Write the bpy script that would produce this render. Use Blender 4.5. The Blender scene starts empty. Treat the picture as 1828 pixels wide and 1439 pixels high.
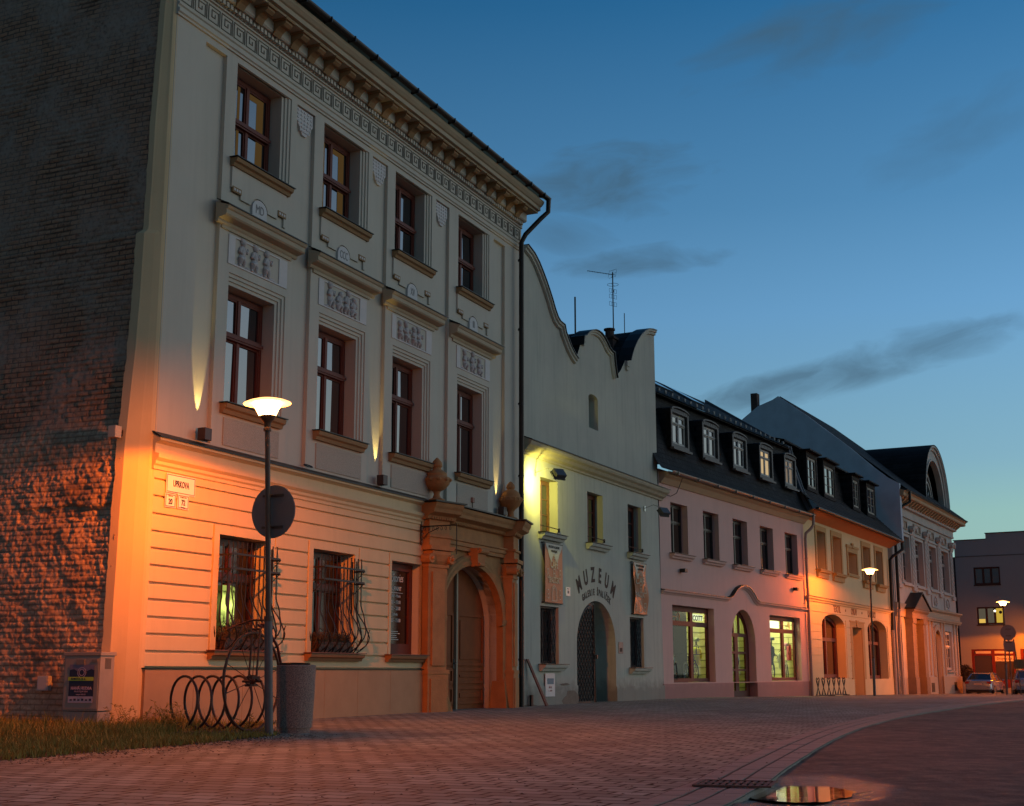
import bpy, bmesh, math, random
from mathutils import Vector, Matrix, noise
from mathutils.geometry import tessellate_polygon
random.seed(7)
R = math.radians
scene = bpy.context.scene
C = scene.collection

# ---------------------------------------------------------------- camera
PITCH = math.atan(480.5 / 2400.0)
cam_data = bpy.data.cameras.new("camera")
cam = bpy.data.objects.new("camera", cam_data)
C.objects.link(cam)
cam.location = (0, 0, 0.9)
cam.rotation_euler = (R(90) + PITCH, 0, 0)
cam_data.sensor_fit = 'HORIZONTAL'
cam_data.sensor_width = 36
cam_data.lens = 2400 / 1828 * 36
cam_data.clip_start = 0.05
cam_data.clip_end = 3000
scene.camera = cam
scene.view_settings.view_transform = 'Standard'
scene.view_settings.look = 'None'
scene.view_settings.exposure = 0.0
scene.view_settings.gamma = 1
scene.view_settings.use_curve_mapping = False
scene.cycles.max_bounces = 6
scene.cycles.diffuse_bounces = 3
scene.cycles.glossy_bounces = 3
scene.cycles.transparent_max_bounces = 8
scene.cycles.sample_clamp_indirect = 3.0
scene.cycles.caustics_reflective = False
scene.cycles.caustics_refractive = False

# ---------------------------------------------------------------- node helper
class NT:
    def __init__(s, tree):
        s.t = tree
        tree.nodes.clear()
    def n(s, kind, **kw):
        nd = s.t.nodes.new(kind)
        ins = kw.pop('ins', {})
        for k, v in kw.items():
            setattr(nd, k, v)
        for k, v in ins.items():
            s.set(nd.inputs[k], v)
        return nd
    def set(s, sock, v):
        if isinstance(v, bpy.types.NodeSocket):
            s.t.links.new(v, sock)
        elif isinstance(v, bpy.types.Node):
            s.t.links.new(v.outputs[0], sock)
        else:
            sock.default_value = v
    def m(s, op, a, b=0.0, c=None, clamp=False):
        nd = s.t.nodes.new('ShaderNodeMath')
        nd.operation = op
        nd.use_clamp = clamp
        s.set(nd.inputs[0], a)
        s.set(nd.inputs[1], b)
        if c is not None:
            s.set(nd.inputs[2], c)
        return nd.outputs[0]
    def mix(s, f, a, b, blend='MIX'):
        nd = s.t.nodes.new('ShaderNodeMix')
        nd.data_type = 'RGBA'
        nd.blend_type = blend
        s.set(nd.inputs[0], f)
        s.set(nd.inputs[6], a if not isinstance(a, tuple) else (*a[:3], 1))
        s.set(nd.inputs[7], b if not isinstance(b, tuple) else (*b[:3], 1))
        return nd.outputs[2]
    def ramp(s, f, stops, interp='LINEAR'):
        nd = s.t.nodes.new('ShaderNodeValToRGB')
        nd.color_ramp.interpolation = interp
        s.set(nd.inputs[0], f)
        e = nd.color_ramp.elements
        while len(e) < len(stops):
            e.new(0.5)
        for el, (p, c) in zip(e, stops):
            el.position = p
            el.color = (*c[:3], 1) if isinstance(c, tuple) else (c, c, c, 1)
        return nd.outputs[0]

# ---------------------------------------------------------------- world: dusk sky
world = bpy.data.worlds.new("World")
scene.world = world
world.use_nodes = True
w = NT(world.node_tree)
geo = w.n('ShaderNodeTexCoord')
sep = w.n('ShaderNodeSeparateXYZ', ins={0: geo.outputs['Generated']})
X, Y, Z = sep.outputs
el = w.m('MULTIPLY', w.m('ARCSINE', Z), 57.2958)
az = w.m('MULTIPLY', w.m('ARCTAN2', X, Y), 57.2958)
base = w.ramp(w.m('DIVIDE', el, 90, clamp=True), [
    (0.0, (.34, .51, .43)), (.07, (.27, .50, .49)), (.095, (.205, .42, .545)), (.165, (.132, .345, .60)),
    (.215, (.075, .25, .475)), (.31, (.016, .140, .33)), (.5, (.010, .060, .15)), (1, (.006, .035, .10))])
# brighter and paler towards the place where the sun went down (to the right), darker to the left
daz = w.m('ABSOLUTE', w.m('SUBTRACT', az, 68))
side = w.m('SUBTRACT', 1.0, w.m('DIVIDE', daz, 150, clamp=True), clamp=True)
gain = w.m('ADD', .38, w.m('MULTIPLY', w.m('POWER', side, 1.5), 1.05))
sky = w.mix(1.0, base, w.n('ShaderNodeCombineColor', ins={0: gain, 1: gain, 2: gain}).outputs[0], 'MULTIPLY')
lowf = w.m('POWER', w.m('SUBTRACT', 1.0, w.m('DIVIDE', w.m('ABSOLUTE', w.m('SUBTRACT', el, 3)), 32, clamp=True), clamp=True), 1.6)
glowaz = w.m('POWER', w.m('SUBTRACT', 1.0, w.m('DIVIDE', daz, 46, clamp=True), clamp=True), 1.4)
glow = w.m('MULTIPLY', lowf, glowaz)
sky = w.mix(w.m('MULTIPLY', glow, .95, clamp=True), sky, (1.3, 1.22, 1.02))
# clouds: long soft banks placed in the sky by bearing and elevation
def bank(a0, e0, la, le, tilt, thr, sc):
    ca, sa = math.cos(R(tilt)), math.sin(R(tilt))
    da = w.m('SUBTRACT', az, a0)
    de = w.m('SUBTRACT', el, e0)
    p = w.m('DIVIDE', w.m('ADD', w.m('MULTIPLY', da, ca), w.m('MULTIPLY', de, sa)), la)
    q = w.m('DIVIDE', w.m('SUBTRACT', w.m('MULTIPLY', de, ca), w.m('MULTIPLY', da, sa)), le)
    r2 = w.m('ADD', w.m('MULTIPLY', p, p), w.m('MULTIPLY', q, q))
    g = w.m('SUBTRACT', 1.0, r2, clamp=False)
    v = w.n('ShaderNodeCombineXYZ', ins={0: w.m('MULTIPLY', p, sc * la / 8), 1: w.m('MULTIPLY', q, sc * le / 2.6), 2: a0})
    nz = w.n('ShaderNodeTexNoise', ins={'Vector': v, 'Scale': 1.0, 'Detail': 6.0, 'Roughness': .55, 'Distortion': .5})
    s = w.m('ADD', g, w.m('MULTIPLY', w.m('SUBTRACT', nz.outputs[0], .5), 3.2))
    return w.m('MULTIPLY', s, thr, clamp=True)
banks = [bank(15.5, 12.6, 8.5, .95, 12, .62, 2.3), bank(11.0, 11.6, 3.6, .9, 14, .8, 2.4), bank(4.4, 20.6, 4.6, 1.6, 4, .85, 2.2),
         bank(6.0, 17.3, 4.2, .7, 2, .75, 2.4), bank(2.2, 18.5, 2.4, 1.0, -12, .45, 2.0), bank(14.5, 26.5, 6.5, 2.4, 14, .75, 1.4),
         bank(19.5, 21.5, 4.5, 1.5, 18, .35, 1.6), bank(40, 16, 14, 1.6, -4, .4, 2.2)]
cl = banks[0]
for b in banks[1:]:
    cl = w.m('MAXIMUM', cl, b)
cloudcol = w.mix(.72, sky, (.045, .105, .165))
sky = w.mix(w.m('MULTIPLY', cl, .95), sky, cloudcol)
below = w.m('LESS_THAN', el, -.2)
sky = w.mix(below, sky, (.03, .03, .03))
nish = w.n('ShaderNodeTexSky', sky_type='NISHITA')
nish.sun_disc = False
nish.sun_elevation = R(-1.5)
nish.sun_rotation = R(68)
bg1 = w.n('ShaderNodeBackground', ins={0: sky, 1: 1.0})
bg2 = w.n('ShaderNodeBackground', ins={0: nish.outputs[0], 1: 0.05})
add = w.n('ShaderNodeAddShader', ins={0: bg1.outputs[0], 1: bg2.outputs[0]})
w.n('ShaderNodeOutputWorld', ins={0: add.outputs[0]})

# ---------------------------------------------------------------- afterglow as one very soft low sun
sd = bpy.data.lights.new("afterglow", 'SUN')
sd.energy = 0.26
sd.angle = R(50)
sd.color = (1.0, .84, .60)
so = bpy.data.objects.new("afterglow", sd)
C.objects.link(so)
sun_dir = Vector((math.sin(R(96)) * math.cos(R(9)), math.cos(R(96)) * math.cos(R(9)), math.sin(R(9))))
so.rotation_euler = sun_dir.to_track_quat('Z', 'Y').to_euler()

# ---------------------------------------------------------------- materials
MATS = {}
def mat(name, col, rough=.85, var=.12, scale=2.0, bump=.15, bscale=60, col2=None, metal=0.0, streak=0.0, ior=1.45, grime=0.0, detail=6.0, bdist=.01, coat=0):
    if name in MATS:
        return MATS[name]
    m = bpy.data.materials.new(name)
    m.use_nodes = True
    t = NT(m.node_tree)
    tc = t.n('ShaderNodeTexCoord').outputs['Object']
    n1 = t.n('ShaderNodeTexNoise', ins={'Vector': tc, 'Scale': scale, 'Detail': detail, 'Roughness': .6})
    c2 = col2 or tuple(c * .55 for c in col)
    f = t.m('MULTIPLY', t.m('SUBTRACT', n1.outputs[0], .38, clamp=True), var * 6, clamp=True)
    c = t.mix(f, col, c2)
    if streak:
        mp = t.n('ShaderNodeMapping', ins={'Vector': tc, 'Scale': (5.0, 5.0, .35)})
        n2 = t.n('ShaderNodeTexNoise', ins={'Vector': mp.outputs[0], 'Scale': 1.0, 'Detail': 5.0, 'Roughness': .65})
        f2 = t.m('MULTIPLY', t.m('SUBTRACT', n2.outputs[0], .5, clamp=True), streak * 5, clamp=True)
        c = t.mix(f2, c, tuple(x * .5 for x in col))
    if grime:
        sz = t.n('ShaderNodeSeparateXYZ', ins={0: tc}).outputs[2]
        n3 = t.n('ShaderNodeTexNoise', ins={'Vector': tc, 'Scale': 3.5, 'Detail': 5.0})
        h = t.m('SUBTRACT', 1.0, t.m('DIVIDE', t.m('SUBTRACT', sz, t.m('MULTIPLY', n3.outputs[0], .7)), .35), clamp=True)
        c = t.mix(t.m('MULTIPLY', h, grime), c, (.10, .085, .07))
    bs = t.n('ShaderNodeTexNoise', ins={'Vector': tc, 'Scale': bscale, 'Detail': 4.0, 'Roughness': .6})
    bp = t.n('ShaderNodeBump', ins={'Strength': bump, 'Distance': bdist, 'Height': bs.outputs[0]})
    p = t.n('ShaderNodeBsdfPrincipled', ins={'Base Color': c, 'Roughness': rough, 'Metallic': metal, 'IOR': ior, 'Normal': bp.outputs[0], 'Coat Weight': coat})
    t.n('ShaderNodeOutputMaterial', ins={0: p.outputs[0]})
    MATS[name] = m
    return m
def roofmat(name, col, *a, **k):
    """overlapping courses of slates or shingles, laid along the roof whatever its pitch"""
    m = bpy.data.materials.new(name)
    m.use_nodes = True
    t = NT(m.node_tree)
    tc = t.n('ShaderNodeTexCoord').outputs['Object']
    x, y, z = t.n('ShaderNodeSeparateXYZ', ins={0: tc}).outputs
    v = t.n('ShaderNodeCombineXYZ', ins={0: t.m('ADD', x, t.m('MULTIPLY', y, .15)), 1: z})
    wv = t.n('ShaderNodeTexNoise', ins={'Vector': tc, 'Scale': 1.5, 'Detail': 3.0})
    v2 = t.n('ShaderNodeVectorMath', operation='MULTIPLY_ADD', ins={0: wv.outputs['Color'], 1: (.05, .03, 0), 2: v.outputs[0]})
    b = t.n('ShaderNodeTexBrick', ins={'Vector': v2.outputs[0], 'Color1': (*[c * .7 for c in col], 1), 'Color2': (*[c * 1.7 for c in col], 1), 'Mortar': (.006, .006, .006, 1), 'Scale': 1.0, 'Mortar Size': .012, 'Mortar Smooth': .4, 'Brick Width': .30, 'Row Height': .20, 'Bias': 0.0})
    n = t.n('ShaderNodeTexNoise', ins={'Vector': tc, 'Scale': .8, 'Detail': 6.0, 'Roughness': .7})
    c = t.mix(t.m('MULTIPLY', t.m('SUBTRACT', n.outputs[0], .45, clamp=True), 4, clamp=True), b.outputs[0], tuple(q * .5 for q in col))
    n2 = t.n('ShaderNodeTexNoise', ins={'Vector': tc, 'Scale': 9.0, 'Detail': 4.0})
    h = t.m('ADD', t.m('MULTIPLY', b.outputs['Fac'], -1.0), t.m('MULTIPLY', n2.outputs[0], .8))
    bp = t.n('ShaderNodeBump', ins={'Strength': .9, 'Distance': .03, 'Height': h})
    p = t.n('ShaderNodeBsdfPrincipled', ins={'Base Color': c, 'Roughness': .8, 'Specular IOR Level': .2, 'Normal': bp.outputs[0]})
    t.n('ShaderNodeOutputMaterial', ins={0: p.outputs[0]})
    MATS[name] = m
    return m
def emit(name, col, strength, see_through=False):
    if name in MATS:
        return MATS[name]
    m = bpy.data.materials.new(name)
    m.use_nodes = True
    t = NT(m.node_tree)
    e = t.n('ShaderNodeEmission', ins={0: (*col, 1), 1: strength})
    out = e.outputs[0]
    if see_through:
        tr = t.n('ShaderNodeBsdfTransparent')
        out = t.n('ShaderNodeAddShader', ins={0: e.outputs[0], 1: tr.outputs[0]}).outputs[0]
    t.n('ShaderNodeOutputMaterial', ins={0: out})
    MATS[name] = m
    return m
def clear_glass(name, tint, refl=.12):
    m = bpy.data.materials.new(name)
    m.use_nodes = True
    t = NT(m.node_tree)
    tr = t.n('ShaderNodeBsdfTransparent', ins={0: (*tint, 1)})
    gl = t.n('ShaderNodeBsdfGlossy', ins={0: (1, 1, 1, 1), 'Roughness': .02})
    mx = t.n('ShaderNodeMixShader', ins={0: refl, 1: tr.outputs[0], 2: gl.outputs[0]})
    t.n('ShaderNodeOutputMaterial', ins={0: mx.outputs[0]})
    MATS[name] = m
    return m

PL_UP = mat('plaster_cream', (.55, .495, .41), .9, .10, .6, .3, 70, streak=.13, bdist=.006)
PL_LOW = mat('plaster_warm', (.66, .50, .29), .9, .10, .9, .3, 70, bdist=.006, streak=.14)
TRIM = mat('trim_ochre_and_glow', (.30, .18, .085), .85, .12, 3, .2, 60)  # real ochre on the sills, stand-in for lamplight on the cornice brackets
WHITE = mat('relief_white', (.62, .58, .56), .85, .08, 6, .15, 80)
STONE = mat('plinth_marble', (.38, .23, .12), .75, .2, 2.2, .1, 40, col2=(.25, .14, .07))
SAND = mat('portal_sandstone', (.42, .20, .075), .85, .25, 3.0, .5, 26, col2=(.22, .10, .04), streak=.12, bdist=.02)
FLASH = mat('dark_sheet_metal', (.035, .032, .03), .45, .1, 5, .05, 20, metal=.6)
COPPER = mat('aged_pipe', (.035, .028, .026), .4, .2, 4, .1, 20, metal=.7)
GALV = mat('pipe_grey', (.20, .18, .17), .45, .15, 4, .08, 20, metal=.5)
WOODF = mat('frame_red_brown', (.13, .022, .010), .62, .15, 8, .1, 30)
WOODD = mat('frame_dark_brown', (.075, .024, .014), .6, .15, 8, .1, 30)
WHITEF = mat('frame_white', (.34, .33, .31), .5, .05, 8, .05, 30)
DOORW = mat('door_ochre_wood', (.26, .065, .014), .8, .2, 4, .2, 30, streak=.15)
GLASS = mat('dark_glass', (.012, .013, .015), .03, .0, 1, .0, 5, ior=2.6)
GLASSB = mat('dull_glass', (.010, .011, .012), .06, .0, 1, .0, 5, ior=2.1)
IRON = mat('wrought_iron', (.022, .018, .017), .5, .1, 10, .1, 60, metal=.4)
CURT = mat('net_curtain', (.62, .60, .55), .95, .1, 12, .1, 60)
CURTY = mat('ochre_curtain', (.42, .24, .05), .95, .15, 5, .1, 60)
MUS = mat('museum_plaster', (.50, .475, .39), .92, .24, .5, .5, 45, col2=(.30, .29, .26), streak=.34, grime=.5, bdist=.01)
PINK = mat('pink_plaster', (.70, .42, .36), .92, .09, .8, .25, 60, streak=.12, bdist=.006)
PINKP = mat('pink_plinth', (.52, .25, .22), .9, .08, 1, .25, 60, grime=.25)
YEL = mat('yellow_plaster', (.74, .57, .31), .92, .08, .8, .2, 60, streak=.12)
YELT = mat('ochre_trim', (.52, .31, .12), .88, .08, 2, .2, 60)
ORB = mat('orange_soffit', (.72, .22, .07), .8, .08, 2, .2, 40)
WHT = mat('white_house_plaster', (.54, .49, .44), .9, .18, 1.2, .3, 50, streak=.2, grime=.25)
GREYB = mat('grey_render', (.34, .34, .34), .9, .06, .5, .2, 30, streak=.05)
SLATE = roofmat('roof_slate', (.016, .016, .017), .55, .3, 5, .6, 14, col2=(.018, .02, .024), bdist=.03)
TILE = roofmat('roof_shingle', (.022, .017, .016), .6, .3, 6, .6, 18, col2=(.02, .016, .016), bdist=.03)
FIREW = mat('bare_gable_render', (.55, .58, .64), .95, .2, 1.2, .5, 30, col2=(.36, .36, .40))
POLE = mat('pole_paint', (.10, .055, .035), .45, .2, 6, .1, 40, metal=.2)
POLEB = mat('pole_grey', (.12, .105, .105), .5, .3, 6, .1, 40, metal=.2)
SIGNB = mat('sign_back_grey', (.22, .17, .155), .6, .15, 4, .05, 40, metal=.1)
SIGNW = mat('sign_enamel_white', (.80, .74, .66), .35, .03, 6, .02, 40)
BLACK = mat('black_paint', (.012, .012, .012), .5, .05, 6, .02, 40)
REDP = mat('red_paint', (.16, .018, .012), .5, .05, 6, .02, 40)
BRON = mat('brown_lettering', (.045, .030, .022), .8, .05, 6, .05, 40)
CONC = mat('exposed_aggregate', (.44, .28, .23), .9, .5, 55, 1.0, 90, col2=(.12, .08, .07), bdist=.02)
CABM = mat('cabinet_plastic', (.30, .26, .22), .6, .2, 3, .15, 40, col2=(.2, .17, .14), streak=.1)
CHROME = mat('brushed_metal', (.5, .5, .5), .25, .05, 6, .02, 40, metal=.9)

# ---------------------------------------------------------------- mesh helpers
class MB:
    def __init__(s):
        s.v = []
        s.f = []
    def add(s, vs, fs):
        o = len(s.v)
        s.v += [tuple(p) for p in vs]
        s.f += [tuple(i + o for i in f) for f in fs]
        return s
    def box(s, u0, u1, y0, y1, z0, z1):
        vs = [(a, b, c) for a in (u0, u1) for b in (y0, y1) for c in (z0, z1)]
        s.add(vs, [(0, 1, 3, 2), (4, 6, 7, 5), (0, 4, 5, 1), (2, 3, 7, 6), (0, 2, 6, 4), (1, 5, 7, 3)])
        return s
    def plate(s, outer, holes, y, depth, back=False, outer_sides=True):
        loops = [outer] + list(holes)
        ls = [[Vector((a, b, 0)) for a, b in lp] for lp in loops]
        tris = tessellate_polygon(ls)
        flat = [p for lp in loops for p in lp]
        s.add([(a, y, b) for a, b in flat], [tuple(t) for t in tris])
        if back:
            s.add([(a, y + depth, b) for a, b in flat], [tuple(reversed(t)) for t in tris])
        if depth:
            for k, lp in enumerate(loops):
                if k == 0 and not outer_sides:
                    continue
                n = len(lp)
                vs = [(a, y, b) for a, b in lp] + [(a, y + depth, b) for a, b in lp]
                s.add(vs, [(i, (i + 1) % n, (i + 1) % n + n, i + n) for i in range(n)])
        return s
    def reveal(s, loops, y0, y1):
        for lp in loops:
            n = len(lp)
            s.add([(a, y0, b) for a, b in lp] + [(a, y1, b) for a, b in lp], [(i, (i + 1) % n, (i + 1) % n + n, i + n) for i in range(n)])
        return s
    def ext(s, prof, u0, u1):          # profile of (y, z) run along u
        n = len(prof)
        vs = [(u0, a, b) for a, b in prof] + [(u1, a, b) for a, b in prof]
        s.add(vs, [(i, (i + 1) % n, (i + 1) % n + n, i + n) for i in range(n)] + [tuple(range(n)), tuple(range(2 * n - 1, n - 1, -1))])
        return s
    def sweep(s, path, prof, closed=False):  # path in (u, z), profile of (normal offset, y)
        n = len(path)
        rings = []
        for i, (a, b) in enumerate(path):
            if closed:
                p0, p1 = path[i - 1], path[(i + 1) % n]
            else:
                p0, p1 = path[max(i - 1, 0)], path[min(i + 1, n - 1)]
            def un(p, q):
                d = Vector((q[0] - p[0], q[1] - p[1]))
                return d.normalized() if d.length > 1e-9 else Vector((1, 0))
            d0 = un(p0, (a, b)) if (closed or i > 0) else un((a, b), p1)
            d1 = un((a, b), p1) if (closed or i < n - 1) else d0
            n0, n1 = Vector((-d0.y, d0.x)), Vector((-d1.y, d1.x))
            nn = (n0 + n1)
            nn = nn.normalized() if nn.length > 1e-6 else n0
            k = 1 / max(.45, nn.dot(n0))
            rings.append([(a + nn.x * o * k, y, b + nn.y * o * k) for o, y in prof])
        m = len(prof)
        vs = [p for r in rings for p in r]
        fs = []
        for i in range(n if closed else n - 1):
            j = (i + 1) % n
            for k in range(m):
                l = (k + 1) % m
                fs.append((i * m + k, i * m + l, j * m + l, j * m + k))
        if not closed:
            fs += [tuple(range(m)), tuple(range((n - 1) * m + m - 1, (n - 1) * m - 1, -1))]
        s.add(vs, fs)
        return s
    def tube(s, pts, r, seg=6, closed=False, cap=True):
        pts = [Vector(p) for p in pts]
        n = len(pts)
        rs = r if isinstance(r, (list, tuple)) else [r] * n
        ref = None
        vs = []
        for i, p in enumerate(pts):
            if closed:
                d = (pts[(i + 1) % n] - pts[i - 1])
            else:
                d = pts[min(i + 1, n - 1)] - pts[max(i - 1, 0)]
            d = d.normalized() if d.length > 1e-9 else Vector((0, 0, 1))
            if ref is None:
                ref = Vector((0, 0, 1)) if abs(d.z) < .9 else Vector((1, 0, 0))
            a = (ref - d * ref.dot(d))
            a = a.normalized() if a.length > 1e-6 else d.orthogonal().normalized()
            ref = a
            b = d.cross(a)
            for k in range(seg):
                t = 2 * math.pi * k / seg
                vs.append(p + (a * math.cos(t) + b * math.sin(t)) * rs[i])
        fs = []
        for i in range(n if closed else n - 1):
            j = (i + 1) % n
            for k in range(seg):
                l = (k + 1) % seg
                fs.append((i * seg + k, i * seg + l, j * seg + l, j * seg + k))
        if not closed and cap:
            fs += [tuple(range(seg - 1, -1, -1)), tuple(range((n - 1) * seg, n * seg))]
        s.add(vs, fs)
        return s
    def lathe(s, prof, seg=20, c=(0, 0, 0), sy=1.0, caps=True):
        vs = []
        for r, z in prof:
            for k in range(seg):
                t = 2 * math.pi * k / seg
                vs.append((c[0] + r * math.cos(t), c[1] + r * math.sin(t) * sy, c[2] + z))
        n = len(prof)
        fs = []
        for i in range(n - 1):
            for k in range(seg):
                l = (k + 1) % seg
                fs.append((i * seg + k, i * seg + l, (i + 1) * seg + l, (i + 1) * seg + k))
        if caps:
            fs += [tuple(range(seg - 1, -1, -1)), tuple(range((n - 1) * seg, n * seg))]
        s.add(vs, fs)
        return s
    def ball(s, c, r, seg=10, rot=None):
        rx, ry, rz = r if isinstance(r, (list, tuple)) else (r, r, r)
        n = max(4, seg // 2 + 1)
        o = len(s.v)
        vs = []
        for i in range(n + 1):
            ph = math.pi * i / n
            for k in range(seg):
                t = 2 * math.pi * k / seg
                p = Vector((rx * math.sin(ph) * math.cos(t), ry * math.sin(ph) * math.sin(t), rz * math.cos(ph)))
                if rot:
                    p = rot @ p
                vs.append((c[0] + p.x, c[1] + p.y, c[2] + p.z))
        fs = []
        for i in range(n):
            for k in range(seg):
                l = (k + 1) % seg
                fs.append((i * seg + k, i * seg + l, (i + 1) * seg + l, (i + 1) * seg + k))
        s.add(vs, fs)
        return s
    def text(s, body, size, u, y, z, align='CENTER', sx=1.0, rot=0.0, ext=.003, bold=0.0, shear=0.0):
        cu = bpy.data.curves.new('t', 'FONT')
        cu.body = body
        cu.size = size
        cu.align_x = align
        cu.align_y = 'CENTER'
        cu.extrude = ext
        cu.offset = bold
        cu.shear = shear
        cu.resolution_u = 3
        ob = bpy.data.objects.new('t', cu)
        C.objects.link(ob)
        dg = bpy.context.evaluated_depsgraph_get()
        me = bpy.data.meshes.new_from_object(ob.evaluated_get(dg))
        cr, sr = math.cos(rot), math.sin(rot)
        vs = []
        for v in me.vertices:
            a, b = v.co.x * sx, v.co.y
            vs.append((u + a * cr - b * sr, y - v.co.z, z + a * sr + b * cr))
        fs = [tuple(p.vertices) for p in me.polygons]
        bpy.data.objects.remove(ob)
        bpy.data.curves.remove(cu)
        bpy.data.meshes.remove(me)
        s.add(vs, fs)
        return s
    def move(s, M):
        s.v = [tuple(M @ Vector(p)) for p in s.v]
        return s
    def build(s, name, material, parent=None, smooth=False, recalc=True, weld=True, bevel=0.0):
        me = bpy.data.meshes.new(name)
        me.from_pydata(s.v, [], s.f)
        bm = bmesh.new()
        bm.from_mesh(me)
        if weld:
            bmesh.ops.remove_doubles(bm, verts=bm.verts, dist=1e-5)
        if recalc:
            bmesh.ops.recalc_face_normals(bm, faces=bm.faces)
        bm.to_mesh(me)
        bm.free()
        me.materials.append(material)
        if smooth:
            me.shade_smooth()
            me.set_sharp_from_angle(angle=R(40))
        o = bpy.data.objects.new(name, me)
        C.objects.link(o)
        if parent:
            o.parent = parent
        if bevel:
            b = o.modifiers.new('bevel', 'BEVEL')
            b.width = bevel
            b.segments = 2
            b.limit_method = 'ANGLE'
            b.angle_limit = R(40)
        return o

def tag(o, label=None, cat=None, group=None, kind=None):
    if label:
        o['label'] = label
    if cat:
        o['category'] = cat
    if group:
        o['group'] = group
    if kind:
        o['kind'] = kind
    return o
def thing(name, label, cat, loc=(0, 0, 0), rz=0.0, group=None):
    o = bpy.data.objects.new(name, None)
    o.empty_display_size = .2
    C.objects.link(o)
    o.location = loc
    o.rotation_euler = (0, 0, rz)
    return tag(o, label, cat, group)
def copy_tree(o, parent=None):
    c = o.copy()
    C.objects.link(c)
    if parent:
        c.parent = parent
    for ch in o.children:
        copy_tree(ch, c)
    return c
class Front:
    """a street front: origin at its near ground corner, local x along the front, local y into the house"""
    def __init__(s, A, d):
        s.A, s.d = A, d
        s.ang = math.atan2(d[1], d[0])
    def at(s, u, y, z):
        return (s.A[0] + s.d[0] * u - s.d[1] * y, s.A[1] + s.d[1] * u + s.d[0] * y, z)
    def house(s, name, label, cat='house'):
        return thing(name, label, cat, (s.A[0], s.A[1], 0), s.ang)
    def on(s, name, label, cat, u, y, z, group=None):
        return thing(name, label, cat, s.at(u, y, z), s.ang, group)
def rect(u0, u1, z0, z1):
    return [(u0, z0), (u1, z0), (u1, z1), (u0, z1)]
def arch_loop(u0, u1, z0, zs, rise, n=14):
    c, r = (u0 + u1) / 2, (u1 - u0) / 2
    return [(u0, z0), (u1, z0)] + [(c + r * math.cos(math.pi * i / n), zs + rise * math.sin(math.pi * i / n)) for i in range(n + 1)]
def arc(c, zc, rx, rz, a0, a1, n):
    return [(c + rx * math.cos(R(a0 + (a1 - a0) * i / n)), zc + rz * math.sin(R(a0 + (a1 - a0) * i / n))) for i in range(n + 1)]
def zg(y):
    return 0.0 if y < 50 else (-.012 * (y - 50) if y < 120 else -.84)

def window(parent, u0, u1, z0, z1, yf, fm, gm, transoms=(), cols=2, fw=.07, muntins=(), curtain=None, lit=None, name='window', tw=.10, th=.05):
    """casement frame at depth yf with panes of glass behind"""
    f = MB()
    f.box(u0, u0 + fw, yf, yf + .07, z0, z1).box(u1 - fw, u1, yf, yf + .07, z0, z1)
    f.box(u0 + fw, u1 - fw, yf + .002, yf + .068, z0, z0 + fw).box(u0 + fw, u1 - fw, yf + .002, yf + .068, z1 - fw, z1)
    zs = [z0 + fw] + [t for t in transoms] + [z1 - fw]
    for t in transoms:
        f.box(u0 + fw, u1 - fw, yf - th, yf + .066, t - tw / 2, t + tw / 2)
        f.box(u0 + fw * .6, u1 - fw * .6, yf - th - .02, yf - th, t - tw * .22, t + tw * .22)
    wd = (u1 - u0 - 2 * fw) / cols
    for i in range(1, cols):
        uc = u0 + fw + wd * i
        for a, b in zip(zs[:-1], zs[1:]):
            f.box(uc - .045, uc + .045, yf - .012, yf + .064, a + .0, b)
    # casement rails round each pane
    g = MB()
    for i in range(cols):
        for j, (a, b) in enumerate(zip(zs[:-1], zs[1:])):
            a2 = a + (tw / 2 if j else 0)
            b2 = b - (tw / 2 if j < len(zs) - 2 else 0)
            p0, p1 = u0 + fw + wd * i + (.045 if i else 0), u0 + fw + wd * (i + 1) - (.045 if i < cols - 1 else 0)
            r = .035
            f.box(p0, p0 + r, yf + .012, yf + .055, a2, b2).box(p1 - r, p1, yf + .012, yf + .055, a2, b2)
            f.box(p0 + r, p1 - r, yf + .014, yf + .053, a2, a2 + r).box(p0 + r, p1 - r, yf + .014, yf + .053, b2 - r, b2)
            for mz in muntins:
                zz = a2 + (b2 - a2) * mz
                f.box(p0 + r, p1 - r, yf + .016, yf + .05, zz - .012, zz + .012)
            t = [random.uniform(-.006, .006) for _ in range(3)]
            g.add([(p0, yf + .040 + t[0], a2), (p1, yf + .040 + t[1], a2), (p1, yf + .040 + t[2], b2), (p0, yf + .040 + t[0] + t[2] - t[1], b2)], [(0, 1, 2, 3)])
    o = f.build(name, fm, parent)
    g.build('pane', gm, o, weld=False)
    if curtain:
        c = MB()
        for (a, b, lo, hi) in curtain[1]:
            n = 14
            vs = []
            for i in range(n + 1):
                uu = u0 + fw + (u1 - u0 - 2 * fw) * (a + (b - a) * i / n)
                yy = yf + .13 + .02 * math.sin(i * 2.3)
                vs += [(uu, yy, z0 + (z1 - z0) * lo), (uu, yy, z0 + (z1 - z0) * hi)]
            c.add(vs, [(2 * i, 2 * i + 2, 2 * i + 3, 2 * i + 1) for i in range(n)])
        c.build('curtain', curtain[0], o)
    return o
def sill(parent, u0, u1, z, proj, m, h=.12, flash=FLASH, y0=0.0):
    b = MB()
    b.ext([(y0, z - h), (y0 - proj * .45, z - h), (y0 - proj * .6, z - h * .6), (y0 - proj * .9, z - h * .45), (y0 - proj, z - h * .1), (y0 - proj, z), (y0 + .02, z + .01)], u0 + .03, u1 - .03)
    o = b.build('sill', m, parent)
    f = MB()
    f.box(u0, u1, y0 - proj - .025, y0 + .05, z + .012, z + .028)
    f.build('sill_flashing', flash, o)
    return o
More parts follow.
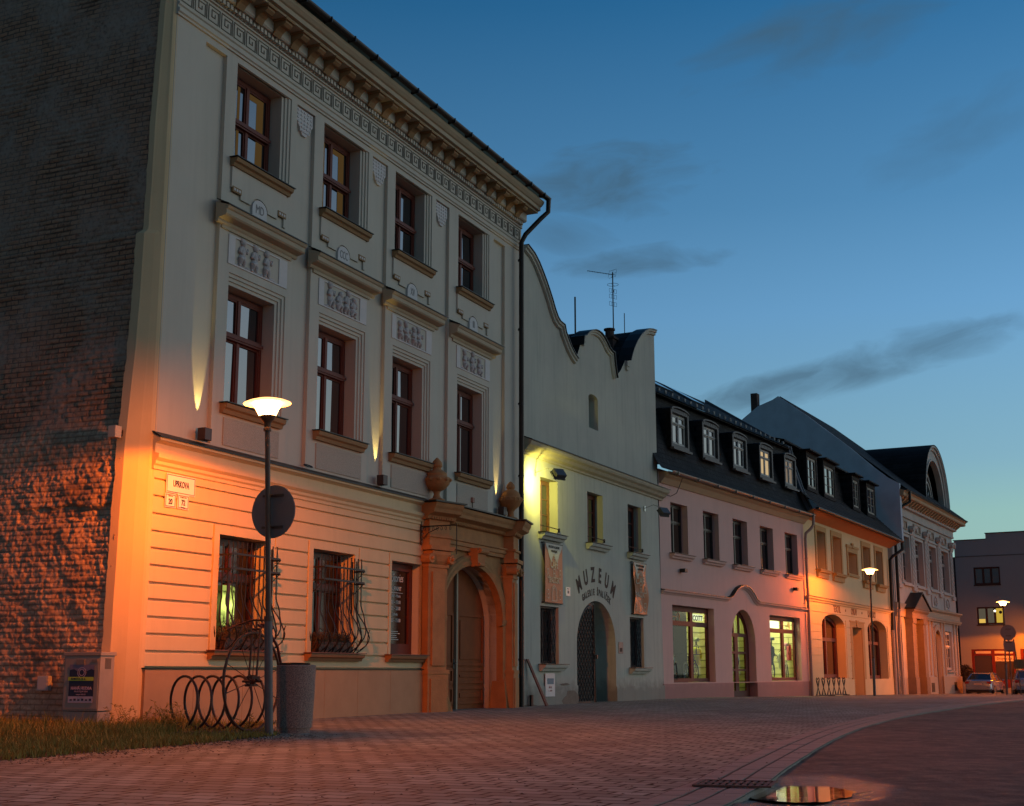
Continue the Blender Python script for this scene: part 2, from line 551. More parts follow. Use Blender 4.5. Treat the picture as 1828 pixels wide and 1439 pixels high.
# ================================================================ the tall town house on the left
F1 = Front((-6.155, 22.591), (.40868, .91268))
L1 = 15.46
b1 = F1.house('town_house', 'tall cream town house with rusticated ground floor, Greek key frieze and sandstone portal', 'town house')
W1 = [(1.90, 3.52), (5.05, 6.68), (8.20, 9.79), (11.53, 13.13)]
GW = [(1.93, 3.53), (5.07, 6.69), (8.30, 9.72)]
ZT, ZF, ZG = (10.50, 12.47), (5.73, 8.06), (1.28, 3.35)
PO = arch_loop(10.55, 14.00, -.6, 2.15, 1.35, 18)
POL = arch_loop(10.30, 13.75, -.6, 2.15, 1.35, 18)
# masonry behind everything
wall = MB()
holes = [rect(a - .0, b, *ZT) for a, b in W1] + [rect(a, b, *ZF) for a, b in W1]
wall.plate(rect(0, L1, 4.75, 13.75), holes, 0.0, .36)
wall.plate(rect(0, L1, -.6, 4.75), [rect(a, b, *ZG) for a, b in GW] + [[(a, max(b, -.55)) for a, b in PO]], -.03, .55, outer_sides=False)
wall.box(L1 - .02, L1, .36, 11, -.6, 13.75)
wall.build('wall', PL_UP, b1)
# raised layer with sunk panels between the windows, stepped window surrounds
skin = MB()
pan = [(.87, 1.53), (3.97, 4.66), (7.10, 7.80), (10.25, 10.98), (13.65, 14.38)]
hs = [rect(a, b, 4.95, 12.48) for a, b in pan]
for a, b in W1:
    hs += [rect(a - .03, b + .24, ZT[0] - .02, ZT[1] + .02), rect(a - .03, b + .24, ZF[0] - .02, ZF[1] + .21)]
skin.plate(rect(0, L1, 4.86, 12.66), hs, -.085, .085)
for a, b in W1:
    for (z0, z1), tp in ((ZT, 0), (ZF, .07)):
        for k, (ex, y) in enumerate(((.16, -.06), (.08, -.03))):
            o = rect(a - .03, b + .24 - .08 * k, z0 - .02, z1 + (.02 if not tp else .21 - .07 * k))
            i = rect(a - .0 - .001 * k, b + .16 - .08 * k, z0 - .018, z1 + (.012 if not tp else .14 - .07 * k))
            skin.plate(o, [i], y, -y)
skin.build('pilaster_layer', PL_UP, b1)
# entablature
ent = MB()
ent.ext([(0, 12.62), (-.12, 12.62), (-.12, 12.66), (-.15, 12.68), (-.15, 12.74), (-.11, 12.76), (-.11, 12.80), (-.14, 12.82), (-.14, 12.86), (-.10, 12.88), (-.10, 13.30),
         (-.14, 13.31), (-.14, 13.34), (0, 13.36)], -.02, L1 + .02)
ent.ext([(0, 13.36), (-.13, 13.36), (-.13, 13.47), (-.24, 13.49), (-.27, 13.52), (-.27, 13.76), (0, 13.76)], -.02, L1 + .03)
n = int(L1 / .125)
for i in range(n):
    ent.box(.03 + i * .125, .03 + i * .125 + .075, -.215, -.13, 13.37, 13.46)
ent.build('entablature', PL_UP, b1)
key = MB()
p = .405
yk, kr = -.10, .011
nk = int(L1 / p)
def kbar(u0, u1, z0, z1):
    key.box(u0, u1, yk - .014, yk, z0, z1)
for i in range(nk):
    o = .06 + i * (L1 - .12) / nk
    t = .016
    z0, z1 = 12.92, 13.26
    kbar(o, o + t, z0, z1 - .045)
    kbar(o, o + .30, z0, z0 + t)
    kbar(o + .30, o + .30 + t, z0, z1 - .085)
    kbar(o + .10, o + .30 + t, z1 - .085 - t, z1 - .085)
    kbar(o + .10, o + .10 + t, z0 + .10, z1 - .085)
    kbar(o + .10, o + .21, z0 + .10, z0 + .10 + t)
    kbar(o + .20, o + .20 + t, z0 + .10, z0 + .18)
    kbar(o + .0, o + .355, z1 - .03, z1 - .03 + t)
    kbar(o + .345, o + .345 + t, z0, z1 - .02)
key.build('greek_key_frieze', mat('key_groove', (.20, .175, .14), .9), b1)
cor = MB()
cor.ext([(0, 13.74), (-.58, 13.74), (-.58, 13.79), (-.66, 13.80), (-.66, 13.90), (-.70, 13.92), (-.76, 13.99), (-.78, 14.06), (0, 14.2)], -.10, L1 + .12)
cor.build('cornice', mat('hood_lamp_tint', (.44, .36, .25)), b1)  # warm tint stands in for orange lamplight on the soffit
for u in [.35 + .628 * i for i in range(25)]:
    if u > L1 - .1:
        break
    m = MB()
    m.ext([(-.26, 13.70), (-.56, 13.70), (-.56, 13.65), (-.50, 13.60), (-.42, 13.60), (-.34, 13.54), (-.27, 13.44), (-.26, 13.44)], u - .12, u + .12)
    m.box(u - .16, u + .16, -.60, -.26, 13.70, 13.745)
    m.build('bracket', TRIM, b1)  # bracket colour carries the orange lamplight from below
g = MB()
pts = [(.09 * math.cos(R(180 + 180 * i / 8)), .09 * math.sin(R(180 + 180 * i / 8))) for i in range(9)]
g.ext([(-.87 + a, 14.17 + b) for a, b in pts] + [(-.79, 14.17), (-.80, 14.15), (-.94, 14.15), (-.96, 14.17)], -.12, L1 + .22)
for u in [i * .95 for i in range(17)]:
    g.box(u, u + .03, -.975, -.77, 14.065, 14.185)
g.build('gutter', FLASH, b1)
r = MB()
r.add([(-.1, -.80, 14.14), (L1 + .15, -.80, 14.14), (L1 + .15, 5.0, 16.6), (-.1, 5.0, 16.6), (-.1, 11, 14.1), (L1 + .15, 11, 14.1)], [(0, 1, 2, 3), (3, 2, 5, 4)])
r.build('roof', FLASH, b1, recalc=False)
# downpipe at the right end
d = MB()
d.tube([(L1 + .15, -.90, 14.12), (L1 + .15, -.88, 13.75), (L1 + .05, -.7, 13.55), (L1 - .40, -.42, 12.98), (L1 - .42, -.30, 12.75), (L1 - .42, -.28, .9), (L1 - .42, -.28, -.3)], .07, 10)
for z in (12.2, 10.2, 8.1, 6.1, 1.2):
    d.tube([(L1 - .42, -.28, z), (L1 - .42, -.28, z + .05)], .085, 10)
d.build('downpipe', COPPER, b1, smooth=True)

# windows, sills, aprons, hoods, reliefs
numer = ['MD', 'CCC', 'XV', 'III']
for k, (a, b) in enumerate(W1):
    for (z0, z1), tr in ((ZT, .47), (ZF, .565)):
        zt = z0 + (z1 - z0) * (.50 if z0 > 9 else .60)
        window(b1, a + .02, b - .02, z0 + .03, z1 - .03, .26, WOODF, GLASS, transoms=[z0 + (z1 - z0) * (.50 if z0 > 9 else .62)], fw=.09, tw=.13, th=.06,
               name='window')
    if k < 2:
        lp_ = MB()
        for z0, z1 in ((10.66, 11.38), (11.58, 12.30)):
            lp_.box(a + 1.17, a + 1.40, .292, .296, z0, z1)
            lp_.box(a + .52, a + .60, .292, .296, z0, z1)
        lp_.box(a + .9, a + 1.17, .292, .296, 12.18, 12.30)
        lp_.build('glow_pane', emit('warm_room', (.36, .21, .07), .17), b1)
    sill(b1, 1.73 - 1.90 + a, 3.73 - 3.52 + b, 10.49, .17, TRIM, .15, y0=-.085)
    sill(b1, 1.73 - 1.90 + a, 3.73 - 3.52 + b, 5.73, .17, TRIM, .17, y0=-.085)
    c = (a + b) / 2
    # apron under the upper window: a raised shield with stepped lower edge
    lo = [(c - .92, 9.93), (c - .60, 9.90), (c - .60, 9.80), (c - .30, 9.78), (c - .30, 9.72)] + [(c + x, z) for x, z in arc(0, 9.74, .30, .20, 180, 0, 10)] + \
         [(c + .30, 9.72), (c + .55, 9.72), (c + .60, 9.80), (c + .92, 9.84), (c + .95, 9.62), (c + 1.0, 9.62)]
    ap = MB()
    lo = [(c - .92, 9.92), (c - .62, 9.92), (c - .62, 9.76), (c - .28, 9.76)] + arc(c, 9.76, .28, .20, 180, 0, 10)[1:] + [(c + .62, 9.76), (c + .62, 9.92), (c + .84, 9.92), (c + .84, 9.66), (c + .92, 9.66), (c + .92, 10.36), (c - .92, 10.36)]
    ap.plate(lo, [], -.125, .05)
    apo = ap.build('apron_panel', PL_UP, b1)
    bd = MB()
    bd.plate([(c - .24, 9.56), (c + .24, 9.56)] + arc(c, 9.74, .24, .19, 0, 180, 12), [], -.135, .06)
    bdo = bd.build('numeral_badge', WHITE, b1)
    t = MB()
    t.text(numer[k], .25, c, -.136, 9.73, sx=.62 if k else .75, ext=.004)
    t.build('numeral', mat('numeral_grey', (.22, .20, .19)), bdo)
    for s in (-1, 1):
        q = MB()
        q.plate(rect(c + s * .76 - .14, c + s * .76 + .14, 9.84, 9.95), [], -.14, .05)
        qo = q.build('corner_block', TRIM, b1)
        q = MB()
        for j in (-1, 0, 1):
            q.box(c + s * .76 + j * .08 - .025, c + s * .76 + j * .08 + .025, -.146, -.14, 9.87, 9.92)
        q.build('block_studs', WHITE, qo)
    # hood cornice over the first floor window
    h = MB()
    hp = [(-.085, 9.12), (-.13, 9.12), (-.15, 9.15), (-.15, 9.19), (-.30, 9.22), (-.33, 9.25), (-.33, 9.33), (-.36, 9.35), (-.39, 9.40), (-.085, 9.50)]
    h.ext(hp, c - 1.32, c + 1.34)
    h.box(c - 1.15, c + 1.18, -.12, -.085, 9.05, 9.12)
    ho = h.build('window_hood', mat('hood_lamp_tint', (.44, .36, .25), .85, .1, 3), b1)  # lamplight on the underside is put into the hood's colour
    h = MB()
    h.add([(c - 1.35, -.41, 9.40), (c + 1.37, -.41, 9.40), (c + 1.28, -.08, 9.56), (c - 1.3, -.08, 9.56), (c - 1.35, -.41, 9.42), (c + 1.37, -.41, 9.42), (c + 1.28, -.08, 9.58), (c - 1.3, -.08, 9.58)],
          [(0, 1, 2, 3), (4, 5, 6, 7), (0, 1, 5, 4), (1, 2, 6, 5), (2, 3, 7, 6), (3, 0, 4, 7)])
    h.build('hood_flashing', FLASH, ho)
    # relief panel with a frieze of children
    rl = MB()
    u0, u1, z0, z1 = c - .90, c + 1.06, 8.43, 9.0
    rl.plate(rect(u0, u1, z0, z1), [rect(u0 + .20, u1 - .28, z0 + .03, z1 - .03)], -.105, .03)
    rl.plate(rect(u0 + .19, u1 - .27, z0 + .02, z1 - .02), [], -.075, .01)
    ro = rl.build('relief_panel', WHITE, b1)
    fg = MB()
    rnd = random.Random(40 + k)
    xs = ([-.48, -.08, .34], [-.46, -.12, .20, .45], [-.50, -.2, .16, .40], [-.44, -.02, .40])[k]
    for j, x in enumerate(xs):
        x = c + .02 + x
        hgt = rnd.choice([.40, .46, .36])
        zb = z0 + .05
        lean = rnd.uniform(-.25, .25)
        hx = x + lean * .3
        fg.ball((hx, -.105, zb + hgt), (.075, .055, .075), 10)
        fg.ball((hx + rnd.choice([-.03, .03]), -.10, zb + hgt + .04), (.072, .045, .045), 8)
        fg.ball((x + lean * .12, -.095, zb + hgt * .62), (.095, .055, .125), 10, Matrix.Rotation(-lean, 3, 'Y'))
        fg.ball((x, -.095, zb + hgt * .36), (.11, .055, .085), 10)
        kn = rnd.choice([-1, 1])
        fg.tube([(x, -.10, zb + hgt * .34), (x + kn * .09, -.125, zb + hgt * .26), (x + kn * .07, -.10, zb + .02), (x + kn * .12, -.105, zb)], [.06, .055, .04, .03], 8)
        fg.tube([(x, -.10, zb + hgt * .32), (x - kn * .04, -.115, zb + hgt * .18), (x - kn * .05, -.10, zb + .01)], [.06, .05, .035], 8)
        fg.tube([(x + .05, -.10, zb + hgt * .78), (x + .12, -.125, zb + hgt * .62), (x + .15, -.11, zb + hgt * .8)], [.038, .032, .024], 8)
        fg.tube([(x - .05, -.10, zb + hgt * .78), (x - .11, -.12, zb + hgt * .55), (x - .05, -.13, zb + hgt * .5)], [.038, .032, .024], 8)
    for j in range(5):
        fg.ball((c - .50 + j * .26, -.08, z0 + .05), (.17, .03, .035), 8)
    fg.build('relief_figures', mat('relief_shadowy', (.50, .46, .45), .85, .3, 14, .3, 40, col2=(.25, .22, .21)), ro, smooth=True, weld=False)
    # pebble-dash field under the first-floor sill
    sp = MB()
    sp.plate(rect(a - .02, b + .16, 4.98, 5.50), [], -.105, .02)
    sp.build('apron_panel', mat('stippled_plaster', (.50, .42, .34), .95, .25, 50, .9, 55, bdist=.02), b1)
# shields hanging at the top of the panels
for a, b in pan[1:4]:
    c = (a + b) / 2
    s = MB()
    hw = .31
    out = [(c - hw, 12.46), (c - hw, 12.20), (c - .07, 11.90), (c + .07, 11.90), (c + hw, 12.20), (c + hw, 12.46)]
    s.plate(out, [], -.045, .045)
    so_ = s.build('shield_ornament', WHITE, b1)
    s = MB()
    rnd = random.Random(int(a * 10))
    for j in range(30):
        zz = 12.42 - (j // 5) * .085
        w_ = hw * (1 - max(0, 12.2 - zz) / .55)
        uu = c - w_ + (j % 5 + .5) * w_ * .4
        s.box(uu - .03, uu + .02, -.048 - .012, -.045, zz - .03, zz + .008)
    s.build('shield_studs', WHITE, so_)

# ledge over the ground floor
lg = MB()
lg.ext([(0, 4.28), (-.115, 4.28), (-.115, 4.34), (-.15, 4.37), (-.15, 4.42), (-.21, 4.47), (-.21, 4.54), (-.13, 4.56), (-.13, 4.72), (-.23, 4.77), (-.23, 4.81), (-.05, 4.90), (0, 4.92)], -.03, 9.85)
lgo = lg.build('ledge', PL_LOW, b1)
lg = MB()
lg.add([(-.06, -.26, 4.81), (9.85, -.26, 4.81), (9.85, -.08, 4.91), (-.06, -.08, 4.91), (-.06, -.26, 4.83), (9.85, -.26, 4.83), (9.85, -.08, 4.93), (-.06, -.08, 4.93)],
       [(0, 1, 2, 3), (4, 5, 6, 7), (0, 1, 5, 4), (1, 2, 6, 5), (2, 3, 7, 6), (3, 0, 4, 7)])
lg.build('ledge_flashing', FLASH, lgo)
# rustication
ru = MB()
zs = [.97, 1.235, 1.52, 1.80, 2.09, 2.37, 2.66, 2.945, 3.235, 3.53, 3.83, 4.12]
for i in range(len(zs) - 1):
    z0, z1 = zs[i] + .018, zs[i + 1] - .018
    segs = [(.03, 9.80)]
    if z0 < 3.5 and z1 > 1.25:
        segs = [(.03, GW[0][0] - .20), (GW[0][1] + .20, GW[1][0] - .20), (GW[1][1] + .2, GW[2][0] - .12)]
    for a, b in segs:
        ru.ext([(-.03, z0), (-.075, z0), (-.085, z0 + .012), (-.085, z1 - .012), (-.075, z1), (-.03, z1)], a, b)
ru.ext([(-.03, 4.14), (-.085, 4.14), (-.085, 4.28), (-.03, 4.28)], .0, 9.80)
ru.build('rustication', PL_LOW, b1)
for i, (a, b) in enumerate(GW):
    gf = MB()
    l = .16 if i < 2 else .1
    gf.plate(rect(a - l, b + (.16 if i < 2 else .0), 1.25, 3.51), [rect(a, b, ZG[0], ZG[1])], -.092, .08)
    gf.build('window_surround', PL_LOW, b1)
bk = MB()
bk.plate(rect(-.0, 9.82, -.6, 4.3), [rect(a, b, *ZG) for a, b in GW], -.036, .02)
bk.build('rusticated_wall', PL_LOW, b1)
for i, (a, b) in enumerate(GW):
    if i < 2:
        window(b1, a + .01, b - .01, ZG[0] + .02, ZG[1] - .02, .26, mat('frame_oxblood', (.07, .014, .010), .4, .15, 8), mat('dark_room_glass', (.012, .006, .005), .10, ior=1.6), transoms=[2.62], fw=.09, tw=.12, name='window', muntins=())
    sill(b1, a - .25, b + .28, 1.26, .16, mat('sill_wood', (.25, .12, .05), .6, .2, 6), .14, flash=mat('sill_copper', (.16, .05, .03), .5, .1, 4, metal=.2), y0=-.09)
# restaurant window: one big pane with white lettering
a, b = GW[2]
rw = MB()
rw.plate(rect(a + .01, b - .01, ZG[0] + .02, ZG[1] - .02), [rect(a + .13, b - .16, ZG[0] + .25, ZG[1] - .18)], .15, .08)
rwo = rw.build('window', WOODF, b1)
g = MB()
g.box(a + .1, b - .12, .20, .21, ZG[0] + .2, ZG[1] - .14)
g.build('pane', mat('smoked_glass', (.012, .010, .009), .12, ior=1.5), rwo)
t = MB()
yl = .195
um = a + .66
t.text('Your Stories', .27, um - .10, yl, 3.0, sx=.70, rot=.02, shear=.35, bold=-.002)
t.text('RESTAURANT', .135, um - .08, yl, 2.765, sx=.95)
t.box(um - .55, um + .38, yl - .003, yl, 2.67, 2.68)
t.text('Pondělí – Pátek', .088, um, yl, 2.60)
t.text('11:00 – 15:00', .115, um, yl, 2.46, sx=.9)
t.text('17:00 – 22:00', .115, um, yl, 2.32, sx=.9)
t.text('Sobota', .088, um + .02, yl, 2.19)
t.text('11:00 – 15:00', .115, um, yl, 2.05, sx=.9)
for j in range(5):
    wdt = (.26, .38, .16, .2, .3)[j]
    t.box(um - wdt, um + wdt * .7, yl - .002, yl, 1.80 - j * .045, 1.81 - j * .045)
t.build('window_lettering', mat('white_vinyl', (.75, .70, .64), .6), rwo)

# marble plinth slabs
pl = MB()
jo = [.0, 1.3, 2.75, 4.2, 5.55, 6.85, 8.25, 9.78]
for a, b in zip(jo[:-1], jo[1:]):
    pl.box(a + .004, b - .004, -.135, -.03, -.5, .935)
pl.box(0, 9.78, -.10, -.03, .93, .955)
plo = pl.build('plinth', STONE, b1)
pl = MB()
pl.box(-.02, 9.78, -.15, -.03, .957, .972)
pl.build('plinth_flashing', FLASH, plo)

# belly grilles in front of the two ground-floor windows
def grille(u0, u1):
    root = tag(bpy.data.objects.new('window_grille', None))
    g = MB()
    nb = 11
    def prof(z):
        if z > 2.28:
            return -.27
        if z > 1.62:
            t = (2.28 - z) / .66
            return -.27 - .17 * (3 * t * t - 2 * t ** 3)
        t = (1.62 - z) / .36
        return -.44 + .28 * t ** 1.6
    for i in range(nb + 1):
        ub = u0 + (u1 - u0) * i / nb
        pts = []
        for j in range(25):
            z = 3.24 - (3.24 - 1.28) * j / 24
            s = 0
            if z < 2.35:
                t = (2.35 - z) / 1.05
                s = (u1 - u0) / nb * .5 * math.sin(t * math.pi * 3) * min(1, t * 3) * (1 if i % 2 else -1)
            bulge = 1 + .10 * max(0, math.sin(math.pi * min(1, max(0, (2.2 - z) / .92)))) 
            uc = (u0 + u1) / 2
            pts.append((uc + (ub - uc) * bulge + s, prof(z), z))
        g.tube(pts, .013, 5)
    # cheeks with curled lower ends, top bands tied back to the wall
    for sgn, ue in ((-1, u0), (1, u1)):
        for dy in (.12, .22):
            pts = []
            for j in range(16):
                z = 3.2 - 1.85 * j / 15
                k = max(0, math.sin(math.pi * min(1, max(0, (2.2 - z) / .92))))
                pts.append((ue + sgn * .10 * k, prof(z) + dy * (1 + k * .6), z))
            g.tube(pts, .014, 5)
        g.tube([(ue + sgn * .10, -.42, 1.70), (ue + sgn * .2, -.38, 1.76), (ue + sgn * .22, -.34, 1.68), (ue + sgn * .20, -.34, 1.60), (ue + sgn * .23, -.3, 1.46), (ue + sgn * .1, -.22, 1.36)], .010, 5)
        for z in (2.98, 2.72):
            g.box(min(ue, ue + sgn * .02), max(ue, ue + sgn * .02), -.35, -.08, z - .018, z + .018)
        for z in (2.75, 2.5):
            g.tube([(ue, -.34, z + .22), (ue, -.09, z)], .008, 5)
    for z in (3.0, 2.74):
        g.box(u0, u1, -.352, -.336, z - .018, z + .018)
    g.box(u0, u1, -.25, -.235, 1.34, 1.36)
    for i in range(6):
        uu = u0 + .14 + (u1 - u0 - .28) * i / 5
        g.tube([(uu + .07 * math.cos(R(t)), -.245, 1.44 + .07 * math.sin(R(t))) for t in range(0, 330, 30)], .007, 4)
    return g
for k in range(2):
    a, b = GW[k]
    grille(a + .04, b - .02).build('window_grille', IRON, b1, weld=False)

# ---------------------------------------------------------------- sandstone portal
po = MB()
yo = -.35
po.plate(rect(10.12, 14.0, -.6, 3.85), [[(a, max(b, -.55)) for a, b in POL]], yo + .08, .32)
# arch ring
po.sweep([(10.33, .30)] + [(10.30 + .0, 2.15)] + arc(12.025, 2.15, 1.725, 1.35, 180, 0, 24)[1:-1] + [(13.75, 2.15), (13.75, .30)],
         [(0, yo + .09), (0, yo - .0), (.10, yo - .03), (.14, yo + .0), (.22, yo - .02), (.26, yo + .03), (.26, yo + .09)])
# imposts
for u in (10.16, 13.62):
    po.ext([(yo + .09, 2.05), (yo - .03, 2.08), (yo - .05, 2.16), (yo - .05, 2.22), (yo + .09, 2.22)], u, u + .30)
# keystone
po.add([(11.86, yo - .18, 3.48), (12.19, yo - .18, 3.48), (12.30, yo - .22, 3.92), (11.75, yo - .22, 3.92), (11.86, yo + .05, 3.48), (12.19, yo + .05, 3.48), (12.30, yo + .05, 3.92), (11.75, yo + .05, 3.92)],
       [(0, 1, 2, 3), (0, 1, 5, 4), (1, 2, 6, 5), (2, 3, 7, 6), (3, 0, 4, 7)])
po.tube([(11.80, yo - .24, 3.86), (12.26, yo - .24, 3.86)], .07, 10)
po.tube([(11.88, yo - .19, 3.52), (12.17, yo - .19, 3.52)], .045, 10)
# pilasters set at an angle at both ends
def rotpil(uc, ang, sgn):
    q = MB()
    q.box(-.33, .33, -.30, .16, .92, 3.30)
    q.box(-.22, .22, -.345, -.29, 1.05, 3.2)
    q.box(-.38, .38, -.36, .16, .86, .95)
    q.box(-.36, .36, -.34, .16, -.55, .86)
    q.box(-.28, .28, -.37, -.33, .0, .75)
    q.box(-.36, .36, -.33, .16, 3.30, 3.37)
    # Ionic style capital
    q.ext([(-.30, 3.37), (-.36, 3.45), (-.42, 3.60), (-.42, 3.68), (.16, 3.68), (.16, 3.37)], -.32, .32)
    for s in (-1, 1):
        q.tube([(s * .36, -.44, 3.50), (s * .36, -.16, 3.50)], .11, 12)
        q.ball((s * .36, -.455, 3.50), .045, 8)
    q.box(-.42, .42, -.46, .16, 3.70, 3.80)
    q.box(-.37, .37, -.36, .16, 3.80, 4.00)
    q.box(-.40, .40, -.40, .16, 4.00, 4.06)
    q.box(-.36, .36, -.34, .16, 4.06, 4.40)
    q.ext([(-.34, 4.40), (-.40, 4.42), (-.44, 4.50), (-.60, 4.56), (-.62, 4.64), (-.66, 4.70), (-.68, 4.78), (.2, 4.78), (.2, 4.40)], -.50, .50)
    for i in range(9):
        q.box(-.36 + i * .085, -.36 + i * .085 + .05, -.43, -.38, 4.42, 4.49)
    q.move(Matrix.Translation((uc, yo + .18, 0)) @ Matrix.Rotation(ang, 4, 'Z'))
    return q
for uc, an in ((9.90, R(-14)), (14.16, R(14))):
    q = rotpil(uc, an, 1)
    po.add(q.v, q.f)
# entablature between them
po.ext([(0, 3.83), (yo - .02, 3.83), (yo - .02, 3.92), (yo - .06, 3.93), (yo - .06, 4.02), (yo - .10, 4.04), (yo - .10, 4.07), (yo + .02, 4.09), (yo + .02, 4.40), (yo - .06, 4.42),
        (yo - .10, 4.50), (yo - .28, 4.56), (yo - .30, 4.64), (yo - .34, 4.70), (yo - .36, 4.78), (0, 4.82)], 9.8, 14.5)
for i in range(48):
    po.box(10.1 + i * .085, 10.1 + i * .085 + .05, yo - .09, yo - .02, 4.43, 4.50)
# battered guard stones
for u0, s in ((10.30, 1), (13.75, -1)):
    po.add([(u0 - s * .12, yo - .12, -.5), (u0 + s * .32, yo - .30, -.5), (u0 + s * .30, yo + .3, -.5), (u0 - s * .12, yo + .3, -.5), (u0 - s * .1, yo - .03, .78), (u0 + s * .04, yo - .06, .66), (u0 + s * .02, yo + .3, .66), (u0 - s * .1, yo + .3, .78)],
           [(0, 1, 5, 4), (1, 2, 6, 5), (4, 5, 6, 7), (2, 3, 7, 6), (3, 0, 4, 7)])
poo = po.build('portal', SAND, b1, weld=False)
poo.location = (.25, .13, 0)
fl = MB()
for uc, an in ((9.90, R(-14)), (14.16, R(14))):
    q = MB().box(-.56, .56, -.72, .4, 4.79, 4.825)
    q.move(Matrix.Translation((uc, yo + .18, 0)) @ Matrix.Rotation(an, 4, 'Z'))
    fl.add(q.v, q.f)
fl.add([(9.9, yo - .42, 4.80), (14.3, yo - .42, 4.80), (14.3, -.08, 4.93), (9.9, -.08, 4.93), (9.9, yo - .42, 4.83), (14.3, yo - .42, 4.83), (14.3, -.08, 4.96), (9.9, -.08, 4.96)],
       [(0, 1, 2, 3), (4, 5, 6, 7), (0, 1, 5, 4), (1, 2, 6, 5), (2, 3, 7, 6), (3, 0, 4, 7)])
fl.build('portal_flashing', FLASH, poo, weld=False)
for i, (uu, yy) in enumerate(((9.84, -.40), (14.12, -.40))):
    ub = MB()
    if i == 0:
        ub.lathe([(.19, 0), (.19, .08), (.10, .12), (.07, .20), (.09, .27), (.20, .33), (.30, .44), (.33, .56), (.31, .60), (.25, .63), (.24, .70), (.16, .76), (.11, .80), (.10, .84), (.13, .88), (.12, .96), (.06, 1.04), (.02, 1.08)], 20, (uu, yy, 4.83))
        for t in range(10):
            ub.ball((uu + .30 * math.cos(t * .628), yy + .30 * math.sin(t * .628), 5.37), (.07, .07, .05), 6)
    else:
        ub.lathe([(.19, 0), (.19, .08), (.09, .12), (.08, .24), (.12, .30), (.24, .40), (.29, .50), (.31, .52), (.31, .62), (.26, .64), (.25, .70), (.22, .76), (.14, .82), (.09, .84), (.12, .89), (.10, .97), (.04, 1.04), (.01, 1.06)], 20, (uu, yy, 4.83))
        for t in range(16):
            ub.ball((uu + .30 * math.cos(t * .393), yy + .30 * math.sin(t * .393), 5.40), (.035, .035, .045), 6)
    ub.build('urn', SAND, b1, smooth=True, weld=False).location = (.25, .13, 0)
# door leaves, deep in the arch
jb = MB()
jb.plate([(10.1, -.55), (14.0, -.55), (14.0, 3.8), (10.1, 3.8)], [[(a, max(b, -.5)) for a, b in POL]], .50, .05)
jb.build('door_surround', SAND, b1).location = (.25, 0, 0)
dr = MB()
dl = [(10.31, -.5), (13.74, -.5)] + arc(12.025, 2.15, 1.715, 1.34, 0, 180, 20)
dr.plate(dl, [], .44, .08)
def leafpanel(u0, u1, z0, z1):
    dr.plate(rect(u0, u1, z0, z1), [rect(u0 + .07, u1 - .07, z0 + .07, z1 - .07)], .405, .04)
    dr.plate(rect(u0 + .16, u1 - .16, z0 + .16, z1 - .16), [], .415, .03)
for s in (-1, 1):
    x0, x1 = sorted((12.025 + s * .12, 12.025 + s * 1.62))
    leafpanel(x0, x1, .12, .55)
    leafpanel(x0, x1, .62, 1.0)
    leafpanel(x0, x1, 1.06, 2.35)
dro = dr.build('door', DOORW, b1)
dro.location = (.25, -.12, 0)
h = MB()
h.box(11.985, 12.065, .365, .43, .0, 3.42)
h.build('cover_strip', mat('pale_strip', (.32, .25, .17), .5), dro)
h = MB()
h.tube([(11.90, .40, 1.12), (11.90, .33, 1.12), (11.80, .33, 1.10)], .014, 6)
h.box(11.88, 11.93, .39, .405, .98, 1.22)
h.build('handle', BLACK, dro)

# ---------------------------------------------------------------- bare brick side wall with the plaster corner strip
SA = F1.ang + R(90)
side = thing('brick_firewall', 'rough bare brick side wall with crumbling lower render, left of the cream house', 'wall', (F1.A[0], F1.A[1], 0), F1.ang)
FZ = [(-.5, .82), (.3, .80), (.9, .77), (2.7, .75), (4.67, .70), (6.5, .55), (8.16, .50), (8.42, .50), (8.5, .39), (10.6, .36), (12.5, .28), (14.3, .2)]
def fz(z):
    for (a, b), (c, d) in zip(FZ[:-1], FZ[1:]):
        if z <= c:
            return b + (d - b) * (z - a) / (c - a)
    return FZ[-1][1]
def brickh(s, z):
    n = noise.noise
    big = n(Vector((s * .7, z * .7, 3)))
    course = .092
    zz = z + .008 * n(Vector((s * 3, z * 3, 9))) + .01 * math.sin(s * .9)
    row = math.floor(zz / course)
    fz = zz / course - row
    off = (row % 2) * .15 + .05 * noise.noise(Vector((row * 1.7, 0, 0)))
    fs = ((s + off) / .30) % 1
    jz = min(fz, 1 - fz) * course
    js = min(fs, 1 - fs) * .30
    j = min(jz * 1.0, js)
    bi = math.floor((s + off) / .30)
    br = noise.noise(Vector((bi * 3.1, row * 7.3, 1.5))) * .014
    brick = br + (0 if j > .014 else -.022 * (1 - j / .014))
    # places where the render still covers the joints
    cover = n(Vector((s * .55 + 10, z * .55, 0))) + .4 * n(Vector((s * 2, z * 2, 5)))
    k = min(1, max(0, (cover + .12) * 4))
    up = brick * 1.5 * (1 - k) + (.006 + .012 * n(Vector((s * 5, z * 5, 2)))) * k
    up += .012 * n(Vector((s * 9, z * 9, 4))) + .03 * big
    if abs(z - 8.0) < .45:
        up += .012
    if z < 5.55:
        t = min(1, max(0, (5.15 + .25 * n(Vector((s * 1.2, 0, 7))) - z) / .3))
        f1_ = n(Vector((s * 2.1, z * 2.6, 11)))
        f2_ = n(Vector((s * 7, z * 8, 12)))
        f3_ = n(Vector((s * 17, z * 20, 13)))
        f4_ = n(Vector((s * 34, z * 40, 14)))
        low = .05 + .028 * f1_ + .020 * f2_ + .017 * f3_ + .012 * f4_ + brick * .9
        if abs(z - (3.55 + .1 * n(Vector((s * 2, 1, 0))))) < .12 and s < 2.4:
            low -= .05
        up = up * (1 - t) + low * t
    return up
bw = MB()
s0, s1, st = .0, 5.2, .024
ns = int((s1 - s0) / st)
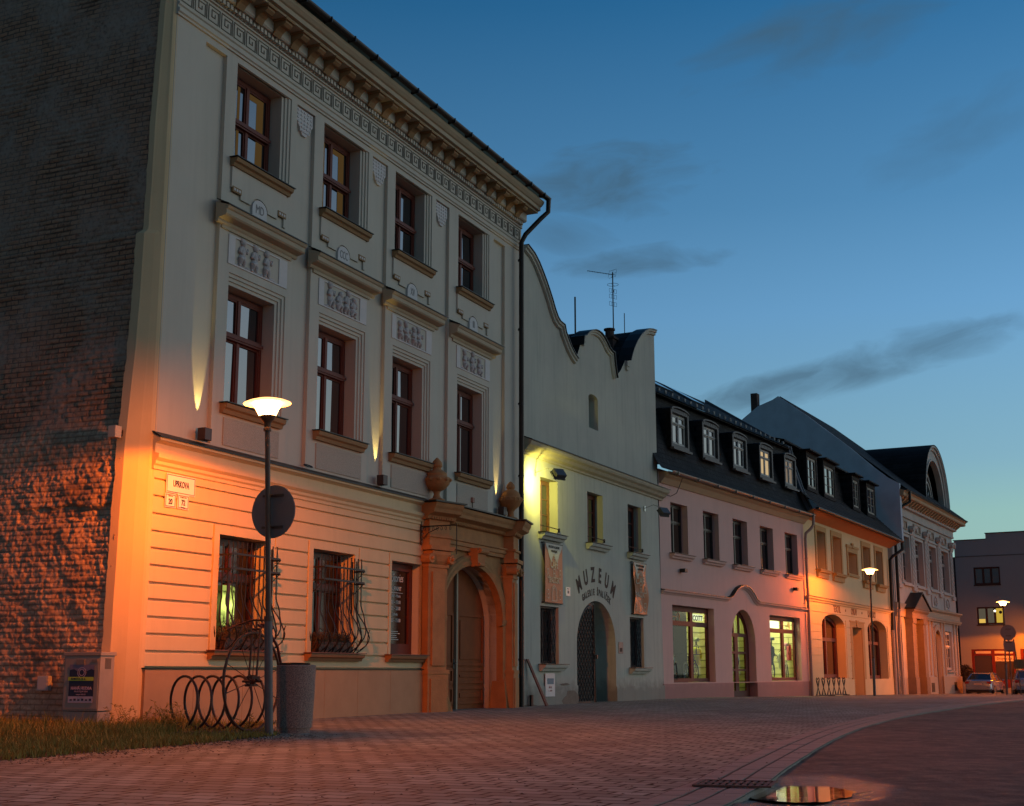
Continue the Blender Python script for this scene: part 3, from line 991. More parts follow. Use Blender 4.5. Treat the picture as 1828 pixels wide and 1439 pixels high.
z_lo, z_hi = -.3, 14.2
stz = .024
nz_ = int((z_hi - z_lo) / stz)
vs, fs = [], []
for j in range(nz_ + 1):
    z = z_lo + j * stz
    for i in range(ns + 1):
        s = s0 + i * st
        back = .22 if s + .10 < -.05 + .385 * fz(z) + .06 else 0
        vs.append((-fz(z) / 2 + .045 - brickh(s, z) + back, s + .10, z))
for j in range(nz_):
    for i in range(ns):
        q = j * (ns + 1) + i
        fs.append((q, q + 1, q + ns + 2, q + ns + 1))
bw.v, bw.f = vs, fs
BR = bpy.data.materials.new('old_brick')
BR.use_nodes = True
t = NT(BR.node_tree)
tc = t.n('ShaderNodeTexCoord').outputs['Object']
sx_, sy_, sz_ = t.n('ShaderNodeSeparateXYZ', ins={0: tc}).outputs
n1 = t.n('ShaderNodeTexNoise', ins={'Vector': tc, 'Scale': .9, 'Detail': 6.0, 'Roughness': .65})
n2 = t.n('ShaderNodeTexNoise', ins={'Vector': tc, 'Scale': 14.0, 'Detail': 5.0, 'Roughness': .7})
vv = t.n('ShaderNodeCombineXYZ', ins={0: sy_, 1: sz_})
bt = t.n('ShaderNodeTexBrick', ins={'Vector': vv, 'Color1': (.50, .28, .16, 1), 'Color2': (.34, .19, .11, 1), 'Mortar': (.12, .085, .065, 1), 'Scale': 1.0, 'Mortar Size': .012, 'Brick Width': .30, 'Row Height': .092, 'Bias': .1})
up = t.mix(t.m('MULTIPLY', t.m('SUBTRACT', n1.outputs[0], .42, clamp=True), 5, clamp=True), bt.outputs[0], (.38, .29, .22))
up = t.mix(t.m('MULTIPLY', t.m('SUBTRACT', n2.outputs[0], .5, clamp=True), 3.5, clamp=True), up, (.10, .065, .045))
lw = t.mix(t.m('MULTIPLY', t.m('SUBTRACT', n2.outputs[0], .42, clamp=True), 4, clamp=True), (.60, .42, .28), (.40, .24, .15))
lw = t.mix(t.m('MULTIPLY', t.m('SUBTRACT', n1.outputs[0], .5, clamp=True), 6, clamp=True), lw, (.32, .20, .13))
zf = t.m('MULTIPLY', t.m('SUBTRACT', t.m('ADD', 5.2, t.m('MULTIPLY', t.m('SUBTRACT', n1.outputs[0], .5), .8)), sz_), 4, clamp=True)
lw = t.mix(t.m('MULTIPLY', bt.outputs['Fac'], .55), lw, (.16, .10, .06))
cc = t.mix(zf, up, lw)
bs = t.n('ShaderNodeTexNoise', ins={'Vector': tc, 'Scale': 45.0, 'Detail': 5.0, 'Roughness': .7})
bp = t.n('ShaderNodeBump', ins={'Strength': .7, 'Distance': .02, 'Height': bs.outputs[0]})
pr = t.n('ShaderNodeBsdfPrincipled', ins={'Base Color': cc, 'Roughness': .95, 'Normal': bp.outputs[0]})
t.n('ShaderNodeOutputMaterial', ins={0: pr.outputs[0]})
bwo = bw.build('brick_face', BR, side, recalc=False, weld=False)
bwo.data.shade_smooth()
rb = MB().box(-.12, .2, 5.25, 11.2, -.5, 14.2)
rb.build('wall_core', BR, side)
# plaster strip wrapping the corner, thickening towards the ground
cs = MB()
def strip_w(z):
    return .36 if z > 8.5 else (.46 if z > 5.0 else .46 + (5.0 - z) * .035)
zz = [-.4 + .07 * i for i in range(208)]
vs, fs = [], []
for i, z in enumerate(zz):
    r1 = .022 * noise.noise(Vector((0, 0, z * 3.5))) + .015 * noise.noise(Vector((0, 4, z * 12)))
    f_ = fz(z) + .012 * noise.noise(Vector((3, 0, z * 1.3)))
    sd_w = .13 + (.06 if z < 8.45 else 0)
    ue, ye = -f_ / 2, -.05 + .385 * f_
    vs += [(.03, -.088, z), (-.03, -.07, z), (-.07, -.05, z), (ue * .6, -.085 + (ye + .085) * .5, z), (ue, ye, z), (ue - .02, ye + .02, z), (ue - .03, ye + sd_w + r1, z), (ue + .16, ye + sd_w + .02, z)]
for i in range(len(zz) - 1):
    for k in range(7):
        a_ = i * 8 + k
        fs.append((a_, a_ + 1, a_ + 9, a_ + 8))
cs.v, cs.f = vs, fs
cs.build('corner_strip', PL_LOW, b1, recalc=False)
# ================================================================ museum with scrolled gables
F2 = Front((.2402, 36.8626), (.43007, .90279))
mu = F2.house('museum_building', 'pale museum building with three scrolled gables and arched doorway', 'museum')
g1 = [(0, 12.80), (.23, 12.93), (.68, 12.80), (1.0, 12.62), (1.25, 12.42), (1.5, 12.20), (1.72, 11.98), (1.95, 11.73), (2.13, 11.50), (2.35, 11.29), (2.55, 11.20), (2.86, 11.17), (2.95, 10.98), (3.12, 10.82), (3.35, 10.62), (3.67, 10.43), (3.92, 10.34)]
g2 = [(3.95, 10.38), (4.20, 10.62), (4.38, 10.90), (4.45, 11.18), (4.62, 11.24), (4.85, 11.40), (5.15, 11.53), (5.40, 11.60), (5.64, 11.62), (5.90, 11.61), (6.14, 11.55), (6.40, 11.42), (6.62, 11.28), (6.82, 11.22), (7.02, 11.20), (7.05, 11.0), (7.10, 10.80), (7.18, 10.60), (7.27, 10.42)]
g3 = [(7.30, 10.46), (7.62, 10.62), (7.95, 10.85), (8.22, 11.12), (8.34, 11.26), (8.60, 11.28), (8.72, 11.50), (8.95, 11.80), (9.3, 12.14), (9.7, 12.44), (10.1, 12.66), (10.5, 12.82), (10.9, 12.90), (11.3, 12.94)]
outl = [(0, -.6), (11.72, -.6), (11.66, .0), (11.46, 4.6), (11.38, 7.4), (11.36, 12.9)] + g3[::-1][1:] + g2[::-1] + g1[::-1]
MW = [(1.30, 2.55, 4.77, 6.38), (4.83, 6.12, 4.77, 6.38), (8.36, 9.62, 4.75, 6.38), (1.28, 2.56, 1.10, 2.73), (8.38, 9.68, 1.02, 2.67)]
niche = [(5.03, 8.42), (5.82, 8.42)] + arc(5.425, 9.40, .395, .13, 0, 180, 8)
march = arch_loop(3.90, 7.08, -.55, 1.72, 1.33, 18)
wl = MB()
wl.plate(outl, [rect(*m_) for m_ in MW] + [niche, march], 0, .10, outer_sides=False)
wl.reveal([rect(*m_) for m_ in MW] + [niche], .10, .36)
wl.reveal([march], .10, .86)
wl.box(11.37, 11.70, .003, .4, -.6, 1.0) if False else None
wl.plate([(4.95, 8.3), (5.9, 8.3), (5.9, 9.6), (4.95, 9.6)], [], .30, .02)
wl.box(11.30, 11.34, .3, 9, -.6, 11.5)
wl.build('wall', MUS, mu)
sk = MB()
sk.plate([(0, -.6), (11.70, -.6), (11.655, .46), (7.08, .46), (7.08, -.6), (3.90, -.6), (3.90, .52), (0, .52)], [], -.03, .03)
sk.build('plinth', MUS, mu)
# patches where the render has fallen off
pt = MB()
rnd = random.Random(5)
for (cu, cz, ru, rz) in ((3.35, .10, .62, .28), (2.95, .56, .35, .03), (.5, -.02, .5, .07)):
    pt = MB()
    lp = []
    for i in range(16):
        a = 2 * math.pi * i / 16
        k = rnd.uniform(.7, 1.1)
        lp.append((min(11.6, cu + ru * k * math.cos(a)), cz + rz * k * math.sin(a)))
    pt.plate(lp, [], -.034, .003)
    pt.build('bare_patch', mat('bare_masonry', (.22, .17, .13), .95, .3, 8, .8, 30), mu)
cr = MB()
cr.ext([(0, 6.86), (-.05, 6.86), (-.07, 6.92), (-.16, 6.97), (-.22, 7.05), (-.30, 7.10), (-.33, 7.16), (-.33, 7.22), (-.05, 7.34), (0, 7.34)], 0, 11.75)
cro = cr.build('cornice', mat('museum_cornice', (.45, .38, .27), .9, .2, 3, .3, 50, streak=.15), mu)
f = MB()
f.add([(-.0, -.37, 7.22), (11.8, -.37, 7.22), (11.8, -.0, 7.36), (0, -.0, 7.36), (-.0, -.37, 7.245), (11.8, -.37, 7.245), (11.8, -.0, 7.385), (0, -.0, 7.385)], [(0, 1, 2, 3), (4, 5, 6, 7), (0, 1, 5, 4), (1, 2, 6, 5), (2, 3, 7, 6), (3, 0, 4, 7)])
f.build('cornice_flashing', FLASH, cro)
gm = MB()
gp = [(.02, .06), (.02, -.10), (-.05, -.10), (-.07, -.05), (-.13, -.05), (-.15, -.0), (-.15, .06)]
gm.sweep(g1[1:], [(-b if False else a, c) for a, c in [(.03, .3), (.03, -.13), (-.04, -.13), (-.06, -.08), (-.13, -.08), (-.15, -.03), (-.15, .3)]])
gm.sweep(g2[3:], [(.03, .3), (.03, -.10), (-.03, -.10), (-.05, -.06), (-.10, -.06), (-.12, -.02), (-.12, .3)])
gm.sweep(g3[7:], [(.03, .3), (.03, -.13), (-.04, -.13), (-.06, -.08), (-.13, -.08), (-.15, -.03), (-.15, .3)])
for u in (4.44, 8.32):
    gm.box(u - .0, u + .22, -.10, 0, 11.06, 11.24)
    gm.box(u + .02, u + .20, -.07, 0, 10.94, 11.06)
gm.build('gable_coping', MUS, mu)
fc = MB()
for gg in (g1[1:], g2[2:], g3[5:]):
    fc.sweep(gg, [(.055, .34), (.055, -.16), (.032, -.16), (.032, .34)])
fc.build('coping_flashing', FLASH, mu)
# curved roofs running back behind the gables
rf = MB()
def runback(gg, d, drop=.10):
    n_ = len(gg)
    vs = [(a, .004, b - .004) for a, b in gg] + [(a, d, b - drop) for a, b in gg]
    rf.add(vs, [(i, i + 1, i + 1 + n_, i + n_) for i in range(n_ - 1)])
runback(g2, 9)
runback(g3 + [(11.36, 10.4)], 12)
runback(g1[6:], 9)
rf.add([(0, 9, 12.6), (11.2, 12, 12.6), (11.2, 12, 9.8), (0, 9, 9.8)], [(0, 1, 2, 3)])
rf.build('roof', SLATE, mu, recalc=False)
ch = MB()
ch.box(9.05, 9.45, .7, 1.1, 10.8, 12.35)
ch.box(9.0, 9.5, .65, 1.15, 12.28, 12.36)
ch.lathe([(.15, 0), (.15, .22), (.20, .24), (.20, .30), (.15, .3)], 12, (9.25, .9, 12.37))
ch.build('chimney', mat('dark_brick', (.09, .05, .04), .9, .3, 8, .5, 30), mu)
for i, (a, b, z0, z1) in enumerate(MW):
    if i < 3:
        window(mu, a + .01, b - .01, z0 + .01, z1 - .01, .26, WOODF if i else mat('frame_honey', (.20, .085, .03), .4, .1, 6), GLASSB, fw=.09, cols=2, muntins=(.36, .68), name='window')
        bar = MB()
        bar.tube([(a - .02, -.02, z0 + .22), (b + .06, -.04, z0 + .20)], .014, 5)
        bar.box(b + .02, b + .05, -.05, .0, z0 + .12, z0 + .24)
        bar.build('window_bar', IRON, mu)
    else:
        dk = window(mu, a + .01, b - .01, z0 + .01, z1 - .01, .24, WOODD, GLASSB, fw=.07, cols=2, name='window')
        gr = MB()
        for j in range(8):
            for sgn in (-1, 1):
                pts = []
                for k in range(9):
                    z = z0 + .04 + (z1 - z0 - .08) * k / 8
                    tt = (j / 8 + sgn * k / 16) % 1.0
                    tt = abs(((j / 8 + sgn * k / 8 * .5) * 1.0 + 4) % 2 - 1)
                    pts.append((a + .04 + (b - a - .08) * tt, .10 + .012 * sgn, z))
                gr.tube(pts, .008, 4)
        gr.box(a, b, .09, .11, z0 + .02, z0 + .05).box(a, b, .09, .11, z1 - .05, z1 - .02)
        gr.build('window_grille', IRON, mu, weld=False)
    s = sill(mu, a - .15, b + .22, z0, .22, MUS, .17)
# doorway: deep reveal, dark lattice gate on the left half, opened wooden leaf
dg = MB()
dg.plate(march, [], .85, .02)
dg.plate(march, [march[:0] or [(a * .0 + (a - 5.49) * .999 + 5.49, b) for a, b in march]], .0, 1.5) if False else None
for i in range(len(march)):
    a, b = march[i], march[(i + 1) % len(march)]
    pass
dg.build('doorway', MUS, mu)
gt = MB()
gl = [(3.93, -.5), (5.55, -.5)] + [(5.55, 2.95)] + arc(5.49, 1.72, 1.56, 1.27, 90, 180, 9)
gt.plate(gl, [], .10, .06)
gto = gt.build('gate', mat('gate_dark', (.03, .020, .016), .6, .2, 6, .2, 30), mu)
gt = MB()
for j in range(-6, 9):
    for sgn in (-1, 1):
        pts = []
        for k in range(24):
            z = .05 + k * .12
            u = 3.98 + (j * .22 + sgn * (k % 2) * .11) + .0
            zz = min(2.9, 1.72 + 1.25 * math.sqrt(max(0, 1 - ((u - 5.49) / 1.54) ** 2)))
            if 3.96 < u < 5.52 and z < zz:
                pts.append((u, .08, z))
        if len(pts) > 1:
            gt.tube(pts, .012, 4)
gt.tube([(3.99, .07, 0)] + [(a, .07, b) for a, b in arc(5.49, 1.72, 1.5, 1.2, 180, 92, 10)] + [(5.53, .07, 0)], .02, 5)
gt.build('gate_lattice', IRON, gto, weld=False)
lk = MB().box(5.55, 5.64, .03, .14, 1.3, 1.42)
lk.build('lock', IRON, gto)
# painted lettering over the arch
lt = MB()
def bent(word, cu, cz, rad, size, spread, sx, bold):
    n_ = len(word)
    for i, chh in enumerate(word):
        th = R(90 + spread * (1 - 2 * i / (n_ - 1)))
        lt.text(chh, size, cu + rad * math.cos(th), -.006, cz + rad * math.sin(th), sx=sx, rot=th - R(90), ext=.003, bold=bold)
bent('MUZEUM', 5.50, 1.05, 2.78, .62, 30, .72, .022)
lt.build('painted_lettering', BRON, mu)
lt = MB()
bent('GALERIE ŠPALÍČEK', 5.50, .45, 2.86, .27, 22.5, .72, .009)
lt.build('painted_lettering', BRON, mu)
# rods and aerial on the roof
for (u, y, z0, z1, r_) in ((5.64, .68, 11.55, 12.88, .028), (11.0, .99, 12.8, 13.68, .015)):
    o = F2.on('lightning_rod', 'thick bare mast on the museum roof left of the aerial' if u < 6 else 'thin short rod on the museum roof right of the aerial', 'roof mast', u, y, z0, 'rods on the museum roof')
    MB().tube([(0, 0, 0), (0, 0, z1 - z0)], r_, 6).build('rod', BLACK, o)
    MB().box(-.06, .06, -.06, .06, -.1, .05).build('foot', BLACK, o)
ae = F2.on('roof_aerial', 'tall television aerial mast with stacked antennas on the museum roof', 'aerial', 11.0, 1.42, 12.95)
ae.scale = (.79, .79, .79)
MB().tube([(0, 0, -.4), (0, 0, 2.95)], .028, 6).build('mast', BLACK, ae)
q = MB()
q.tube([(.05, -.1, 2.82), (-.52, 1.06, 3.02)], .014, 5)
for i in range(16):
    x, y_ = -.02 - i * .032, .04 + i * .066
    zc = 2.84 + i * .0112
    q.tube([(x - .09, y_ - .045, zc), (x + .09, y_ + .045, zc)], .006, 4)
for dz in (-.2, .0, .2):
    q.tube([(-.1 + dz * .4, -.2, 2.88 + dz), (.10 + dz * .4, .2, 2.88 + dz)], .007, 4)
for dy in (-.18, 0, .18):
    q.tube([(-.12, dy, 2.68), (.08, dy, 3.08)], .006, 4)
q.build('directional_antenna', BLACK, ae, weld=False)
q = MB()
q.tube([(.26 * math.cos(R(t)), .26 * math.sin(R(t)), 2.35) for t in range(0, 360, 24)], .009, 5, closed=True)
q.tube([(-.26, 0, 2.35), (.26, 0, 2.35)], .008, 4)
q.build('ring_antenna', BLACK, ae, weld=False)
for zc in (2.05, 1.78, 1.42):
    q = MB()
    for dz in (-.09, .09):
        q.tube([(-.2, .1, zc + dz), (.2, -.1, zc + dz)], .007, 4)
    for dx in (-.2, -.07, .07, .2):
        q.tube([(dx, -dx * .5, zc - .09), (dx, -dx * .5, zc + .09)], .007, 4)
    q.build('panel_antenna', BLACK, ae, weld=False)
q = MB().tube([(-.05, 0, 1.85), (.42, .1, 2.22)], .016, 5)
q.build('strut', BLACK, ae)

# ================================================================ pink house with the mansard roof
F3 = Front((5.2478, 47.3744), (.50603, .86252))
pk = F3.house('pink_house', 'pink house with slate mansard roof, five dormers and lit shop windows', 'house')
LP = 15.75
PW = [(.88, 2.43), (3.92, 5.48), (6.98, 8.58), (10.06, 11.66), (13.17, 14.83)]
SH = [(.84, 4.73), (10.86, 14.75)]
PD = arch_loop(6.48, 9.09, -.6, 2.05, 1.29, 16)
wl = MB()
wl.plate(rect(-.1, LP, .50, 8.0), [rect(a, b, 5.06, 6.91) for a, b in PW] + [rect(a, b, .54, 3.25) for a, b in SH] + [[(a, max(b, .52)) for a, b in PD]], 0, .38)
wl.build('wall', PINK, pk)
pl = MB()
pl.plate([(-.1, -.9), (6.48, -.9), (6.48, .50), (-.1, .50)], [], -.03, .4)
pl.plate([(9.09, -.9), (LP, -.9), (LP, .50), (9.09, .50)], [], -.03, .4)
pl.box(6.3, 9.3, .35, .5, -.9, -.02)
pl.build('plinth', PINKP, pk)
for i, (a, b) in enumerate(PW):
    window(pk, a + .01, b - .01, 5.08, 6.9, .26, mat('frame_black_brown', (.03, .022, .02), .4, .1, 6), GLASSB, fw=.08, transoms=[6.25], tw=.06, th=.01, name='window')
    sill(pk, a - .18, b + .22, 5.05, .20, PINK, .16, flash=mat('sill_brown', (.12, .05, .03), .5))
st = MB()
path = [(-.1, 3.72), (6.15, 3.72)] + arc(7.82, 3.72, 1.55, .50, 180, 0, 14)[0:0] + [(6.45, 3.80), (6.8, 4.02), (7.1, 4.16), (7.45, 4.25), (7.8, 4.28), (8.15, 4.25), (8.5, 4.15), (8.8, 3.99), (9.1, 3.80), (9.4, 3.70), (LP, 3.68)]
st.sweep(path, [(.0, .02), (.0, -.13), (-.05, -.13), (-.09, -.06), (-.13, -.03), (-.13, .02)])
sto = st.build('string_course', PINK, pk)
st = MB()
st.sweep(path, [(.05, .02), (.02, -.16), (.0, -.16), (.0, .02)])
st.build('string_flashing', FLASH, sto)
ev = MB()
ev.ext([(0, 7.50), (-.05, 7.50), (-.10, 7.56), (-.20, 7.68), (-.33, 7.75), (-.36, 7.80), (-.36, 7.88), (.1, 7.9)], -.05, LP + .05)
ev.build('eaves_cove', mat('eaves_ochre', (.55, .36, .22), .85, .08, 2), pk)
gu = MB()
gu.ext([(-.46 + .10 * math.cos(R(t)), 7.90 + .10 * math.sin(R(t))) for t in range(180, 361, 20)] + [(-.37, 7.90), (-.38, 7.86), (-.54, 7.86), (-.55, 7.90)], -.05, LP + .2)
for i in range(9):
    gu.box(.4 + i * 1.9, .44 + i * 1.9, -.575, -.36, 7.79, 7.91)
gu.build('gutter', GALV, pk)
dp = MB()
dp.tube([(LP + .1, -.46, 7.82), (LP + .1, -.45, 7.45), (LP + .02, -.36, 7.28), (LP - .15, -.16, 7.05), (LP - .15, -.13, 6.8), (LP - .1, -.13, -.4)], .065, 10)
for z in (5.9, 4.0, 1.9):
    dp.tube([(LP - .13, -.13, z), (LP - .13, -.13, z + .06)], .08, 10)
dp.build('downpipe', mat('pipe_pink', (.40, .25, .20), .6, .1, 4), pk, smooth=True)
ms = MB()
prof = [(-.40, 7.92), (-.22, 8.15), (-.02, 8.55), (.18, 9.1), (.36, 9.7), (.52, 10.3), (.68, 10.95)]
n_ = len(prof)
ms.add([(u, a, b) for u in (-.7, LP) for a, b in prof], [(i, i + 1, i + 1 + n_, i + n_) for i in range(n_ - 1)])
ms.box(-.69, -.06, .05, .6, 7.3, 8.5)
ms.ext([(.45, 10.95), (.45, 11.02), (.70, 11.10), (.72, 10.95)], -.7, LP)
ms.build('mansard_roof', SLATE, pk, recalc=False)
ur = MB()
ur.add([(-3.0, .40, 11.0), (LP, .40, 11.0), (LP, 4.6, 13.6), (-3.0, 4.6, 13.6), (-3.0, 9.5, 10.5), (LP, 9.5, 10.5)], [(0, 1, 2, 3), (3, 2, 5, 4)])
uro = ur.build('upper_roof', SLATE, pk, recalc=False)
sg = MB()
for i in range(26):
    u = .3 + i * .6
    sg.box(u, u + .025, .62, .70, 11.18, 11.30)
    sg.box(u + .08, u + .105, .62, .70, 11.18, 11.30)
sg.build('snow_guard', mat('pale_metal', (.30, .29, .28), .5, metal=.4), uro)
for (u0, u1) in ((1.6, 3.0), (4.8, 6.4), (8.4, 9.8)):
    q = MB()
    sl = (13.6 - 11.0) / 4.2
    def rp(u, y, o):
        return (u, y - o * .5, 11.0 + (y - .4) * sl + o)
    q.add([rp(u0, 2.2, .08), rp(u1, 2.2, .08), rp(u1, 3.5, .08), rp(u0, 3.5, .08), rp(u0, 2.2, .0), rp(u1, 2.2, .0), rp(u1, 3.5, .0), rp(u0, 3.5, .0)], [(0, 1, 2, 3), (0, 1, 5, 4), (1, 2, 6, 5), (2, 3, 7, 6), (3, 0, 4, 7)])
    q.build('roof_window', mat('skylight', (.10, .12, .14), .1, metal=.7), uro)
DX = [(1.53, 3.17), (4.50, 6.15), (7.66, 9.26), (10.75, 12.38), (13.90, 15.45)]
for i, (a, b) in enumerate(DX):
    a -= .52; b -= .52
    c = (a + b) / 2
    q = MB()
    yf = -.02
    hood = arc(c, 10.38, (b - a) / 2, .13, 0, 180, 8)
    q.plate([(a, 8.95), (b, 8.95), (b, 10.38)] + hood[1:-1] + [(a, 10.38)], [rect(a + .2, b - .2, 9.10, 10.22)], yf, .16)
    n_ = len(hood)
    q.add([(x, yf + .16, z) for x, z in hood] + [(x, 1.4, z) for x, z in hood], [(k, k + 1, k + 1 + n_, k + n_) for k in range(n_ - 1)])
    q.add([(a, yf + .16, 8.6), (a, 1.4, 8.6), (a, 1.4, 10.38), (a, yf + .16, 10.38)], [(0, 1, 2, 3)])
    q.add([(b, yf + .16, 8.6), (b, 1.4, 8.6), (b, 1.4, 10.38), (b, yf + .16, 10.38)], [(0, 1, 2, 3)])
    do = q.build('dormer', SLATE, pk)
    q = MB()
    q.plate(rect(a, b, 8.92, 10.40), [rect(a + .12, b - .12, 9.08, 10.26)], yf - .035, .03)
    q.sweep(hood, [(.05, .3), (.05, yf - .07), (-.0, yf - .07), (-.0, .3)])
    q.box(a - .04, b + .04, yf - .14, yf, 8.86, 8.94)
    q.build('dormer_surround', mat('slate_trim', (.10, .092, .09), .6, .2, 5, .3, 30), do)
    q = MB()
    for k in range(9):
        x = a + .1 + (b - a - .2) * k / 8
        q.box(x, x + .012, yf - .042, yf - .034, 10.30, 10.40 + .07 * math.sin(math.pi * (k + .5) / 9))
    q.build('hood_slates', SLATE, do)
    gm_ = GLASS if i != 3 else emit('lit_dormer_pane', (1, .72, .38), .55)
    if i == 4:
        gm_ = emit('dim_dormer_pane', (.8, .62, .45), .25)
    window(do, a + .2, b - .2, 9.10, 10.22, yf + .05, WHITEF if i != 9 else WOODF, gm_, fw=.06, transoms=[9.88], tw=.05, th=.01, name='dormer_window')
# end wall of the mansard at the right, with its verge flashing
ew = MB()
pf = [(-.40, 7.9), (-.30, 8.3), (-.12, 8.7), (.08, 9.25), (.26, 9.85), (.42, 10.4), (.56, 11.15), (4.6, 13.75), (4.6, 7.9)]
ew.add([(LP + .02, a, b) for a, b in pf] + [(LP + .28, a, b) for a, b in pf], [tuple(range(9)), tuple(range(17, 8, -1))] + [(i, (i + 1) % 9, (i + 1) % 9 + 9, i + 9) for i in range(9)])
ew.build('party_wall', mat('party_grey', (.13, .13, .15), .9, .2, 2, .3, 30), pk)
ew = MB()
ew.tube([(LP + .30, a - .03, b) for a, b in pf[:7]], .03, 6)
ew.build('verge_flashing', GALV, pk)
# arched shop door
dw = MB()
dz = 2.0
PDi = arch_loop(6.48, 9.09, -.1, 2.05, 1.29, 16)
def clipz(lp, z0, z1):
    return [(a, min(max(b, z0), z1)) for a, b in lp]
dw.plate(PDi, [rect(6.75, 7.55, .18, .95), rect(6.75, 7.55, 1.02, 1.62), rect(6.75, 7.55, 1.70, 2.28), rect(7.9, 8.72, .18, .95), rect(7.9, 8.72, 1.02, 1.62), rect(7.9, 8.72, 1.70, 2.28),
                [(6.72, 2.42), (7.42, 2.42), (7.42, 3.14), (7.1, 3.0), (6.85, 2.75)], [(7.52, 2.42), (8.05, 2.42), (8.05, 3.14), (7.78, 3.19), (7.52, 3.17)], [(8.15, 2.42), (8.85, 2.42), (8.72, 2.75), (8.45, 3.0), (8.15, 3.12)]], .30, .07)
do = dw.build('door', WOODF, pk)
g = MB()
g.box(6.6, 8.95, .345, .35, .1, 3.2)
CLG = clear_glass('shop_glass', (.93, .95, .92), .035)
g.build('door_glass', CLG, do)
g = MB().tube([(7.80, .27, 1.15), (7.80, .24, 1.35), (7.80, .27, 1.5)], .014, 6)
g.build('handle', CHROME, do)
# shop interiors behind the glass
SHW = mat('shop_wall', (.66, .66, .34), .8, .04, 2)
LIT = emit('shop_tube', (1.0, .98, .55), 34)
for k, (a, b) in enumerate(SH + [(6.3, 9.3)]):
    ro = MB()
    z0, z1 = (.45, 3.35) if k < 2 else (-.08, 3.35)
    d0, d1 = .45, 2.6
    bb = (6.22, 15.70, 10.4)[k]
    aa = a - .3 if k < 2 else 6.3
    ro.add([(aa, d0, z0), (bb, d0, z0), (bb, d1, z0), (aa, d1, z0), (aa, d0, z1), (bb, d0, z1), (bb, d1, z1), (aa, d1, z1)],
           [(0, 1, 2, 3), (4, 5, 6, 7), (3, 2, 6, 7), (0, 3, 7, 4), (1, 2, 6, 5)])
    roo = ro.build('shop_interior', SHW, pk, recalc=False)
    sl = MB()
    for j in range(9):
        sl.box(a + .1, bb - .02, d1 - .02, d1 - .005, z0 + .35 + j * .27, z0 + .375 + j * .27)
        sl.box(bb - .02, bb - .005, d0 + .05, d1 - .02, z0 + .35 + j * .27, z0 + .375 + j * .27)
    sl.build('slat_wall', mat('slat_shadow', (.22, .24, .12), .8), roo)
    lt_ = MB()
    for yy in ((.9,) if k == 0 else (.8, 1.6)):
        lt_.box((a + b) / 2 + (.95 if k == 0 else -.6), bb - .3, yy, yy + .12, z1 - .08, z1 - .03)
    if k < 2:
        lt_.build('tube_light', LIT, roo)
    else:
        lt_.build('tube_light', emit('door_tube', (.95, 1.0, .40), 6), roo)
for k, (a, b) in enumerate(SH):
    q = MB()
    fw = .14
    um = 3.10 if k == 0 else 13.12
    tz = 2.63
    q.plate(rect(a + .01, b - .01, .55, 3.24), [rect(a + .10, um - .12, .68, tz - .08), rect(um + .12, b - .16, .68, tz - .08), rect(a + .10, um - .12, tz + .09, 3.06), rect(um + .12, b - .16, tz + .09, 3.06)], .24, .09)
    wo = q.build('shop_window', WOODF, pk)
    g = MB().box(a + .05, b - .1, .30, .306, .6, 3.2)
    g.build('pane', CLG, wo)
    # maker's sign and ring emblem in the fanlights
    e = MB()
    ue, us = (1.98, 3.80) if k == 0 else (14.03, None)
    e.tube([(ue + .20 * math.cos(R(t)), .315, 2.86 + .17 * math.sin(R(t))) for t in range(-160, 90, 15)], .022, 5)
    e.tube([(ue - .42, .315, 2.88), (ue - .05, .315, 2.86)], .022, 5)
    e.tube([(ue - .05, .315, 2.98), (ue + .12, .315, 2.84), (ue + .2, .315, 3.0)], .02, 5)
    e.build('ring_emblem', mat('emblem_orange', (.75, .30, .12), .5), wo)
    if k == 0:
        e = MB().box(um + .3, b - .28, .35, .36, tz + .16, 3.02)
        eo = e.build('lit_sign', emit('lit_panel', (.95, 1.0, .62), 1.1), wo)
        MB().text('SCOTT', .27, us + .05, .345, 2.87, sx=1.25, bold=.008, shear=.15).build('sign_lettering', BLACK, eo)
    else:
        e = MB().box(a + .12, um - .14, .36, .37, tz + .12, 3.04)
        e.build('lit_sign', emit('lit_panel_white', (1.0, 1.0, .82), 1.8), wo)

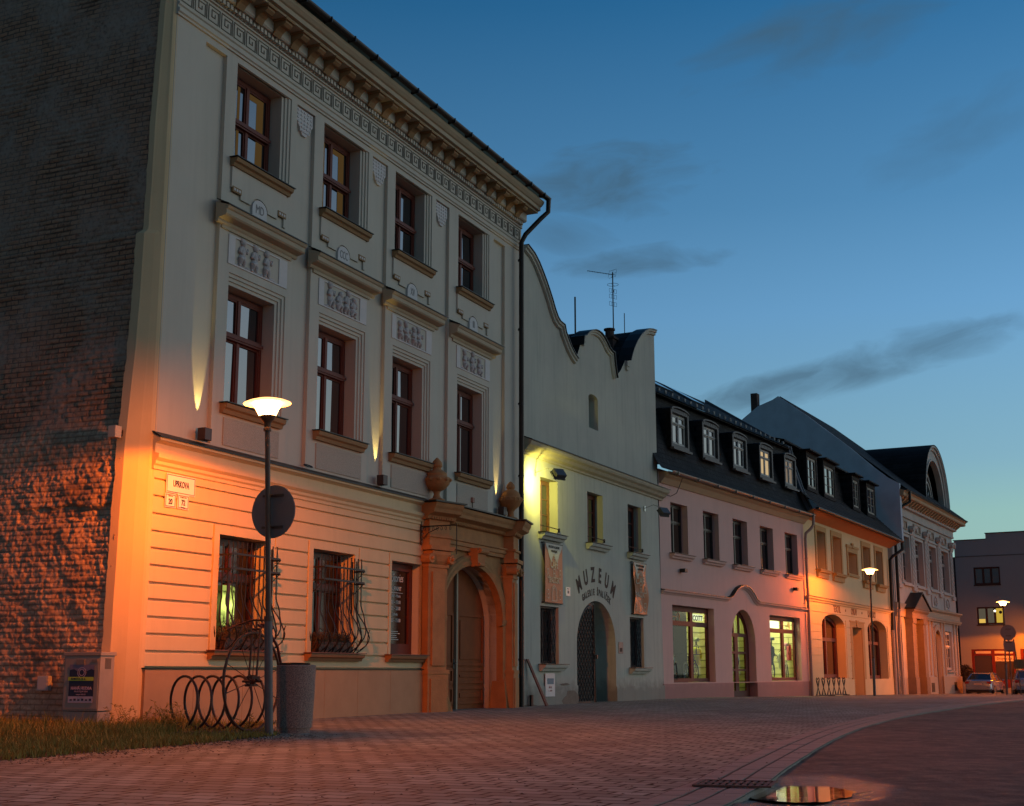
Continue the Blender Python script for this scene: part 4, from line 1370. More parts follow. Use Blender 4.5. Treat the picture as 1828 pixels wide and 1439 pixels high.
# goods in the windows
def wheel(m, c, r, tr, nsp=14, ax=0.0):
    ca, sa = math.cos(ax), math.sin(ax)
    P = lambda a, rr: (c[0] + rr * math.cos(a) * ca, c[1] + rr * math.cos(a) * sa, c[2] + rr * math.sin(a))
    m.tube([P(2 * math.pi * i / 28, r) for i in range(28)], tr, 6, closed=True)
def spokes(m, c, r, n=14, ax=0.0):
    ca, sa = math.cos(ax), math.sin(ax)
    for i in range(n):
        a = 2 * math.pi * i / n
        m.tube([c, (c[0] + r * math.cos(a) * ca, c[1] + r * math.cos(a) * sa, c[2] + r * math.sin(a))], .004, 3)
def bicycle(label, u, y, z, ang, col, sc=1.0, drop=False):
    o = F3.on('bicycle', label, 'bicycle', u, y, z, 'bicycles in the shop windows')
    o.rotation_euler.z += ang
    o.scale = (sc, sc, sc)
    fr = MB()
    BB, HT, HB, ST, RA, FA = (-.05, 0, .28), (.42, 0, .92), (.45, 0, .78), (-.18, 0, .86), (-.52, 0, .35), (.58, 0, .35)
    for p in ((BB, HB), (HT, (-.16, 0, .76)), (BB, ST), (BB, RA), (RA, (-.16, 0, .74)), (HT, HB)):
        fr.tube(p, .02, 6)
    fr.build('frame', col, o, weld=False)
    fk = MB()
    for s in (-.05, .05):
        fk.tube([(HB[0], s, HB[2]), (FA[0], s, FA[2])], .017, 6)
    fk.tube([(HB[0], -.06, HB[2]), (HB[0], .06, HB[2])], .02, 6)
    fk.build('fork', BLACK, o, weld=False)
    hb = MB()
    if drop:
        for s in (-.2, .2):
            hb.tube([(.44, 0, 1.0), (.48, s, 1.0), (.60, s, 1.0), (.66, s, .93), (.62, s, .85), (.54, s, .84)], .014, 6)
    else:
        hb.tube([(.38, -.34, 1.02), (.44, -.1, 1.0), (.44, .1, 1.0), (.38, .34, 1.02)], .014, 6)
        hb.tube([(.42, 0, .9), (.42, 0, 1.0)], .018, 6)
    hb.build('handlebar', BLACK, o, weld=False)
    sd_ = MB().ball((-.20, 0, .92), (.14, .055, .025), 10)
    sd_.tube([ST, (-.2, 0, .91)], .014, 6)
    sd_.build('saddle', BLACK, o)
    for cc_ in (RA, FA):
        w_ = MB()
        wheel(w_, cc_, .335, .026)
        wo_ = w_.build('wheel', BLACK, o)
        w_ = MB()
        spokes(w_, cc_, .33)
        w_.build('spokes', CHROME, wo_, weld=False)
    ck = MB().tube([(BB[0], -.06, BB[2]), (BB[0] + .12, -.07, BB[2] - .1)], .012, 5)
    ck.lathe([(.09, -.01), (.09, .01)], 14)
    ck.v[-28:] = [(a + BB[0], .05 + c_, b + BB[2]) for a, b, c_ in ck.v[-28:]]
    ck.build('crank', CHROME, o)
    return o
BLU = mat('bike_blue', (.05, .16, .25), .4)
GRN = mat('bike_grey_green', (.20, .26, .18), .4)
bicycle('black bicycle in front of the yellow shirt in the left shop window', 4.02, .72, .55, R(4), BLACK, 1.0)
bicycle('blue and green bicycle in the dark half of the left shop window', 2.30, .62, .55, R(30), BLU, 1.0)
bicycle('dark road bicycle with drop handlebar in the right shop window', 12.45, .66, .62, R(6), BLACK, 1.0, True)
bicycle('small white bicycle under the red shirt in the right shop window', 14.60, .70, .55, R(10), mat('bike_white', (.6, .55, .5), .4), .85)
def shirt(label, u, y, z, m, tilt=0.0):
    o = F3.on('cycling_shirt', label, 'shirt', u, y, z, 'shirts hung in the shop windows')
    s = MB()
    s.tube([(0, 0, 0), (0, 0, .40), (0, 0, .62), (0, 0, .70)], [.24, .22, .25, .10], 14)
    for k in (-1, 1):
        s.tube([(k * .18, 0, .62), (k * .36, 0, .46), (k * .42, 0, .28)], [.11, .10, .09], 10)
    s.v = [(a, b * .45, c_) for a, b, c_ in s.v]
    s.build('body', m, o, smooth=True)
    h = MB().tube([(-.25, 0, .70), (0, 0, .80), (.25, 0, .70)], .012, 5)
    h.tube([(0, 0, .8), (0, 0, .92), (.05, 0, .98)], .008, 5)
    h.build('hanger', BLACK, o)
    c_ = MB().tube([(-.08, 0, .69), (0, -.10, .66), (.08, 0, .69)], .02, 6)
    c_.build('collar', BLACK, o)
    o.rotation_euler.z += tilt
    return o
shirt('fluorescent yellow shirt hanging in the left shop window', 4.98, .85, 1.15, mat('hi_vis', (.70, .80, .04), .7, .1, 6))
shirt('pale yellow shirt hanging in the right shop window', 14.76, .95, 1.05, mat('pale_shirt', (.62, .66, .35), .7, .1, 6))
shirt('red and pink shirt at the right side of the right shop window', 15.3, .75, 1.42, mat('red_shirt', (.45, .06, .09), .7, .1, 6), .3)
def helmet(label, u, y, z, m):
    o = F3.on('cycle_helmet', label, 'helmet', u, y, z, 'helmets in the shop windows')
    h = MB()
    h.ball((0, 0, .05), (.17, .13, .12), 14)
    h.v = [(a, b, max(c_, .02)) for a, b, c_ in h.v]
    h.build('shell', m, o, smooth=True)
    for k in range(-2, 3):
        v = MB().tube([(-.13, k * .045, .09), (0, k * .05, .172 - abs(k) * .012), (.13, k * .045, .09)], .008, 4)
        v.build('vent', BLACK, o)
    s = MB().tube([(-.06, 0, .02), (-.05, 0, -.12), (.06, 0, -.12), (.08, 0, .02)], .008, 4)
    s.tube([(0, 0, -.45), (0, 0, .02)], .015, 6)
    s.build('stand', BLACK, o)
helmet('green and black helmet on a stand in the left shop window', 4.55, .68, 2.02, mat('helmet_green', (.35, .45, .12), .3))
helmet('pink helmet on a stand in the right shop window', 14.54, .62, 2.0, mat('helmet_pink', (.55, .22, .30), .3))
helmet('dark helmet at the left edge of the right shop window', 12.72, .62, 2.22, mat('helmet_dark', (.03, .06, .06), .3))
# dark clothed torso form under the dark helmet
o = F3.on('dress_form', 'dark dressed shop form above the road bicycle, left in the right shop window', 'shop form', 12.72, .70, 1.2)
s = MB()
s.tube([(0, 0, 0), (0, 0, .25), (0, 0, .55), (0, 0, .75), (0, 0, .84), (.0, 0, .95)], [.13, .14, .19, .18, .07, .06], 14)
s.tube([(.14, 0, .72), (.30, -.03, .5), (.42, -.05, .42)], [.07, .055, .05], 8)
s.build('torso', mat('dark_jersey', (.03, .05, .07), .8), o, smooth=True)
MB().tube([(0, 0, -.6), (0, 0, 0)], .02, 6).build('stand', BLACK, o)
# added dark board that keeps the left half of this window dark
o = F3.on('darkening_board', 'added dark board darkening one half of the left shop window', 'darkening board', 3.62, .98, .47)
MB().box(-.9, .75, 0, .04, 0, 2.75).build('board', mat('dark_board', (.009, .008, .005), .9), o)
MB().box(-.9, -.85, -.2, .04, 0, .04).box(.70, .75, -.2, .04, 0, .04).build('feet', BLACK, o)

# small lamps and wall fittings on the pink and museum fronts
def camera_box(F, u, y, z, label, group, m=BLACK):
    o = F.on('wall_fitting', label, 'wall lamp', u, y, z, group)
    MB().box(-.13, .13, -.22, -.02, -.06, .07).build('housing', m, o, bevel=.01)
    MB().box(-.03, .03, -.05, .0, -.04, .04).build('bracket', m, o)
    return o
camera_box(F3, 1.66, -.01, 4.49, 'small dark wall lamp under the first pink house window', 'dark wall lamps on the pink front')
camera_box(F3, 14.05, -.01, 4.47, 'small dark wall lamp near the downpipe at the right end of the pink front', 'dark wall lamps on the pink front')
# ================================================================ yellow house
F4 = Front((13.2069, 60.9572), (.46512, .88525))
ye = F4.house('yellow_house', 'narrow yellow house with shingled roof and orange eaves', 'house')
LY = 17.35
YW = [(1.90, 3.85, 5.58, 7.66), (4.78, 6.85, 5.58, 7.66), (7.80, 10.0, 5.76, 7.10), (10.92, 12.95, 5.58, 7.66), (13.88, 15.9, 5.55, 7.66)]
AW = [(2.50, 6.75, .62), (11.50, 15.95, .55)]
wl = MB()
ah = [arch_loop(a, b, z0, 3.05, .56, 12) for a, b, z0 in AW]
yd = rect(8.15, 10.15, -.6, 3.12)
wl.plate(rect(-.05, LY, -1.2, 8.3), [rect(a + .22, b - .22, z0 + .04, z1 - .24) for a, b, z0, z1 in YW] + ah + [yd], 0, .55)
wl.build('wall', YEL, ye)
for i, (a, b, z0, z1) in enumerate(YW):
    q = MB()
    q.plate(rect(a, b, z0, z1), [rect(a + .22, b - .22, z0 + .04, z1 - .24)], -.05, .05)
    if i == 2:
        q.box(a - .1, b + .12, -.08, -.0, z1 + .0, z1 + .12).box((a + b) / 2 - .16, (a + b) / 2 + .16, -.1, 0, z1 + .0, z1 + .25)
        q.box(a, b, -.09, 0, z0 - .12, z0)
    q.build('window_surround', YELT, ye)
    window(ye, a + .24, b - .24, z0 + .06, z1 - .26, .40, WOODD, mat('red_shutter', (.13, .022, .012), .75, .15, 6), fw=.08, name='window')
    if i != 2:
        q = MB()
        q.ext([(0, z0 - .36), (-.10, z0 - .36), (-.12, z0 - .14), (-.22, z0 - .10), (-.24, z0 - .0), (0, z0 + .0)], a + .05, b - .02)
        q.box(a - .12, b + .16, -.26, 0, z0 - .02, z0 + .02)
        q.build('sill', YELT, ye)
st = MB()
st.ext([(0, 4.08), (-.06, 4.08), (-.08, 4.14), (-.16, 4.18), (-.18, 4.25), (0, 4.30)], -.05, LY)
sto = st.build('string_course', YEL, ye)
MB().ext([(0, 4.30), (-.21, 4.255), (-.21, 4.275), (0, 4.33)], .5, LY).build('string_flashing', FLASH, sto)
# shallow rustication of the ground floor
ru = MB()
for i in range(9):
    z0 = .62 + i * .35
    z1 = min(z0 + .325, 3.66)
    segs = [(.05, 2.35), (6.9, 7.75), (10.65, 11.35), (16.1, LY - .05)]
    if z0 > 3.3:
        segs = [(.05, LY - .05)]
        z0 = 3.64
        z1 = 3.68
    for a, b in segs:
        ru.box(a, b, -.03, 0, z0, z1)
ru.build('rustication', YEL, ye)
pl = MB()
for a, b in ((-.05, 8.0), (10.3, LY)):
    pl.box(a, b, -.05, 0, -1.1, .55)
pl.build('plinth', YEL, ye)
ds = MB()
ds.plate([(7.72, -.5), (10.62, -.5), (10.62, 3.36), (7.72, 3.36)], [rect(8.15, 10.15, -.45, 3.12)], -.045, .045)
ds.box(8.95, 9.35, -.09, 0, 3.12, 3.46)
ds.box(7.65, 10.70, -.07, 0, 3.36, 3.42)
dso = ds.build('door_surround', YELT, ye)
MB().box(8.12, 10.18, .45, .52, -.6, 3.14).build('door', mat('door_orange', (.34, .13, .05), .6, .1, 3), ye)
LTM = mat('carved_ochre', (.26, .15, .07), .8)
for wd_, uu_, sx__ in (('TEXTIL', 5.4, .95), ('•', 7.05, 1), ('OBUV', 8.75, .98), ('•', 10.45, 1), ('KABELKY', 12.6, .95)):
    MB().text(wd_, .45, uu_, -.004, 3.87, sx=sx__, ext=.012, bold=.006).build('facade_lettering', LTM, ye)
for k, (a, b, z0) in enumerate(AW):
    c, hw = (a + b) / 2, (b - a) / 2
    q = MB()
    lp = arch_loop(a + .01, b - .01, z0 + .01, 3.04, .55, 12)
    um = a + (b - a) * .52
    q.plate(lp, [rect(a + .25, um - .1, z0 + .18, 2.35), rect(um + .12, b - .3, z0 + .18, 2.35), [(a + .25, 2.52), (um - .1, 2.52), (um - .1, 3.42), (a + .9, 3.30), (a + .25, 3.05)],
                   [(um + .12, 2.52), (b - .3, 2.52), (b - .3, 3.05), (b - .9, 3.3), (um + .12, 3.42)]], .42, .1)
    wo = q.build('shop_window', WOODF, ye)
    g = MB()
    g.plate([(p_, max(min(q_, 3.5), z0 + .1)) for p_, q_ in arch_loop(a + .1, b - .1, z0 + .1, 3.0, .5, 12)], [], .50, .01)
    g.build('pane', GLASSB, wo)
    e = MB()
    if k == 0:
        e.text('oděvy', .42, a + 1.12, .45, 2.82, sx=.95, bold=.02)
        e.box(a + .8, a + 1.6, .47, .48, 1.45, 1.62)
    else:
        e.box(a + 2.4, a + 3.0, .47, .48, 1.35, 1.5)
    e.build('window_lettering', mat('pink_white_vinyl', (.75, .55, .48), .6), wo)
    if k == 1:
        e = MB()
        e.box(a + .35, a + .75, .47, .485, 1.95, 2.2).box(a + 1.2, a + 1.7, .47, .485, 1.9, 2.25)
        e.build('lit_display', emit('bluish_display', (.75, 1.0, .9), 1.6), wo)
        e = MB().box(a + 1.1, a + 2.0, .48, .49, .8, 1.8)
        e.build('lit_display', emit('olive_display', (.5, .45, .12), .35), wo)
# eaves and roof
ev = MB()
ev.add([(-.3, -.62, 8.12), (LY + .4, -.62, 8.12), (LY + .4, .0, 7.80), (-.3, .0, 7.80), (-.3, -.62, 8.16), (LY + .4, -.62, 8.16), (LY + .4, .0, 7.9), (-.3, 0, 7.9)], [(0, 1, 2, 3), (0, 1, 5, 4), (1, 2, 6, 5), (3, 0, 4, 7), (4, 5, 6, 7)])
ev.build('soffit', ORB, ye)
gu = MB()
gu.ext([(-.78 + .085 * math.cos(R(t)), 8.18 + .085 * math.sin(R(t))) for t in range(180, 361, 20)] + [(-.70, 8.20), (-.86, 8.20)], -.3, LY + .45)
gu.build('gutter', FLASH, ye)
rf = MB()
pr_ = [(-.78, 8.25), (-.35, 8.62), (.25, 9.25)]
n_ = 3
for lap in range(9):
    t0, t1 = lap / 9, (lap + 1) / 9
    def pp(t):
        y = -.78 + 1.5 * t
        return y, 8.25 + 1.33 * t + .12 * t * t
    (ya, za), (yb, zb) = pp(t0), pp(t1)
    rf.add([(-.35, ya, za + .05), (LY + .45, ya, za + .05), (LY + .45, yb, zb + .02), (-.35, yb, zb + .02), (-.35, ya, za), (LY + .45, ya, za)], [(0, 1, 2, 3), (4, 5, 1, 0)])
rf.add([(-.3, .7, 9.5), (LY + .3, .7, 9.5), (LY + .3, .95, 11.35), (-.3, .95, 11.35)], [(0, 1, 2, 3)])
rf.add([(-.3, .6, 11.42), (LY + .3, .6, 11.42), (LY + .3, 5.5, 12.6), (-.3, 5.5, 12.6)], [(0, 1, 2, 3)])
rf.add([(-.3, .6, 11.34), (LY + .3, .6, 11.34), (LY + .3, .6, 11.42), (-.3, .6, 11.42)], [(0, 1, 2, 3)])
rf.add([(-.3, .6, 11.34), (LY + .3, .6, 11.34), (LY + .3, 1.2, 11.34), (-.3, 1.2, 11.34)], [(0, 1, 2, 3)])
rfo = rf.build('roof', TILE, ye, recalc=False)
YD = [(2.0, 3.9), (5.0, 7.3), (10.8, 12.4), (14.0, 16.1)]
for i, (a, b) in enumerate(YD):
    q = MB()
    yf = .25
    zt = 11.18
    q.plate(rect(a, b, 9.32, zt), [rect(a + .22, b - .22, 9.5, zt - .24)], yf, .12)
    for u in (a, b):
        q.add([(u, yf + .12, 9.1), (u, 1.2, 9.3), (u, 1.2, zt), (u, yf + .12, zt)], [(0, 1, 2, 3)])
    q.box(a - .12, b + .12, yf - .22, 1.2, zt + .0, zt + .08)
    do = q.build('dormer', TILE, ye)
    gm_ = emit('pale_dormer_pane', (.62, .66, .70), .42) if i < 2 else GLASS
    window(do, a + .22, b - .22, 9.5, zt - .24, yf + .04, mat('frame_cream', (.28, .24, .19), .6), GLASS, cols=2, fw=.08, muntins=(.33, .66), name='dormer_window')
for k, (u, m_) in enumerate(((LY - .35, COPPER), (LY + .12, mat('pipe_cream', (.42, .33, .27), .6)))):
    dp = MB()
    top = 7.95 if k == 0 else 9.3
    if k == 0:
        dp.tube([(LY + .35, -.76, 8.1), (LY + .35, -.74, 7.7), (LY - .2, -.3, 7.3), (u + .1, -.14, 7.1), (u, -.12, 3.2)], .085, 10)
        dp.build('downpipe', m_, ye, smooth=True)
        dp = MB().tube([(u, -.12, 3.2), (u, -.12, -.5)], .085, 10)
        dp.build('downpipe', mat('pipe_cream', (.42, .33, .27), .6), ye, smooth=True)

# ================================================================ white neoclassical house with the big lunette
F5 = Front((21.3711, 76.4961), (.47355, .88076))
wh = F5.house('white_house', 'white neoclassical house with barrel dormer and bracketed cornice at the street end', 'house')
U0 = 0.9
LW = 19.55
WW = [(3.35, 5.45), (7.0, 9.25), (11.2, 13.4), (15.2, 17.55)]
GW5 = [(6.92, 9.0), (15.1, 17.3)]
wl = MB()
wl.plate(rect(U0, LW, -1.6, 10.7), [rect(a, b, 6.13, 8.86) for a, b in WW] + [rect(a, b, 1.0, 3.55) for a, b in GW5] + [rect(4.1, 6.2, -.55, 3.75), rect(11.35, 13.1, -.55, 3.74)], 0, .45)
wl.box(LW - .05, LW, .4, 14, -1.6, 10.7)
wl.build('wall', WHT, wh)
for a, b in WW:
    window(wh, a + .04, b - .04, 6.17, 8.82, .22, mat('frame_pale_grey', (.34, .31, .28), .6), GLASSB if a > 10 else GLASS, cols=2, fw=.12, transoms=[8.0], tw=.12, th=.01, muntins=(.5,), name='window')
    q = MB()
    q.plate(rect(a - .22, b + .22, 6.0, 9.05), [rect(a, b, 6.13, 8.86)], -.06, .06)
    q.box(a - .3, b + .3, -.14, 0, 9.05, 9.14)
    q.box(a - .3, b + .3, -.16, 0, 5.92, 6.03)
    q.build('window_surround', WHT, wh)
    q = MB()
    q.plate(rect(a - .05, b - .3, 9.30, 9.85), [rect(a + .07, b - .42, 9.40, 9.75)], -.06, .06)
    q.plate(rect(a + .05, b - .4, 9.38, 9.77), [], -.01, .01)
    q.build('frieze_panel', mat('tan_panel', (.34, .25, .18), .8, .2, 3), wh)
# pilasters with slanted flutes and scrolled capitals
for c in (2.3, 6.2, 10.2, 14.3, 18.6):
    q = MB()
    q.box(c - .42, c + .42, -.10, 0, 5.9, 9.0)
    q.box(c - .5, c + .5, -.14, 0, 5.7, 5.95)
    q.ext([(-.10, 9.0), (-.16, 9.1), (-.22, 9.35), (-.34, 9.5), (-.36, 9.62), (0, 9.62)], c - .46, c + .46)
    for s in (-1, 1):
        q.tube([(c + s * .46, -.32, 9.40), (c + s * .46, -.05, 9.40)], .14, 10)
    po_ = q.build('pilaster', WHT, wh)
    q = MB()
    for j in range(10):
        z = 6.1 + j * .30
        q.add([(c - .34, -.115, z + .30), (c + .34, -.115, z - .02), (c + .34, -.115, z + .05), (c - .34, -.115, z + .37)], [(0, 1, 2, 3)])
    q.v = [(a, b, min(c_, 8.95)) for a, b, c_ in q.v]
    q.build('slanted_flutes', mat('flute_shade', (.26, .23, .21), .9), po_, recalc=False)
co = MB()
co.ext([(0, 10.0), (-.12, 10.0), (-.14, 10.1), (-.10, 10.12), (-.10, 10.5), (0, 10.5)], U0, LW + .1)
co.ext([(0, 10.45), (-.30, 10.5), (-.34, 10.62), (-.34, 10.86), (0, 10.9)], U0, LW + .25)
coo = co.build('frieze', WHT, wh)
co = MB()
co.ext([(0, 10.86), (-.80, 10.90), (-.84, 10.96), (-.84, 11.08), (-.95, 11.18), (0, 11.42)], U0, LW + .9)
co.build('cornice', mat('cornice_orange_tan', (.48, .30, .16), .8, .1, 3), wh)
for j in range(24):
    u = U0 + .4 + j * .78
    q = MB().ext([(-.33, 10.60), (-.42, 10.62), (-.62, 10.78), (-.74, 10.90), (-.33, 10.90)], u, u + .34)
    q.build('bracket', mat('cornice_orange_tan', (.48, .30, .16)), wh)
gu = MB().ext([(-.98, 11.18), (-1.02, 11.26), (-.92, 11.30), (0, 11.55), (0, 11.45)], U0 + .2, LW + .95)
gu.build('gutter', FLASH, wh)
dp = MB()
dp.tube([(U0 + 1.0, -.98, 11.25), (U0 + 1.0, -.95, 10.6), (U0 + .35, -.3, 10.1), (U0 + .3, -.16, 9.6), (U0 + .3, -.14, -.6)], .09, 10)
dp.build('downpipe', COPPER, wh, smooth=True)
dp = MB().tube([(U0 - .35, -.3, 4.4), (U0 - .2, -.2, 3.0), (U0 + .0, -.2, -.6)], .09, 10)
dp.build('downpipe', mat('pipe_cream', (.42, .33, .27), .6), wh, smooth=True)
# entablature over the ground floor, pedimented door
en = MB()
en.ext([(0, 4.05), (-.18, 4.05), (-.2, 4.12), (-.26, 4.16), (-.28, 4.26), (-.16, 4.30), (-.16, 4.62), (-.2, 4.64), (-.34, 4.72), (-.36, 4.82), (0, 4.9)], 6.6, LW + .35)
en.ext([(0, 4.05), (-.1, 4.05), (-.15, 4.8), (0, 4.85)], U0, 6.6)
en.build('entablature', mat('warm_stone', (.50, .38, .27), .8, .1, 2), wh)
pd = MB()
for u in (3.25, 6.25):
    pd.box(u, u + .85, -.42, 0, -.8, 3.7)
    pd.box(u - .08, u + .93, -.48, 0, 3.7, 4.0)
    pd.box(u - .06, u + .91, -.47, 0, -.9, .6)
pd.ext([(0, 4.0), (-.50, 4.0), (-.50, 4.3), (-.62, 4.42), (-.62, 4.52), (0, 4.6)], 3.0, 7.3)
pd.add([(2.9, -.66, 4.52), (7.4, -.66, 4.52), (5.15, -.66, 5.40), (2.9, 0, 4.52), (7.4, 0, 4.52), (5.15, 0, 5.40)], [(0, 1, 2), (0, 2, 5, 3), (1, 2, 5, 4), (0, 1, 4, 3)])
pdo = pd.build('door_surround', mat('door_stone', (.27, .19, .13), .8, .2, 3), wh)
q = MB().add([(2.75, -.74, 4.50), (5.15, -.74, 5.48), (5.15, 0, 5.48), (2.75, 0, 4.50), (7.55, -.74, 4.50), (7.55, 0, 4.50), (2.75, -.74, 4.58), (5.15, -.74, 5.57), (7.55, -.74, 4.58), (2.75, 0, 4.58), (5.15, 0, 5.57), (7.55, 0, 4.58)],
             [(0, 1, 7, 6), (1, 4, 8, 7), (6, 7, 10, 9), (7, 8, 11, 10), (0, 3, 9, 6), (4, 5, 11, 8)])
q.build('pediment_roof', FLASH, pdo)
q = MB()
q.plate(rect(4.1, 6.25, -.9, 3.75), [rect(4.4, 5.95, -.8, 2.7), [(4.4, 2.8), (5.95, 2.8), (5.7, 3.3), (5.17, 3.5), (4.65, 3.3)]], .25, .08)
q.plate(rect(4.3, 6.05, -.85, 3.7), [], .32, .03)
q.build('door', mat('door_brown', (.10, .045, .02), .5, .2, 3), wh)
q = MB()
q.plate(rect(11.35, 13.1, -.9, 3.74), [rect(11.6, 12.85, -.8, 2.5)], .2, .08)
q.plate(rect(11.55, 12.9, -.85, 3.6), [], .27, .03)
q.build('door', mat('door_brown2', (.14, .06, .03), .5, .2, 3), wh)
q = MB()
q.plate([(11.0, -.7), (13.5, -.7), (13.5, 2.9)] + arc(12.25, 2.9, 1.25, 1.0, 0, 180, 10)[1:-1] + [(11.0, 2.9)], [[(11.3, -.65), (13.2, -.65), (13.2, 2.8)] + arc(12.25, 2.8, .95, .75, 0, 180, 10)[1:-1] + [(11.3, 2.8)]], -.1, .1)
q.build('door_surround', mat('warm_stone', (.50, .38, .27)), wh)
for a, b in GW5:
    window(wh, a + .04, b - .04, 1.04, 3.5, .12, mat('frame_bright', (.62, .56, .50), .5), GLASS, cols=2, fw=.13, transoms=[2.55], tw=.12, th=.01, muntins=(.5,), name='window')
    q = MB()
    q.box(a - .15, b + .2, -.14, 0, .88, .98)
    q.build('sill', WHITEF, wh)
for c in (9.9, 10.9, 13.7, 14.6, 18.0, 19.1):
    q = MB().box(c - .16, c + .16, -.07, 0, .7, 4.05)
    q.box(c - .2, c + .2, -.1, 0, 3.85, 4.05)
    q.build('pilaster', mat('warm_stone', (.50, .38, .27)), wh)
q = MB()
for a, b in ((6.35, 11.25), (13.2, LW)):
    q.box(a, b, -.12, 0, -1.3, .62)
q.build('plinth', mat('warm_stone', (.50, .38, .27)), wh)
for a in (9.2, 16.6):
    MB().box(a, a + .9, -.135, -.12, -.3, .25).build('cellar_vent', IRON, wh)
for i, c in enumerate((8.2, 12.2, 16.3)):
    q = MB()
    q.plate(rect(c - .95, c + .95, 4.95, 5.75), [[(c + .62 * math.cos(R(t)), 5.35 + .34 * math.sin(R(t))) for t in range(0, 360, 24)]], -.07, .07)
    qo = q.build('medallion_panel', WHT, wh)
    q = MB()
    q.ball((c, -.03, 5.40), (.22, .1, .2), 8)
    q.ball((c + .1, -.03, 5.22), (.2, .08, .12), 8)
    q.build('medallion_figure', WHT, qo, smooth=True)
# barrel dormer with lunette
CU, RL, ZL = 13.8, 3.95, 11.75
lu = MB()
def ar(r, a0=0, a1=180, n=28):
    return arc(CU, ZL, r, r, a0, a1, n)
lu.plate(ar(RL), [[(CU - 2.95, ZL + .02), (CU + 2.95, ZL + .02)] + arc(CU, ZL + .02, 2.95, 2.95, 0, 180, 20)[1:-1]], -.10, .30)
lu.sweep(ar(RL - .02)[::-1], [(0, .1), (0, -.34), (-.12, -.34), (-.16, -.22), (-.30, -.20), (-.32, .1)])
lu.sweep(ar(3.05)[::-1], [(0, .1), (0, -.18), (-.12, -.18), (-.12, .1)])
luo = lu.build('lunette_gable', WHT, wh)
q = MB()
q.plate([(CU - 2.95, ZL + .02), (CU + 2.95, ZL + .02)] + arc(CU, ZL + .02, 2.95, 2.95, 0, 180, 20)[1:-1], [], .55, .02)
q.build('tympanum', mat('warm_stone', (.50, .38, .27)), luo)
q = MB()
for rr in (1.7, 2.2):
    q.sweep(arc(CU, ZL, rr, rr, 0, 180, 20)[::-1], [(0, .54), (0, .38), (-.14, .38), (-.14, .54)])
for t in range(15, 180, 25):
    q.tube([(CU + .3 * math.cos(R(t)), .5, ZL + .3 * math.sin(R(t))), (CU + 1.7 * math.cos(R(t)), .5, ZL + 1.7 * math.sin(R(t)))], .05, 4)
q.build('fan_window', WHITEF, luo, weld=False)
q = MB().plate(arc(CU, ZL, 1.65, 1.65, 0, 180, 16), [], .53, .01)
q.build('fan_glass', GLASS, luo)
br = MB()
p_ = ar(RL + .03)
n_ = len(p_)
br.add([(a, -.36, b) for a, b in p_] + [(a, 13, b) for a, b in p_], [(i, i + 1, i + 1 + n_, i + n_) for i in range(n_ - 1)])
br.add([(a, -.36, b) for a, b in p_] + [(CU + (a - CU) * .985, -.36, ZL + (b - ZL) * .985) for a, b in p_], [(i, i + 1, i + 1 + n_, i + n_) for i in range(n_ - 1)])
br.build('barrel_roof', TILE, wh, recalc=False)
rf = MB()
rf.add([(U0 + .3, -.9, 11.35), (LW + .3, -.9, 11.35), (LW - 6, 6.3, 17.45), (U0 + .3, 6.3, 17.45), (U0 + .3, 14, 11), (LW + .3, 14, 11)], [(0, 1, 2, 3), (3, 2, 5, 4), (1, 5, 2)])
rf.build('roof', TILE, wh, recalc=False)
# bare party gable that rises behind the yellow and pink roofs
GAB = [(-.62, 8.3), (-.62, 11.6), (.05, 12.0), (.78, 12.62), (2.12, 13.9), (3.4, 15.0), (4.62, 16.05), (5.96, 17.12), (6.33, 17.40), (6.7, 17.2), (7.6, 16.9), (8.6, 16.2), (14.0, 11.0), (14.0, 8)]
GB = MB()
GB.add([(U0 - .02, a, b) for a, b in GAB] + [(U0 + .4, a, b) for a, b in GAB], [tuple(range(len(GAB)))] + [(i, (i + 1) % len(GAB), (i + 1) % len(GAB) + len(GAB), i + len(GAB)) for i in range(len(GAB))])
GB.build('party_gable', FIREW, wh)
MB().box(U0 + .1, U0 + .6, 7.7, 8.1, 16.0, 17.75).build('chimney', mat('dark_brick', (.09, .05, .04)), wh)

# ================================================================ grey building across the end of the street
F6 = Front((34.5, 104.0), (.8387, -.5446))
gr = F6.house('grey_building', 'plain grey modern building with flat roof closing the end of the street', 'building')
L6 = 16
wl = MB()
W6 = [(.98, 2.94, 7.44, 8.76), (1.02, 3.05, 4.44, 5.76), (6.4, 8.4, 7.44, 8.76)]
S6 = [(.42, 3.62, -.25, 2.60), (4.0, 7.2, -.25, 2.60)]
wl.plate([(-.35, -2), (L6, -2), (L6, 11.30), (2.05, 11.30), (2.05, 10.87), (-.35, 10.87)], [rect(*q_) for q_ in W6 + S6], 0, .3)
wl.box(-.35, -.3, .3, 9, -2, 10.8)
wl.build('wall', GREYB, gr)
q = MB().box(-.35, L6, -.03, 0, 9.58, 9.64)
q.build('string_course', mat('grey_band', (.14, .12, .11)), gr)
q = MB()
q.box(-.42, 2.08, -.06, .3, 10.87, 10.92).box(2.0, L6, -.06, .3, 11.30, 11.36)
q.build('roof_edge', FLASH, gr)
